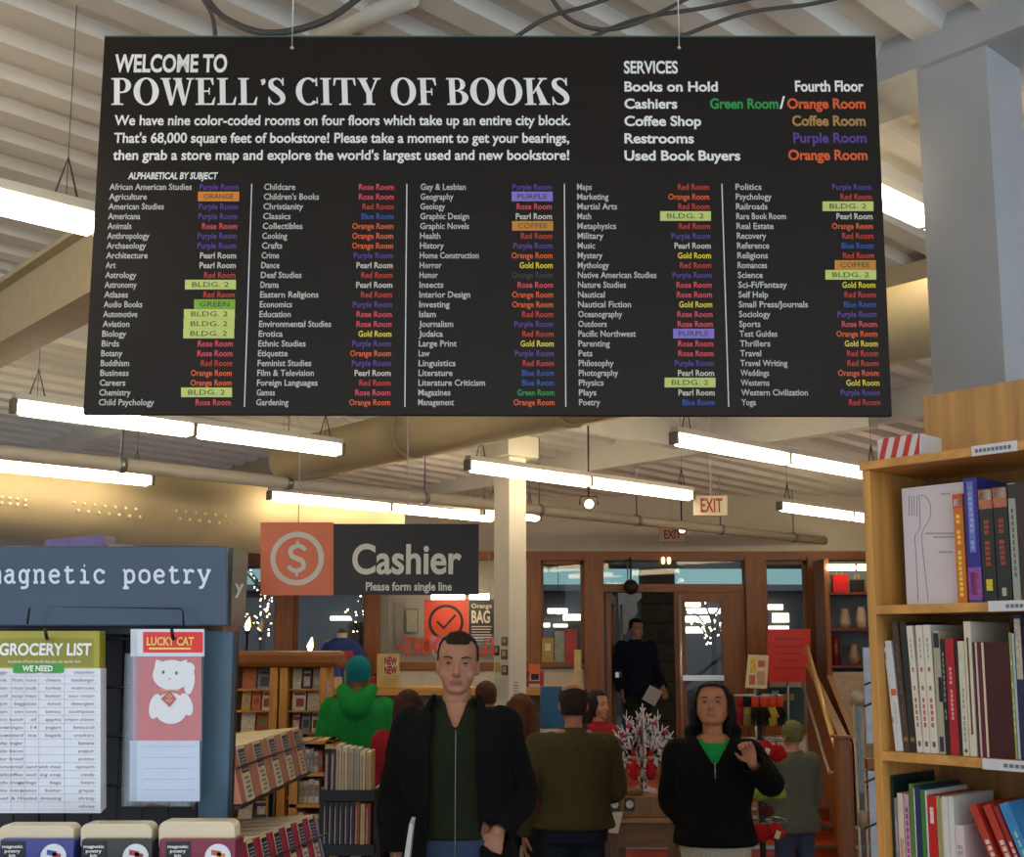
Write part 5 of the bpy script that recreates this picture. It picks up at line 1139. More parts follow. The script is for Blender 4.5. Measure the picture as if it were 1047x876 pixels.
# pale cut-out added for a bright gap of sky, and round black lamp
m = MB(); pts = [(632, 606), (656, 606), (656, 611), (651, 616), (652, 625), (648, 634), (643, 640), (640, 648), (635, 650), (633, 630)]
m.prism([at(x, y, 15.2) for x, y in pts], (0, .02, 0)); m.cyl(at(642, 607, 15.21), Vector((at(642, 607, 15.21).x, 15.21, 2.96)), .01, 6); o = m.build('sky_gap_cutout', mat('c3cdd2', .7)); tag(o, 'pale wavy-edged cut-out in place of a sky gap beyond the open door', 'sky_gap_cutout')
m = MB(); q = at(645, 600, 13.25); m.ball(q, .085, 14); m.cyl(q, Vector((q.x, q.y, at(645, 569, 13.25).z)), .01, 6); m.cyl(Vector((q.x, q.y, at(645, 571, 13.25).z)), Vector((q.x, 13.5, at(645, 571, 13.25).z)), .01, 6); o = m.build('round_lamp', mat('12100e', .6)); tag(o, 'round black globe hanging in front of the door transom', 'lamp')
# light-strung bare trees outside
def light_tree(px, py, Y, label, n, w, h, seed, warm=True):
    r = random.Random(seed); a = at(px, py, Y); t = thing('lit_tree', label, 'tree', (a.x, a.y, .44)); tr = MB(); tr.tube([(a.x, a.y, .44), (a.x + .03, a.y, a.z - h * .4), (a.x, a.y, a.z + h * .4)], [.06, .045, .02], 8)
    L = MB()
    for i in range(12):
        z = a.z + h * (r.random() - .45); an = r.random() * 6.28; e = Vector((a.x + math.cos(an) * w * .5, a.y + math.sin(an) * w * .4, z + .25)); s_ = Vector((a.x, a.y, z - .15)); tr.tube([s_, (s_ + e) / 2 + Vector((0, 0, .05)), e], [.02, .013, .005], 5)
        for j in range(n // 12): f = r.random(); L.ball(s_.lerp(e, f) + Vector((r.uniform(-.04, .04), 0, r.uniform(-.05, .05))), .012, 5)
    tr.build('branches', mat('2c221a', .9), t); o = L.build('string_lights', emit('ffe2b0', 9, 'string_light') if warm else MB_, t); o['kind'] = 'stuff'
light_tree(268, 625, 18.6, 'bare tree with tiny white lights outside the left window', 84, 1.0, 1.1, 1)
light_tree(368, 628, 18.4, 'small tree with tiny lights outside beside the mannequin', 36, .5, .6, 2)
light_tree(728, 640, 18.5, 'tree with warm lights outside the closed right door', 72, .8, .5, 4)
for (px, py, Y, lb) in ((253, 640, 13.2, 'flame shaped warm lamp on the sill at the far left'), (317, 661, 12.95, 'flame shaped warm lamp on the sill left of the mannequin')):
    q = at(px, py, Y); t = thing('flame_lamp', lb, 'lamp', q, 0, 'flame lamps'); m = MB(); m.tube([q - VZ * .06, q, q + VZ * .05 + VX * .01, q + VZ * .1 + VX * .02], [.015, .035, .022, .004], 8); m.build('flame', emit('ffc27a', 7), t)
    m = MB(); m.cyl(Vector((q.x, q.y, .44)), q - VZ * .06, .012, 8); m.cyl(q - VZ * .08, q - VZ * .05, .03, 10); m.build('holder', M_black, t)
for k, (px, py) in enumerate(((552, 626), (571, 625))):
    q = at(px, py, 13.7); t = thing('globe_bulb', 'warm bulb hanging in the sidelight left of the doors, ' + ('left' if k == 0 else 'right') + ' one', 'bulb', q, 0, 'bulbs in the left sidelight'); m = MB(); m.ball(q, .032, 8); m.build('bulb', emit('ffd9a0', 7), t); m = MB(); m.cyl(q, q + VZ * .6, .004, 5); m.build('cord', M_blackwire, t)
# ================================================================== WALL POSTERS, LETTERING
PWF = Plane((0, WY - .008, 0), (0, -1, 0))
t = thing('bag_poster', 'orange square poster with a black check mark in a circle', 'poster', PWF.hit(456, 660)); m = MB(); rect_px(m, PWF, 434, 612.5, 478.5, 664, 0, -.01, .01); m.build('panel', mat('cf4526', .5, noise_amt=.05), t)
m = MB(); A = PWF.hit(456, 636); k = (PWF.hit(474, 636) - A).length; v, f = ring2d(0, 0, 1, 1, .84, .84, 0, 360, 36); put(m, v, f, A, VX * k, VZ * k, Vector((0, -.003, 0)))
v, f = sweep2d([(-.52, .05, .13), (-.12, -.33, .13)], 1); put(m, v, f, A, VX * k, VZ * k, Vector((0, -.0035, 0))); v, f = sweep2d([(-.17, -.38, .13), (.55, .42, .13)], 1); put(m, v, f, A, VX * k, VZ * k, Vector((0, -.004, 0))); m.build('check_emblem', mat('231a16', .6, noise_amt=0), t)
t = thing('bag_notice', 'black notice reading BAG beside the orange check mark poster', 'poster', PWF.hit(494, 657)); m = MB(); rect_px(m, PWF, 479.5, 612.5, 512, 657, 0, -.01, .01); m.build('panel', mat('2b2826', .5, noise_amt=.05), t)
m = MB(); text_on(m, PWF, 'Orange', 482, 621.5, 4.5, 503, bold=.02); text_on(m, PWF, 'BAG', 482, 636.5, 12, 501, bold=.03)
for j in range(6): rect_px(m, PWF, 482, 640 + 2.8 * j, 503 - (j % 3), 641 + 2.8 * j, 0, .0015)
m.build('lettering', mat('c9c4b4', .6, noise_amt=0), t)
t = thing('glass_lettering', 'large red reversed lettering with an arrow on the cashier screen', 'lettering', PWF.hit(460, 669)); P_ = Plane((0, WY - .035, 0), (0, -1, 0))
m = MB(); rect_px(m, P_, 400, 650, 536, 671, 0, -.006, .006); m.build('glass_strip', glass_mat('ffffff', .6, 'screen_glass'), t)
m = MB(); text_on(m, P_, 'SELL US BOOKS', 413, 668, 15.5, 520, bold=.03, mirror=True); A = P_.hit(408, 660.5); kk = (P_.hit(412, 660.5) - A).length; put(m, [(-1, 0), (.1, -.9), (.1, -.35), (.9, -.35), (.9, .35), (.1, .35), (.1, .9)], [(0, 1, 2, 3, 4, 5, 6)], A, VX * kk, VZ * kk, Vector((0, -.0015, 0))); m.build('lettering', mat('cc4a2c', .5, noise_amt=0), t)
for k, (x0, x1) in enumerate(((441, 475), (480, 500))):
    a = at(x0, 610, 13.1); b = at(x1, 610, 13.1); t = thing('task_light', 'short lit tube above the ' + ('orange check mark poster' if k == 0 else 'black BAG notice'), 'ceiling light', (a + b) / 2, 0, 'short tubes above the posters'); m = MB(); m.cyl(a, b, .03, 12); m.build('tube', M_tube, t); m = MB(); m.slab(a + Vector((0, -.03, .03)), b - a, (0, .06, 0), (0, 0, .02)); 
    for q in (a, b): m.cyl(q + VZ * .04, Vector((q.x, q.y, cz(q.y) + .01)), .004, 5)
    m.build('housing', M_hous, t)
# ================================================================== COLUMN CARDS
PCL = Plane(c1 - U * .0855, -U); PCR = Plane(c1 - V * .0855, -V)
for i, (x0, y0, x1, y1, c_, lb) in enumerate(((513, 651, 519, 660, '6a5236', 'brown photo card, topmost on the centre column'), (505.5, 660, 510.5, 670, '22242c', 'black photo card, upper left on the centre column'), (512.5, 664, 519, 674, '6a4038', 'reddish photo card, second on the column inner row'), (506, 677, 511.5, 687, 'b09a4a', 'yellowish photo card, lower left on the centre column'), (513, 680, 519.5, 690, '5a4030', 'dark brown photo card, lowest of the column inner row'))):
    m = MB(); rect_px(m, PCL, x0, y0, x1, y1, 0, .0005, .003); rect_px(m, PCL, x0 + 1, y0 + 1.5, x1 - 1.5, y1 - 3, 1, .004); o = m.build('photo_card', [mat(c_, .4, noise_amt=.25, scale=30), mat('a8987c', .4, noise_amt=.4, scale=50)]); tag(o, lb, 'card', 'photo cards on the centre column')
m = MB(); rect_px(m, PCR, 523, 694, 531, 716, 0, .0005, .003)
for j in range(6): rect_px(m, PCR, 524.5, 697 + 3 * j, 529.5, 698 + 3 * j, 1, .0036)
o = m.build('notice', [mat('cfcabc', .6, noise_amt=.02), mat('7a7468', .6, noise_amt=0)]); tag(o, 'white printed notice taped to the right face of the centre column', 'notice')
m = MB(); rect_px(m, PCL, 506, 693, 517, 712, 0, .0005, .003); o = m.build('notice', mat('c3beb0', .6, noise_amt=.1)); tag(o, 'white blank sheet taped low on the left face of the centre column', 'notice')
# ================================================================== CASHIER COUNTER + things
cY = 9.6; zc_ = at(400, 703, cY).z
t = thing('counter', 'tan topped cashier counter behind the queue of people', 'counter', (at(440, 703, cY).x, cY, 0)); a = at(338, 703, cY).x; b = at(596, 703, cY).x
m = MB(); m.slab((a, cY, zc_ - .06), (b - a, 0, 0), (0, .6, 0), (0, 0, .06)); m.build('top_board', M_pinex, t, bevel=.004)
m = MB(); m.slab((a + .03, cY + .03, 0), (b - a - .06, 0, 0), (0, .55, 0), (0, 0, zc_ - .06)); m.build('front_panel', mat('5b4f44', .7), t)
for k in range(3): m = MB(); m.slab((a + .05 + k * .7, cY + .015, .1), (.6, 0, 0), (0, .02, 0), (0, 0, zc_ - .3)); m.build('door', mat('66584a', .7), t, bevel=.004)
def boxed(name, label, cat_, x0, y0, x1, y1, Y, d, m_, group=None, extra=None):
    a = at(x0, y1, Y); b = at(x1, y0, Y); t = thing(name, label, cat_, ((a.x + b.x) / 2, Y, a.z), 0, group); m = MB(); m.slab((a.x, Y, a.z), (b.x - a.x, 0, 0), (0, d, 0), (0, 0, b.z - a.z)); m.build('box', m_, t, bevel=.003); return t
Yc = cY + .05; PCc = Plane((0, Yc, 0), (0, -1, 0))
zb_ = lambda y: y
t = boxed('card_box', 'cream card stand printed NEW NEW in red on the tan counter', 'card stand', 385, 668.5, 408, 702.6, Yc, .06, mat('c9ab72', .6))
m = MB(); rect_px(m, PCc, 392, 671, 407, 690, 0, .001)
for j in range(2): text_on(m, PCc, 'NEW', 393, 679.2 + 9.5 * j, 7.4, 406, bold=.05, mi=1, eps=.003)
for j in range(5): rect_px(m, PCc, 393 + 2.6 * j, 693, 394.2 + 2.6 * j, 701, 2, .002)
m.build('print', [mat('d8c49c', .6, noise_amt=0), mat('9a2438', .6, noise_amt=0), mat('b89a60', .6, noise_amt=0)], t)
for (x0, y0, x1, y1, c_, nm, lb) in ((379, 688, 386.5, 702.5, 'b01820', 'red_jar', 'small red jar beside the cream card stand'), (341, 692, 349, 702.5, 'c8b890', 'small_carton', 'small cream carton at the left end of the counter'), (336, 676, 347, 702.5, '2c3e8a', 'blue_carton', 'small dark blue carton at the far left of the counter'), (350, 680, 353, 702.5, '8a8a80', 'slim_bottle', 'slim grey bottle next to the teal beanie')):
    Y2 = Yc + (.12 if nm == 'blue_carton' else 0)
    a = at((x0 + x1) / 2, y1, Y2); a.z = zc_ + .001; b = at(x1, y0, Y2); t = thing(nm, lb, nm.split('_')[1], a); r = abs(b.x - a.x)
    if 'carton' in nm: m = MB(); m.slab(a - VX * r, (2 * r, 0, 0), (0, .06, 0), (0, 0, b.z - a.z)); m.build('box', mat(c_, .5), t, bevel=.003)
    else:
        h = b.z - a.z; m = MB(); m.tube([a + VY * .05, a + VY * .05 + VZ * h * .7, a + VY * .05 + VZ * h * .8], [r, r, r * .6], 14); m.build('vessel', mat(c_, .3), t); m = MB(); m.cyl(a + VY * .05 + VZ * h * .8, a + VY * .05 + VZ * h, r * .65, 12); m.build('lid', mat('3a2a20', .4), t)
t = boxed('blue_display', 'plain blue box on the counter left of the balding person', 'box', 553, 703 - 1, 582, 745, 9.3, .2, mat('1f5a86', .5))
for v in (): pass
a = at(553, 745, 9.3); m = MB(); m.slab((a.x, 9.3, 0), (at(582, 745, 9.3).x - a.x, 0, 0), (0, .2, 0), (0, 0, a.z)); m.build('pedestal', mat('c8c4b8', .6), t)
t = boxed('gift_stand', 'orange and red gift stand with white panels on the counter', 'display', 538, 686, 556, 702.6, Yc, .08, mat('b8b4a8', .5, noise_amt=.3, scale=40))
m = MB(); rect_px(m, PCc, 541, 679, 552, 689, 0, .002, .02); m.build('topper', mat('d0622c', .5), t)
m = MB(); rect_px(m, PCc, 538, 686, 541, 702, 0, .002); rect_px(m, PCc, 552, 686, 556, 702, 0, .002); rect_px(m, PCc, 541, 696, 552, 699, 0, .002); m.build('print', mat('9a2020', .5), t)
m = MB(); rect_px(m, PCc, 543, 689, 551, 695, 0, .003); m.build('lettering_patch', mat('2a2828', .5), t)
# things leaning in the sidelight window left of the doors
PSd = Plane((0, 13.42, 0), (0, -1, 0))
for (x0, y0, x1, y1, c_, lb) in ((554, 652, 566, 677, 'b0903c', 'tan poster with a white disc in the sidelight window'), (567, 645, 577, 677, '8a9a88', 'grey-green poster in the sidelight window'), (577.5, 643, 590, 677, 'a8342c', 'red poster in the sidelight window beside the grey-green one')):
    m = MB(); rect_px(m, PSd, x0, y0, x1, y1, 0, 0, .006)
    if c_[0:2] == 'b0': rect_px(m, PSd, 557, 658, 563, 665, 1, .008)
    o = m.build('window_poster', [mat(c_, .5, noise_amt=.15, scale=12), mat('d0ccc0', .5)]); tag(o, lb, 'poster', 'posters in the sidelight')
m = MB(); rect_px(m, Plane((0, 12.9, 0), (0, -1, 0)), 587, 664, 594, 705, 0, 0, .05); 
for v in m.v:
    if v.z < 1.5: v.z = .44
o = m.build('cream_post', mat('c4ae80', .6)); tag(o, 'short cream post standing left of the door frame', 'post')
# ================================================================== MANNEQUIN in the left window
q = at(349, 690, 12.7); t = thing('mannequin_bust', 'headless mannequin bust in a blue t-shirt with a red print', 'mannequin', (q.x, q.y, .44)); zc2 = q.z; b = MB()
def R_(z, rx, ry): return ell(Vector((q.x, q.y, z)), VX, VY, rx, ry, 22, 2.3)
b.loft([R_(at(349, 712, 12.7).z, .17, .11), R_(at(349, 690, 12.7).z, .17, .115), R_(at(349, 668, 12.7).z, .2, .12), R_(at(349, 658, 12.7).z, .19, .11), R_(at(349, 652, 12.7).z, .08, .07)])
for s in (-1, 1): limb(b, [(q.x + s * .15, q.y, at(0, 662, 12.7).z, .06), (q.x + s * .235, q.y, at(0, 676, 12.7).z, .065)], 10)
link('t_shirt', remesh(b, .012, 2, wrinkle(0)), cloth('3a4a8a'), None); ts = bpy.data.objects['t_shirt']; ts.parent = t; ts.matrix_parent_inverse = t.matrix_basis.inverted()
m = MB(); m.loft([R_(at(349, 657, 12.7).z, .062, .055), R_(at(349, 650, 12.7).z, .058, .05), R_(at(349, 647, 12.7).z, .056, .05)]); m.build('neck', mat('d6cdbc', .6), t)
m = MB(); m.loft([R_(at(349, 647, 12.7).z, .056, .05), R_(at(349, 643, 12.7).z, .03, .03)]); m.build('neck_cap', mat('6a4424', .5), t)
m = MB(); m.cyl((q.x, q.y, .46), (q.x, q.y, zc2 - .2), .02, 10); m.cyl((q.x, q.y, .44), (q.x, q.y, .47), .16, 20); m.build('stand', M_steel, t)
m = MB(); PM = Plane((0, 12.7 - .128, 0), (0, -1, 0)); rect_px(m, PM, 341, 665, 361, 678, 0, 0, .004); rect_px(m, PM, 349, 678, 360, 683, 0, 0, .004); m.build('shirt_print', mat('b03a44', .7), t)
# ================================================================== MAGAZINE RACK
gY = 8.7; t = thing('magazine_rack', 'tan upright magazine rack with a rounded brown top rail', 'magazine rack', (at(290, 700, gY).x, gY, 0)); ztop = at(300, 664, gY).z
xa = at(185, 700, gY).x; xb = at(337, 700, gY).x
for (x0, x1) in ((185, 196), (279, 287), (289, 297), (329.5, 337)):
    a = at(x0, 700, gY).x; b = at(x1, 700, gY).x; m = MB(); m.slab((a, gY - .12, 0), (b - a, 0, 0), (0, .32, 0), (0, 0, ztop - .1)); m.build('upright', M_pine, t, bevel=.003)
m = MB(); m.slab((xa, gY + .18, 0), (xb - xa, 0, 0), (0, .02, 0), (0, 0, ztop - .12)); m.build('back_board', wood('6d5232', .6), t)
m = MB(); xe = at(351, 674, gY).x; zc3 = at(300, 673.5, gY).z; m.slab((xa, gY - .16, zc3 - .06), (xe - xa, 0, 0), (0, .3, 0), (0, 0, .12)); m.build('top_rail', M_brownx, t, bevel=.035)
rnd = random.Random(11); CC = ['b8b0a4', 'c8c4bc', 'd0c8b8', '8a2a2c', 'c8c4bc', '3a3a44', 'c0a040', '9a9a94', 'a84a30', '2c3a5a', '6a7a3a', 'b88a9a', 'd0c8b8', '54402c', 'c06a30', '7a8a98']
ORD = ['first', 'second', 'third', 'fourth', 'fifth', 'sixth', 'seventh', 'eighth', 'ninth', 'tenth', 'eleventh', 'twelfth']
shelf_z = []
for r in range(9):
    yb = 704 + r * 22; z = at(300, yb, gY).z; shelf_z.append(z); m = MB(); m.slab((xa + .05, gY - .06 , z - .012), (xb - xa - .1, 0, 0), (0, .24, 0), (0, 0, .012)); m.build('ledge', M_pinex, t)
CN = {'b8b0a4': 'stone grey', '8a2a2c': 'dark red', 'c8c4bc': 'white', '3a3a44': 'charcoal', 'c0a040': 'mustard', '9a9a94': 'mid grey', 'a84a30': 'rust', '2c3a5a': 'navy', '6a7a3a': 'moss green', 'b88a9a': 'dusty pink', 'd0c8b8': 'ivory', '54402c': 'brown', 'c06a30': 'orange', '7a8a98': 'slate blue'}
for r, z in enumerate(shelf_z):
    for bi, (x0, x1) in enumerate(((247, 278), (298.5, 329))):
        n_ = 3 if (r + bi) % 2 else 2; w_ = (x1 - x0) / n_
        for c in range(n_):
            if 30 * r + 704 > 900: continue
            col = rnd.choice(CC); col2 = rnd.choice(CC); a = at(x0 + w_ * c + .8, 700, gY - .03).x; b = at(x0 + w_ * (c + 1) - .8, 700, gY - .03).x; h = .136 + rnd.random() * .008
            tt = thing('magazine', '%s magazine, %s in the %s bay, %s row from the top' % (CN[col], ORD[c], 'left' if bi == 0 else 'right', ORD[r]), 'magazine', ((a + b) / 2, gY - .03, z), 0, 'magazines on the tan rack')
            m = MB(); m.slab((a, gY - .04, z + .001), (b - a, 0, 0), (0, .008, 0), (0, .03, h)); m.build('cover', mat(col, .4, noise_amt=.12, scale=30), tt)
            m = MB(); f0 = .12 + .2 * rnd.random(); y0 = gY - .0405; g0 = .12 + .2 * rnd.random()
            for (u0, u1, v0, v1) in ((f0, .85, g0, .62), (.1, .9, .78, .9)): m.prism([Vector((a + (b - a) * u, y0 + .03 * v, z + h * v)) for u, v in ((u0, v0), (u1, v0), (u1, v1), (u0, v1))], (0, -.001, 0))
            m.build('cover_print', mat(col2, .4, noise_amt=.45, scale=60), tt)
# lilac beaded strip hanging on the rack edge
m = MB()
for k in range(24): m.ball(at(335, 697 + 2.5 * k, gY - .13), .011, 6, sc=(1, .6, 1))
m.cyl(at(335, 696, gY - .125), at(335, 757, gY - .125), .006, 6); o = m.build('beaded_strip', mat('b09ac8', .25, .2, 0)); tag(o, 'lilac beaded strip hanging down the right upright of the magazine rack', 'strip')
# second rack part: more clutter to the right, low tan shelf unit
uY = 7.25; a = at(298, 700, uY).x; b = at(342, 700, uY).x; t = thing('shelf_unit', 'low open tan shelf unit with white odds and ends behind the book racks', 'shelf unit', ((a + b) / 2, uY, 0)); zt2 = at(300, 757, uY).z
for x in (a, b - .05): m = MB(); m.slab((x, uY, 0), (.05, 0, 0), (0, .3, 0), (0, 0, zt2)); m.build('side_panel', M_pine, t, bevel=.003)
for y in (757, 790, 822, 855): z = at(300, y, uY).z; m = MB(); m.slab((a, uY, z - .02), (b - a, 0, 0), (0, .3, 0), (0, 0, .02)); m.build('shelf', M_pinex, t)
m = MB(); m.slab((a, uY + .28, 0), (b - a, 0, 0), (0, .02, 0), (0, 0, zt2)); m.build('back_board', wood('a0753c', .6), t)
cc2 = ['cfc9bc', 'b83228', 'd8d2c4', 'a89878', '9a9a98', 'd0b890', 'c0bcb0']; cn2 = ['pale grey', 'red', 'cream', 'khaki', 'mid grey', 'peach', 'light stone']
for r, y in enumerate((790, 822, 855)):
    z = at(300, y, uY).z; x = a + .055; c = 0
    while x < b - .09:
        i = (r * 3 + c * 2) % 7; w_ = .022 + .012 * rnd.random(); h = .12 + .03 * rnd.random(); m = MB(); m.slab((x, uY + .04, z + .001), (w_, 0, 0), (0, .14, 0), (0, 0, h)); m.slab((x + .002, uY + .0385, z + h * .3), (w_ - .004, 0, 0), (0, .0015, 0), (0, 0, h * .5), 1)
        o = m.build('booklet', [mat(cc2[i], .5, noise_amt=.1), mat('8a8478', .5, noise_amt=.5, scale=90)]); recenter(o, (x, uY + .04, z)); tag(o, '%s booklet, %s on the %s shelf of the low tan unit' % (cn2[i], ORD[c], ('upper', 'middle', 'lower')[r]), 'booklet', 'booklets in the low tan unit'); x += w_ + .003; c += 1
# ================================================================== SLOPED RACKS OF BOXED BOOKS
def sloped_rack(label, H_, p0, p1, n_, col, tcol, hgt, dep, words):
    """row runs from p0 (near) to p1 (far) along the top front edge; books face right"""
    A = atz(p0[0], p0[1], H_); B = atz(p1[0], p1[1], H_); D = (B - A); L = D.length; D.normalize(); N = Vector((D.y, -D.x, 0)); R = []
    tl = math.radians(14); up = (VZ * math.cos(tl) - N * math.sin(tl)); back = (-N * math.cos(tl) - VZ * math.sin(tl) * .35).normalized()
    zb = H_ - hgt * math.cos(tl); base = A - up * hgt
    for i in range(n_):
        w_ = L / n_ * .93; o = base + D * (L / n_ * i); t = thing('boxed_book', '%s boxed book, %s from the near end of the %s display tier' % (words[0], ORD[i], words[1]), 'book', o, 0, words[0] + ' boxed books on the display rack')
        m = MB(); m.slab(o, D * w_, back * dep, up * hgt); m.build('box', mat(col, .45, noise_amt=.06), t, bevel=.003)
        m = MB(); m.slab(o + up * (hgt + .0005) + D * .006, D * (w_ - .012), back * (dep - .01), up * .004); m.build('top_face', mat(tcol, .6, noise_amt=.08, scale=20), t)
        m = MB(); m.slab(o + D * w_ * .30 + N * .0005, D * w_ * .5, N * .001, up * hgt); m.build('cream_strip', mat(tcol, .5, noise_amt=.05), t)
        m = MB(); m.slab(o + D * w_ * .34 + N * .002 + up * hgt * .52, D * w_ * .42, N * .001, up * hgt * .44, 0)
        for j in range(6): m.slab(o + D * w_ * .37 + N * .0032 + up * hgt * (.57 + .06 * j), D * w_ * .36, N * .0006, up * hgt * .02, 1)
        m.build('dark_label', [mat('2a2c38', .4, noise_amt=0), mat('aab0bc', .4, noise_amt=0)], t)
        m = MB()
        for j in range(5): m.slab(o + D * w_ * (.38 + .05 * (j % 2)) + N * .002 + up * hgt * (.06 + .085 * j), D * w_ * .28, N * .001, up * hgt * .05)
        m.build('squiggle_print', mat('7a8a88', .5, noise_amt=.1), t)
    e = B - up * hgt + D * .004
    m = MB(); m.slab(e, D * .006, back * dep, up * hgt * .95); ep = m.build('end_plate', mat('9ab0cc', .4, noise_amt=0))
    return A, B, D, N, up, back, zb, ep, base, L
fr = thing('book_display_rack', 'dark wire display rack holding two sloped tiers of boxed books', 'display rack', at(280, 800, 4.4) * 1 - VZ * at(280, 800, 4.4).z)
for args in ((('upper tier', 1.42, (236, 766), (307, 744), 5, 'b8745c', 'e2cfa4', .185, .26, ('salmon edged', 'upper'))), (('lower tier', 1.13, (232, 868), (322, 833), 7, 'a82c44', 'e0cda8', .2, .30, ('crimson edged', 'lower')))):
    A, B, D, N, up, back, zb, ep, base, L = sloped_rack(*args); m = MB()
    ep.parent = fr; ep.matrix_parent_inverse = fr.matrix_basis.inverted()
    m.slab(base - up * .014 - D * .02, D * (L + .04), back * .34, up * .012); m.build('tray', M_blackwire, fr)
    m = MB(); q0 = base + N * .02 + up * .125 - D * .05; m.cyl(q0, q0 + D * (L + .35 if args[0][0] == 'u' else L + .08), .004, 8); m.build('rail', mat('4a2028', .4, .2, 0), fr)
    for s_ in (-.02, L + .02):
        q = base + D * s_ + back * .17 - up * .012; m = MB(); m.cyl(Vector((q.x, q.y, 0)), q, .012, 10); m.build('post', M_blackwire, fr)
# dark book stand with two rows
sY = 5.6; x0 = at(330, 800, sY).x; x1 = at(381, 800, sY).x; bs = thing('dark_book_stand', 'dark stand with two rows of books beside the green jacket', 'book stand', ((x0 + x1) / 2, sY, 0))
zr = [at(355, 812, sY).z, at(355, 868, sY).z]
for z in zr: m = MB(); m.slab((x0 - .01, sY, z - .02), (x1 - x0 + .02, 0, 0), (0, .26, 0), (0, 0, .02)); m.build('shelf', M_black, bs); m = MB(); m.slab((x0 - .01, sY - .004, z - .03), (x1 - x0 + .02, 0, 0), (0, .004, 0), (0, 0, .05)); m.build('lip', M_black, bs)
for x in (x0 - .02, x1): m = MB(); m.slab((x, sY + .05, 0), (.02, 0, 0), (0, .2, 0), (0, 0, zr[0] + .02)); m.build('side_panel', M_black, bs)
rows2 = [[('20222a', 46, 'near-black'), ('2c2e36', 46, 'charcoal'), ('c8b48c', 50, 'tan'), ('d0c09c', 48, 'cream'), ('b0a484', 47, 'stone'), ('98a08a', 46, 'sage'), ('d4bf98', 44, 'buff'), ('c09a6a', 43, 'caramel')], [('241c22', 50, 'black'), ('2c222a', 50, 'plum black'), ('302832', 50, 'dark plum'), ('26222c', 50, 'ink'), ('342c34', 50, 'dark grey'), ('2a2630', 50, 'blackish'), ('9a4a20', 50, 'burnt orange'), ('c0a070', 48, 'beige'), ('8a3a1c', 48, 'rust brown')]]
for r, rw in enumerate(rows2):
    x = x0 + .003; z = zr[r]
    for i, (c_, hp_, cn) in enumerate(rw):
        w_ = (x1 - x0 - .01) / len(rw); h = hp_ / 1200 * sY * (.9 if r else .95); t = thing('stand_book', '%s book, %s from the left in the %s row of the dark stand' % (cn, ORD[i], 'upper' if r == 0 else 'lower'), 'book', (x + w_ / 2, sY, z), 0, 'books on the dark stand')
        m = MB(); m.slab((x, sY + .012, z + .001), (w_ * .9, 0, 0), (0, .16, 0), (0, 0, h)); m.build('cover', mat(c_, .35, noise_amt=.1), t, bevel=.001)
        m = MB(); m.slab((x + w_ * .2, sY + .0112, z + h * .1), (w_ * (.12 if r else .4), 0, 0), (0, .001, 0), (0, 0, h * .8)); m.build('spine_print', mat('cdc6ba' if r else 'a08a78', .35, noise_amt=.3, scale=80), t); x += w_
# tall case hidden behind the spinner + purple box on its top
t = thing('tall_bookcase', 'tall brown bookcase standing behind the novelty spinner', 'bookcase', (at(80, 700, 6).x, 6.0, 0)); zt3 = at(80, 566, 6).z; xa = at(-60, 700, 6).x; xb = at(228, 700, 6).x
for x in (xa, xb - .03): m = MB(); m.slab((x, 6, 0), (.03, 0, 0), (0, .3, 0), (0, 0, zt3)); m.build('side_panel', M_brown, t)
for k in range(6): m = MB(); z = zt3 - .03 - .38 * k; m.slab((xa + .03, 6, z), (xb - xa - .06, 0, 0), (0, .28, 0), (0, 0, .03)); m.build('shelf', M_brownx, t)
m = MB(); m.slab((xa + .03, 6.28, 0), (xb - xa - .06, 0, 0), (0, .02, 0), (0, 0, zt3)); m.build('back_board', M_brown, t)
a = at(42, 562, 6.05); b = at(106, 546, 6.05); t = thing('purple_box', 'purple lettered box lying on top behind the blue-grey header', 'box', (a.x, a.y, zt3)); m = MB(); m.prism([Vector((a.x, 6.05, zt3)), Vector((b.x, 6.05, zt3)), Vector((b.x, 6.05, b.z)), Vector((a.x + .02, 6.05, b.z - .03))], (0, .2, 0)); m.build('box', mat('7a70b0', .5), t, bevel=.003)
m = MB()
for j in range(6): m.slab((a.x + .05 + .04 * j, 6.046, zt3 + .01), (.028, 0, 0), (0, .004, 0), (0, 0, .035))
m.build('print', mat('4a2c4a', .5), t)
m = MB(); q = at(122, 557, 6.1); m.box((q.x, 6.15, zt3 + .03), (.12, .1, .055), Matrix.Rotation(.2, 3, 'Z')); o = m.build('small_box', mat('9a9078', .5)); tag(o, 'small beige box next to the purple one', 'box')
# ================================================================== TABLE WITH WHITE TREE
tY = 7.7; t = thing('gift_table', 'wooden gift table with a stepped front between the two jackets', 'table', (at(655, 820, tY).x, tY, 0)); xa = at(619, 800, tY).x; xb = at(700, 800, tY).x; z0 = at(650, 814, tY).z; z1_ = at(650, 836, tY).z
m = MB(); m.slab((xa, tY, z1_), (xb - xa, 0, 0), (0, .5, 0), (0, 0, z0 - z1_)); m.build('upper_box', wood('8a6238'), t, bevel=.006)
m = MB(); m.slab((xa - .0, tY - .02, z1_ - .03), (xb - xa + .02, 0, 0), (0, .56, 0), (0, 0, .03)); m.build('table_top', wood('9a7246', x=True), t, bevel=.004)
for (x, y) in ((xa + .03, tY + .01), (xb - .05, tY + .01), (xa + .03, tY + .45), (xb - .05, tY + .45)): m = MB(); m.slab((x, y, 0), (.05, 0, 0), (0, .05, 0), (0, 0, z1_ - .03)); m.build('leg', wood('6e4a2a'), t)
m = MB(); m.slab((xa + .03, tY + .04, z1_ - .19), (xb - xa - .06, 0, 0), (0, .4, 0), (0, 0, .16)); m.build('apron', wood('7a542f', x=True), t)
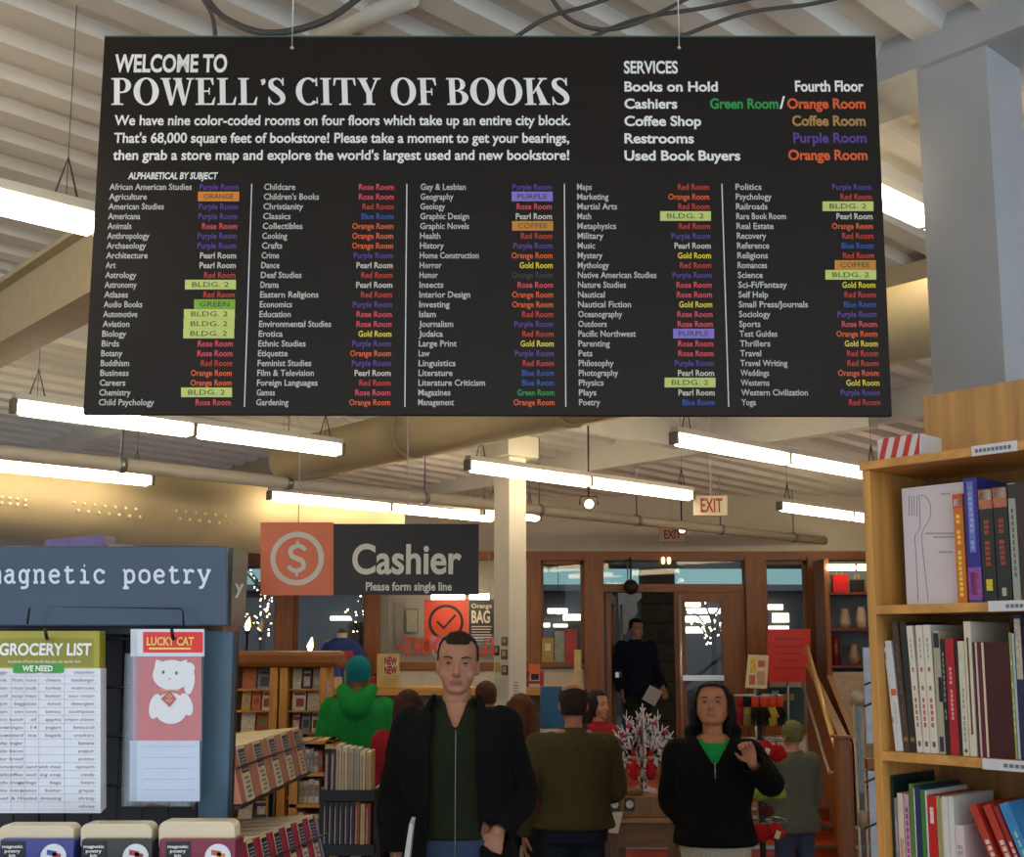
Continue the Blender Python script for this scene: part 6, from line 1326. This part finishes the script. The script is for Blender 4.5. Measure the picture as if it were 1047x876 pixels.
m = MB(); m.slab((xa + .03, tY + .1, .25), (xb - xa - .4, 0, 0), (0, .35, 0), (0, 0, z1_ - .45)); m.build('lower_cabinet', wood('5e4230'), t)
for k, px in enumerate((628.5, 643.5)):
    q = at(px, 822, tY); tt = thing('small_clock', 'round white faced clock in a dark square frame, ' + ('left' if k == 0 else 'right') + ' of two on the gift table', 'clock', q, 0, 'clocks on the gift table front')
    m = MB(); m.slab(q + Vector((-.032, -.012, -.04)), (.064, 0, 0), (0, .011, 0), (0, 0, .08)); m.build('frame', mat('33261c', .5), tt, bevel=.003); m = MB(); m.cyl(q + Vector((0, -.0125, 0)), q + Vector((0, -.017, 0)), .024, 20); m.build('face', mat('c9c7bc', .4, noise_amt=0), tt)
    m = MB(); m.slab(q + Vector((-.001, -.018, 0)), (.002, 0, 0), (0, .0008, 0), (0, 0, .018)); m.slab(q + Vector((0, -.018, -.001)), (.013, 0, 0), (0, .0008, 0), (0, 0, .002)); m.build('hands', M_black, tt)
m = MB(); m.prism([at(x, y, tY - .03) for x, y in ((620.5, 851), (632, 852), (637, 830), (626.5, 830))], (0, .004, 0)); o = m.build('hanging_card', mat('d2cbb0', .6)); tag(o, 'blank cream card hanging at the left corner of the gift table', 'card')
# the white cut-out tree
ty = tY + .2; q = at(658, 806, ty); q.z = z0 + .001; t = thing('white_tree', 'white cut-out tree with bare branches standing on the gift table', 'decoration', q); W_ = mat('d6ccc8', .6, noise_amt=.03); top = at(658, 722, ty).z; Ht = top - q.z; r = random.Random(5)
def tree_panel(ax, seed):
    r = random.Random(seed); m = MB(); nrm = Vector((-ax.y, ax.x, 0)) * .009
    def bar(a, b, w0, w1):
        d = (b - a); n_ = d.cross(nrm).normalized(); a = q + Vector(((a.x - q.x) * .78, (a.y - q.y) * .78, a.z - q.z)); b = q + Vector(((b.x - q.x) * .78, (b.y - q.y) * .78, b.z - q.z)); m.prism([a - n_ * w0 - nrm / 2, b - n_ * w1 - nrm / 2, b + n_ * w1 - nrm / 2, a + n_ * w0 - nrm / 2], nrm)
    def grow(p, an, L, w, dep):
        e = p + (ax * math.sin(an) + VZ * math.cos(an)) * L; bar(p, e, w * 1.7, w * 1.1)
        if dep == 0: return
        for s_ in (-1, 1): grow(p.lerp(e, .55 + .2 * r.random()), an + s_ * (.55 + .3 * r.random()), L * .64, w * .66, dep - 1)
        grow(e, an + r.uniform(-.2, .2), L * .66, w * .62, dep - 1)
    bar(q, q + VZ * Ht * .45, .022, .015)
    for s_ in (-1, 1): bar(q, q + ax * .11 * s_ + VZ * .0, .012, .006); bar(q + VZ * .04, q + ax * .1 * s_ + VZ * .012, .012, .008)
    grow(q + VZ * Ht * .44, 0, Ht * .25, .014, 3)
    for s_ in (-1, 1):
        grow(q + VZ * Ht * .30, s_ * .85, Ht * .24, .012, 3); e = q + VZ * Ht * .12; bar(e, e + ax * .11 * s_ + VZ * .08, .011, .008); grow(e + ax * .105 * s_ + VZ * .07, s_ * .05, Ht * .3, .009, 3)
    return m
tree_panel(VX, 3).build('branch_panel', W_, t); tree_panel(VY * .8, 4).build('branch_panel', W_, t)
for i, (px, py, rr, lb) in enumerate(((643, 742, .02, 'upper left'), (681, 748, .018, 'far right'), (653, 748, .015, 'inner left'), (638, 752, .015, 'far left'), (670, 739, .013, 'upper right'))):
    p = at(px, py, ty - .02); m = MB(); m.ball(p, rr, 8); m.cyl(p, p + VZ * rr * 1.8, .002, 5); o = m.build('ornament', mat('a8324a', .35)); recenter(o, p); tag(o, 'small crimson ball ornament, ' + lb + ' on the white tree', 'ornament', 'ball ornaments on the white tree')
def doll(px, py, c_, label):
    p = at(px, py, ty - .09); p.z = max(p.z, z0 + .09); t = thing('hanging_doll', label, 'ornament', p, 0, 'red dolls on the white tree'); m = MB(); m.tube([p - VZ * .085, p - VZ * .06, p, p + VZ * .04], [.018, .032, .026, .014], 10)
    m.tube([p + VX * .02 + VZ * .01, p + VX * .042 - VZ * .02], [.011, .009], 6); m.tube([p - VX * .02 + VZ * .01, p - VX * .042 - VZ * .02], [.011, .009], 6); m.build('body', cloth(c_), t); m = MB(); m.ball(p + VZ * .055, .021, 8); m.build('head', mat('c89070', .6), t); m = MB(); m.tube([p + VZ * .065, p + VZ * .095, p + VZ * .11 + VX * .02], [.022, .012, .004], 8); m.build('cap', cloth('b01c24'), t)
    m = MB(); m.cyl(p + VZ * .1, p + VZ * .17, .0015, 5); m.build('string', M_blackwire, t)
doll(648, 783, 'b81c24', 'red doll ornament left of the white trunk'); doll(665, 783, 'a81828', 'red and white doll ornament right of the white trunk')
t = thing('basket', 'small woven basket under the white tree', 'basket', at(648, 806, tY + .07)); p = at(648, 806, tY + .07); p.z = z0 + .001; m = MB(); m.tube([p, p + VZ * .04], [.05, .065], 16); m.build('bowl', mat('7a5a34', .8, noise_amt=.3, scale=80), t); m = MB(); m.tube([p + Vector((.06 * math.cos(a), 0, .04 + .05 * math.sin(a))) for a in [math.pi * k / 8 for k in range(9)]], .004, 6); m.build('handle', mat('6a4c2a', .8), t)
# ================================================================== ACCESSORY STAND (gloves, mittens)
aY = 7.0; q = at(777, 760, aY); t = thing('accessory_stand', 'dark revolving stand for gloves and mittens behind the black hoodie', 'display stand', (q.x, aY, 0)); m = MB(); zt4 = at(777, 706, aY).z; m.cyl((q.x, aY, 0), (q.x, aY, zt4), .018, 12); m.build('pole', M_black, t); m = MB(); m.cyl((q.x, aY, 0), (q.x, aY, .03), .24, 24); m.build('base', M_black, t)
for y in (711, 756, 803, 838):
    z = at(777, y, aY).z; m = MB(); m.tube([Vector((q.x + .14 * math.cos(a), aY + .14 * math.sin(a), z)) for a in [2 * math.pi * k / 20 for k in range(21)]], .005, 6)
    for k in range(4): a = math.pi / 2 * k + .4; m.cyl((q.x, aY, z), (q.x + .14 * math.cos(a), aY + .14 * math.sin(a), z), .004, 6)
    m.build('ring', M_steel, t)
for i, (px, c_, pal, lb) in enumerate(((757, '9a2030', '9a2030', 'crimson glove, leftmost of the upper row on the accessory stand'), (764, '1c1a18', '8a7a3a', 'black glove with an olive stripe on the accessory stand'), (772, 'c84420', '1a1614', 'orange cuffed black glove, left of three orange ones'), (781, 'c84420', '1a1614', 'orange cuffed black glove, middle of three orange ones'), (789, 'd04a20', 'b89a28', 'orange cuffed yellow glove on the accessory stand'), (797, 'c84420', '1a1614', 'orange cuffed black glove, rightmost on the accessory stand'))):
    p = at(px, 712, aY - .14 + .02 * abs(i - 3)); tt = thing('glove', lb, 'glove', p, 0, 'gloves in the upper row'); m = MB(); m.loft([ell(p - VZ * z, VX, VY, w_, .012, 10) for z, w_ in ((0, .022), (.03, .024), (.06, .02))]); m.build('cuff', cloth(c_), tt)
    m = MB(); m.loft([ell(p - VZ * z, VX, VY, w_, .011, 10) for z, w_ in ((.06, .02), (.09, .026), (.12, .025))])
    for j in range(4): limb(m, [(p.x - .018 + .012 * j, p.y, p.z - .11, .0065), (p.x - .02 + .0135 * j, p.y, p.z - .165 + abs(j - 1.5) * .006, .0055)], 6)
    limb(m, [(p.x + .02, p.y, p.z - .08, .007), (p.x + .034, p.y, p.z - .115, .006)], 6); m.build('hand', cloth(pal), tt)
def plush(px, py, rr, c_, lb, sc=(1, .8, 1), Y=aY - .17, tagc=False, name='mitten'):
    p = at(px, py, Y); tt = thing(name, lb, name, p, 0, 'plush mittens on the stand'); b = MB(); b.ball(p, rr, 12, sc=sc); b.ball(p + Vector((rr * .7, -.01, -rr * .2)), rr * .42, 8); me = remesh(b, .009, 1, lambda c: c + (c - p).normalized() * .006 * noise.noise(c * 60)); o = link('pad', me, cloth(c_, .3), None); o.parent = tt; o.matrix_parent_inverse = tt.matrix_basis.inverted()
    m = MB(); m.cyl(p + VZ * rr * .9, p + VZ * (rr * 1.4) + Vector((0, .06, 0)), .004, 6); m.build('loop', M_blackwire, tt)
    if tagc: m = MB(); m.box(p + Vector((.0, -rr * .9 - .006, -.01)), (.028, .003, .045), Matrix.Rotation(.4, 3, 'Y')); m.build('price_tag', mat('cdbf90', .5, noise_amt=.1), tt)
plush(782, 766, .052, 'b01c22', 'red plush mitten, left of the pair by the raised hand', tagc=True); plush(795, 770, .05, 'a8181e', 'red plush mitten, right of the pair by the raised hand')
plush(778, 851, .052, 'a8181e', 'red plush mitten, left of the lowest pair'); plush(793, 850, .05, 'b01c22', 'red plush mitten with a cream tag, right of the lowest pair', tagc=True)
plush(775, 812, .05, '7a8a2c', 'lime green fuzzy mitten, left of the middle pair', (1.15, .8, .8)); plush(794, 811, .05, '86963a', 'lime green fuzzy mitten, right of the middle pair', (1.15, .8, .8)); plush(784, 829, .035, '5a1c1c', 'dark maroon mitten between the lime and red pairs')
# signs by the doors
PSg = Plane((0, 12.6, 0), (0, -1, 0)); t = thing('red_notice', 'red notice board on a slim post right of the doors', 'sign', PSg.hit(806, 697)); m = MB(); rect_px(m, PSg, 784.5, 643, 828, 697, 0, 0, .012); m.build('panel', mat('c02c1c', .5, noise_amt=.04), t)
m = MB(); 
for j, (a, b) in enumerate(((792, 820), (790, 822), (794, 818), (797, 815), (790, 822))): rect_px(m, PSg, a, 652 + 7.5 * j, b, 654 + 7.5 * j, 0, .0135)
m.build('faint_lines', mat('96241a', .5, noise_amt=.2, scale=60), t); m = MB(); p = PSg.hit(806, 697); m.cyl((p.x, 12.63, .44), (p.x, 12.63, p.z + .1), .015, 10); m.build('post', M_steel, t)
PCd = Plane((0, 9.9, 0), (0, -1, 0)); t = thing('picture_board', 'cream picture board with yellow and red drawings left of the red notice', 'sign', PCd.hit(773, 703)); m = MB(); P4 = [PCd.hit(*v_) for v_ in ((762, 703), (784, 704), (786, 670), (765, 669))]; m.prism(P4, (0, .01, 0)); m.build('panel', mat('c9bc92', .5, noise_amt=.06), t); m = MB()
for (x0, y0, x1, y1, k) in ((767, 673, 773, 688, 0), (775, 675, 782, 682, 1), (766, 690, 772, 700, 1), (774, 686, 782, 700, 2)): rect_px(m, PCd, x0, y0, x1, y1, k, .002)
m.build('drawing', [mat('d0a82c', .5, noise_amt=.3, scale=40), mat('b8503c', .5, noise_amt=.3, scale=40), mat('b08a70', .5, noise_amt=.3, scale=40)], t); m = MB(); p = PCd.hit(773, 703); m.cyl((p.x, 9.93, 0), (p.x, 9.93, p.z + .1), .012, 10); m.cyl((p.x, 9.93, 0), (p.x, 9.93, .02), .15, 20); m.build('post', M_steel, t)
# teal window display low behind the gloves
t = boxed('teal_display', 'teal and blue display case under the red notice', 'display case', 786, 703, 822, 741, 12.9, .2, mat('25454c', .4, noise_amt=.4, scale=8)); a = at(786, 741, 12.9); b = at(824, 741, 12.9)
m = MB(); m.slab((a.x - .05, 12.86, a.z - .1), (b.x - a.x + .05, 0, 0), (0, .26, 0), (0, 0, .1)); m.build('ledge', M_brownx, t); m = MB(); m.slab((a.x, 12.9, .44), (b.x - a.x, 0, 0), (0, .2, 0), (0, 0, a.z - .54)); m.build('pedestal', M_white, t)
m = MB(); Pq = Plane((0, 12.9, 0), (0, -1, 0)); rect_px(m, Pq, 789, 706, 796, 714, 0, .002); rect_px(m, Pq, 801, 709, 812, 716, 1, .002); m.build('print', [mat('8ab0c0', .4), mat('a08a3c', .4)], t)
# ================================================================== STAIR RAIL + newel on the right
m = MB(); t = thing('stair_railing', 'brown wooden stair balustrade with two pale metal handrails on the right', 'railing', (at(850, 800, 9).x, 9.0, 0))
p0 = at(824, 690, 12.0); p1 = at(862, 775, 9.0); m.prism([p0 + VZ * .1, p1 + VZ * .1, Vector((p1.x, p1.y, 0)), Vector((p0.x, p0.y, .44))], (.07, 0, 0)); m.build('side_panel', M_brown, t)
for (a, b, c, d, r_, cm) in ((825, 662, 854, 762, .022, 'c8a468'), (820, 697, 848, 790, .014, '8c8478')):
    m = MB(); m.cyl(at(a, b, 11.6), at(c, d, 8.9), r_, 12); e = at(c, d, 8.9); m.cyl(e, e + Vector((.1, .05, 0)), r_, 10); m.build('handrail', mat(cm, .3, .3, .05), t)
m = MB(); a = at(856, 755, 8.8); b = at(869, 755, 8.8); m.slab((a.x, 8.8, 0), (b.x - a.x, 0, 0), (0, .1, 0), (0, 0, a.z)); m.build('newel_post', M_brown, t, bevel=.006); m = MB(); m.slab((a.x - .015, 8.785, a.z), (b.x - a.x + .03, 0, 0), (0, .13, 0), (0, 0, .02)); m.build('newel_cap', M_brown, t)
# second flight side, further right
m = MB(); p0 = at(845, 690, 11.8); p1 = at(873, 760, 10.0); m.prism([p0, p1, Vector((p1.x, p1.y, 0)), Vector((p0.x, p0.y, 0))], (.05, 0, 0)); m.build('far_panel', M_brown, t)
# ================================================================== WINDOW DISPLAY (right) with its own lamp
dY = 12.7; xa = at(847, 600, dY).x; xb = xa + .95; t = thing('display_case', 'wooden display case with red bags and vases behind the bookcase', 'display case', ((xa + xb) / 2, dY, .44)); zt5 = at(860, 571, dY).z
for x in (xa - .04, xb): m = MB(); m.slab((x, dY, .44), (.05, 0, 0), (0, .45, 0), (0, 0, zt5 - .44)); m.build('side_post', M_brown, t)
for y in (605, 642, 680, 800): z = at(860, y, dY).z; m = MB(); m.slab((xa, dY, max(z, .5) - .03), (xb - xa, 0, 0), (0, .42, 0), (0, 0, .03)); m.build('shelf', mat('6a2a1a', .45, noise_amt=.15), t)
m = MB(); m.slab((xa, dY + .43, .44), (xb - xa, 0, 0), (0, .02, 0), (0, 0, zt5 - .44)); m.build('back_board', mat('6f8088', .6, noise_amt=.1, scale=3), t)
m = MB(); m.slab((xa, dY + .01, .46), (xb - xa, 0, 0), (0, .02, 0), (0, 0, at(860, 683, dY).z - .5)); m.build('lower_panel', mat('b9ad94', .6), t)
for k in range(2): a = at(846 + 31 * k, 580, dY - .05); b = at(874 + 31 * k, 580, dY - .05); m = MB(); m.cyl(a, b, .032, 12); m.build('lamp_tube', emit('ffe6b0', 8), t)
def vessel(px, yb, prof, c_, lb, nm, cat_, dy=.12, m_=None):
    p = at(px, yb, dY + dy); zs_ = [at(860, y, dY).z for y in (605, 642, 680)]; p.z = min(zs_, key=lambda z: abs(z - p.z)) + .001; tt = thing(nm, lb, cat_, p); m = MB(); m.tube([p + VZ * z for z, r_ in prof], [r_ for z, r_ in prof], 16); m.build('body', m_ or mat(c_, .2), tt); m = MB(); z, r_ = prof[-1]; m.tube([p + VZ * z, p + VZ * (z + .012)], [r_ * 1.08, r_ * 1.08], 16); m.build('rim', mat(c_, .25), tt)
def bag(px, yb, w_, h, c_, lb):
    p = at(px, yb, dY + .1); p.z = at(860, 605, dY).z + .001; tt = thing('gift_bag', lb, 'bag', p, 0, 'gift bags in the display case'); m = MB(); m.prism([p - VX * w_ / 2, p + VX * w_ / 2, p + VX * w_ * .52 + VZ * h, p - VX * w_ * .52 + VZ * h], (0, .1, 0)); m.build('bag_body', mat(c_, .15), tt, bevel=.004); m = MB(); m.tube([p + Vector((-w_ * .2, .05, h)), p + Vector((-w_ * .15, .05, h + .05)), p + Vector((w_ * .15, .05, h + .05)), p + Vector((w_ * .2, .05, h))], .004, 6); m.build('handle', mat('c9a050', .4), tt)
bag(860, 604, .16, .19, 'b01c20', 'glossy red gift bag on the top shelf of the display case'); bag(878, 604, .13, .14, '1c1a18', 'glossy black gift bag beside the red one in the display case')
vessel(864, 641, [(0, .05), (.06, .065), (.14, .05), (.2, .04)], 'b09a88', 'pale clay vase on the middle shelf of the display case', 'clay_vase', 'vase'); vessel(881, 641, [(0, .045), (.08, .06), (.17, .05), (.22, .035)], 'c8b09a', 'cream vase beside the clay one in the display case', 'cream_vase', 'vase')
vessel(855, 679, [(0, .055), (.14, .05), (.3, .05)], '6a1c1c', 'tall dark red cylinder on the lower shelf of the display case', 'red_cylinder', 'vase', m_=mat('6a1c1c', .4)); vessel(874, 679, [(0, .045), (.08, .07), (.17, .04), (.22, .03)], '9a7a64', 'brown rounded vase on the lower shelf of the display case', 'brown_vase', 'vase')
p = at(877, 718, 11.6); t = thing('straw_hat_bust', 'pale rounded bust head on a thin stand below the display case', 'bust', (p.x, p.y, .44)); m = MB(); m.ball(p, .075, 14, sc=(.9, 1, 1.15)); m.build('head', mat('a89478', .7), t); m = MB(); m.cyl((p.x, p.y, .44), p - VZ * .08, .015, 8); m.cyl((p.x, p.y, .44), (p.x, p.y, .46), .1, 16); m.build('stand', M_black, t)
# ================================================================== things between the display and the bookcase
t = thing('gate_post', 'tall beige tubular post with rounded top left of the pine bookcase', 'post', (at(877, 800, 6.0).x, 6.0, 0)); m = MB(); a = at(877, 712, 6.0); m.tube([a - VZ * .03, a, a + VZ * .02, a + VZ * .033], [.03, .034, .026, .006], 16); m.build('knob', mat('b09a78', .5), t)
m = MB(); 
for dx in (-.02, .018): m.cyl((a.x + dx, 6.0, 0), (a.x + dx, 6.0, a.z - .02), .008, 8)
m.build('rod', mat('a8987c', .4, .3), t); m = MB(); m.slab((a.x - .012, 5.995, .1), (.024, 0, 0), (0, .004, 0), (0, 0, a.z - .15)); m.build('clear_strip', glass_mat('c8d0cc', 1.0, 'strip_glass'), t); b = at(882, 835, 5.95); m = MB(); m.tube([b + VZ * .03, b, b - VZ * .05], [.018, .026, .02], 12); m.build('clamp', mat('9a7e58', .5), t)
t = thing('white_panel_holder', 'white paper panels with dark ties on a wooden frame beside the bookcase', 'panel holder', (at(889, 760, 5.0).x, 5.0, 0)); x0 = at(884, 700, 5.0).x
for (y0, y1) in ((662, 760), (788, 900)): a = at(884, y1, 5.0); b = at(884, y0, 5.0); m = MB(); m.slab((x0, 5.0, a.z), (.12, 0, 0), (0, .01, 0), (0, 0, b.z - a.z)); m.build('panel', mat('b4bac6', .6), t)
for y in (700, 722, 800, 847): a = at(884, y, 4.985); m = MB(); m.cyl(a, a + Vector((.12, 0, .05)), .004, 6); m.build('tie', M_black, t)
m = MB(); a = at(884, 776, 5.0); m.slab((x0 - .0, 5.0, a.z - .04), (.14, 0, 0), (0, .05, 0), (0, 0, .04)); m.slab((x0 + .1, 5.02, 0), (.04, 0, 0), (0, .04, 0), (0, 0, at(884, 655, 5.0).z)); m.build('frame', M_brown, t)
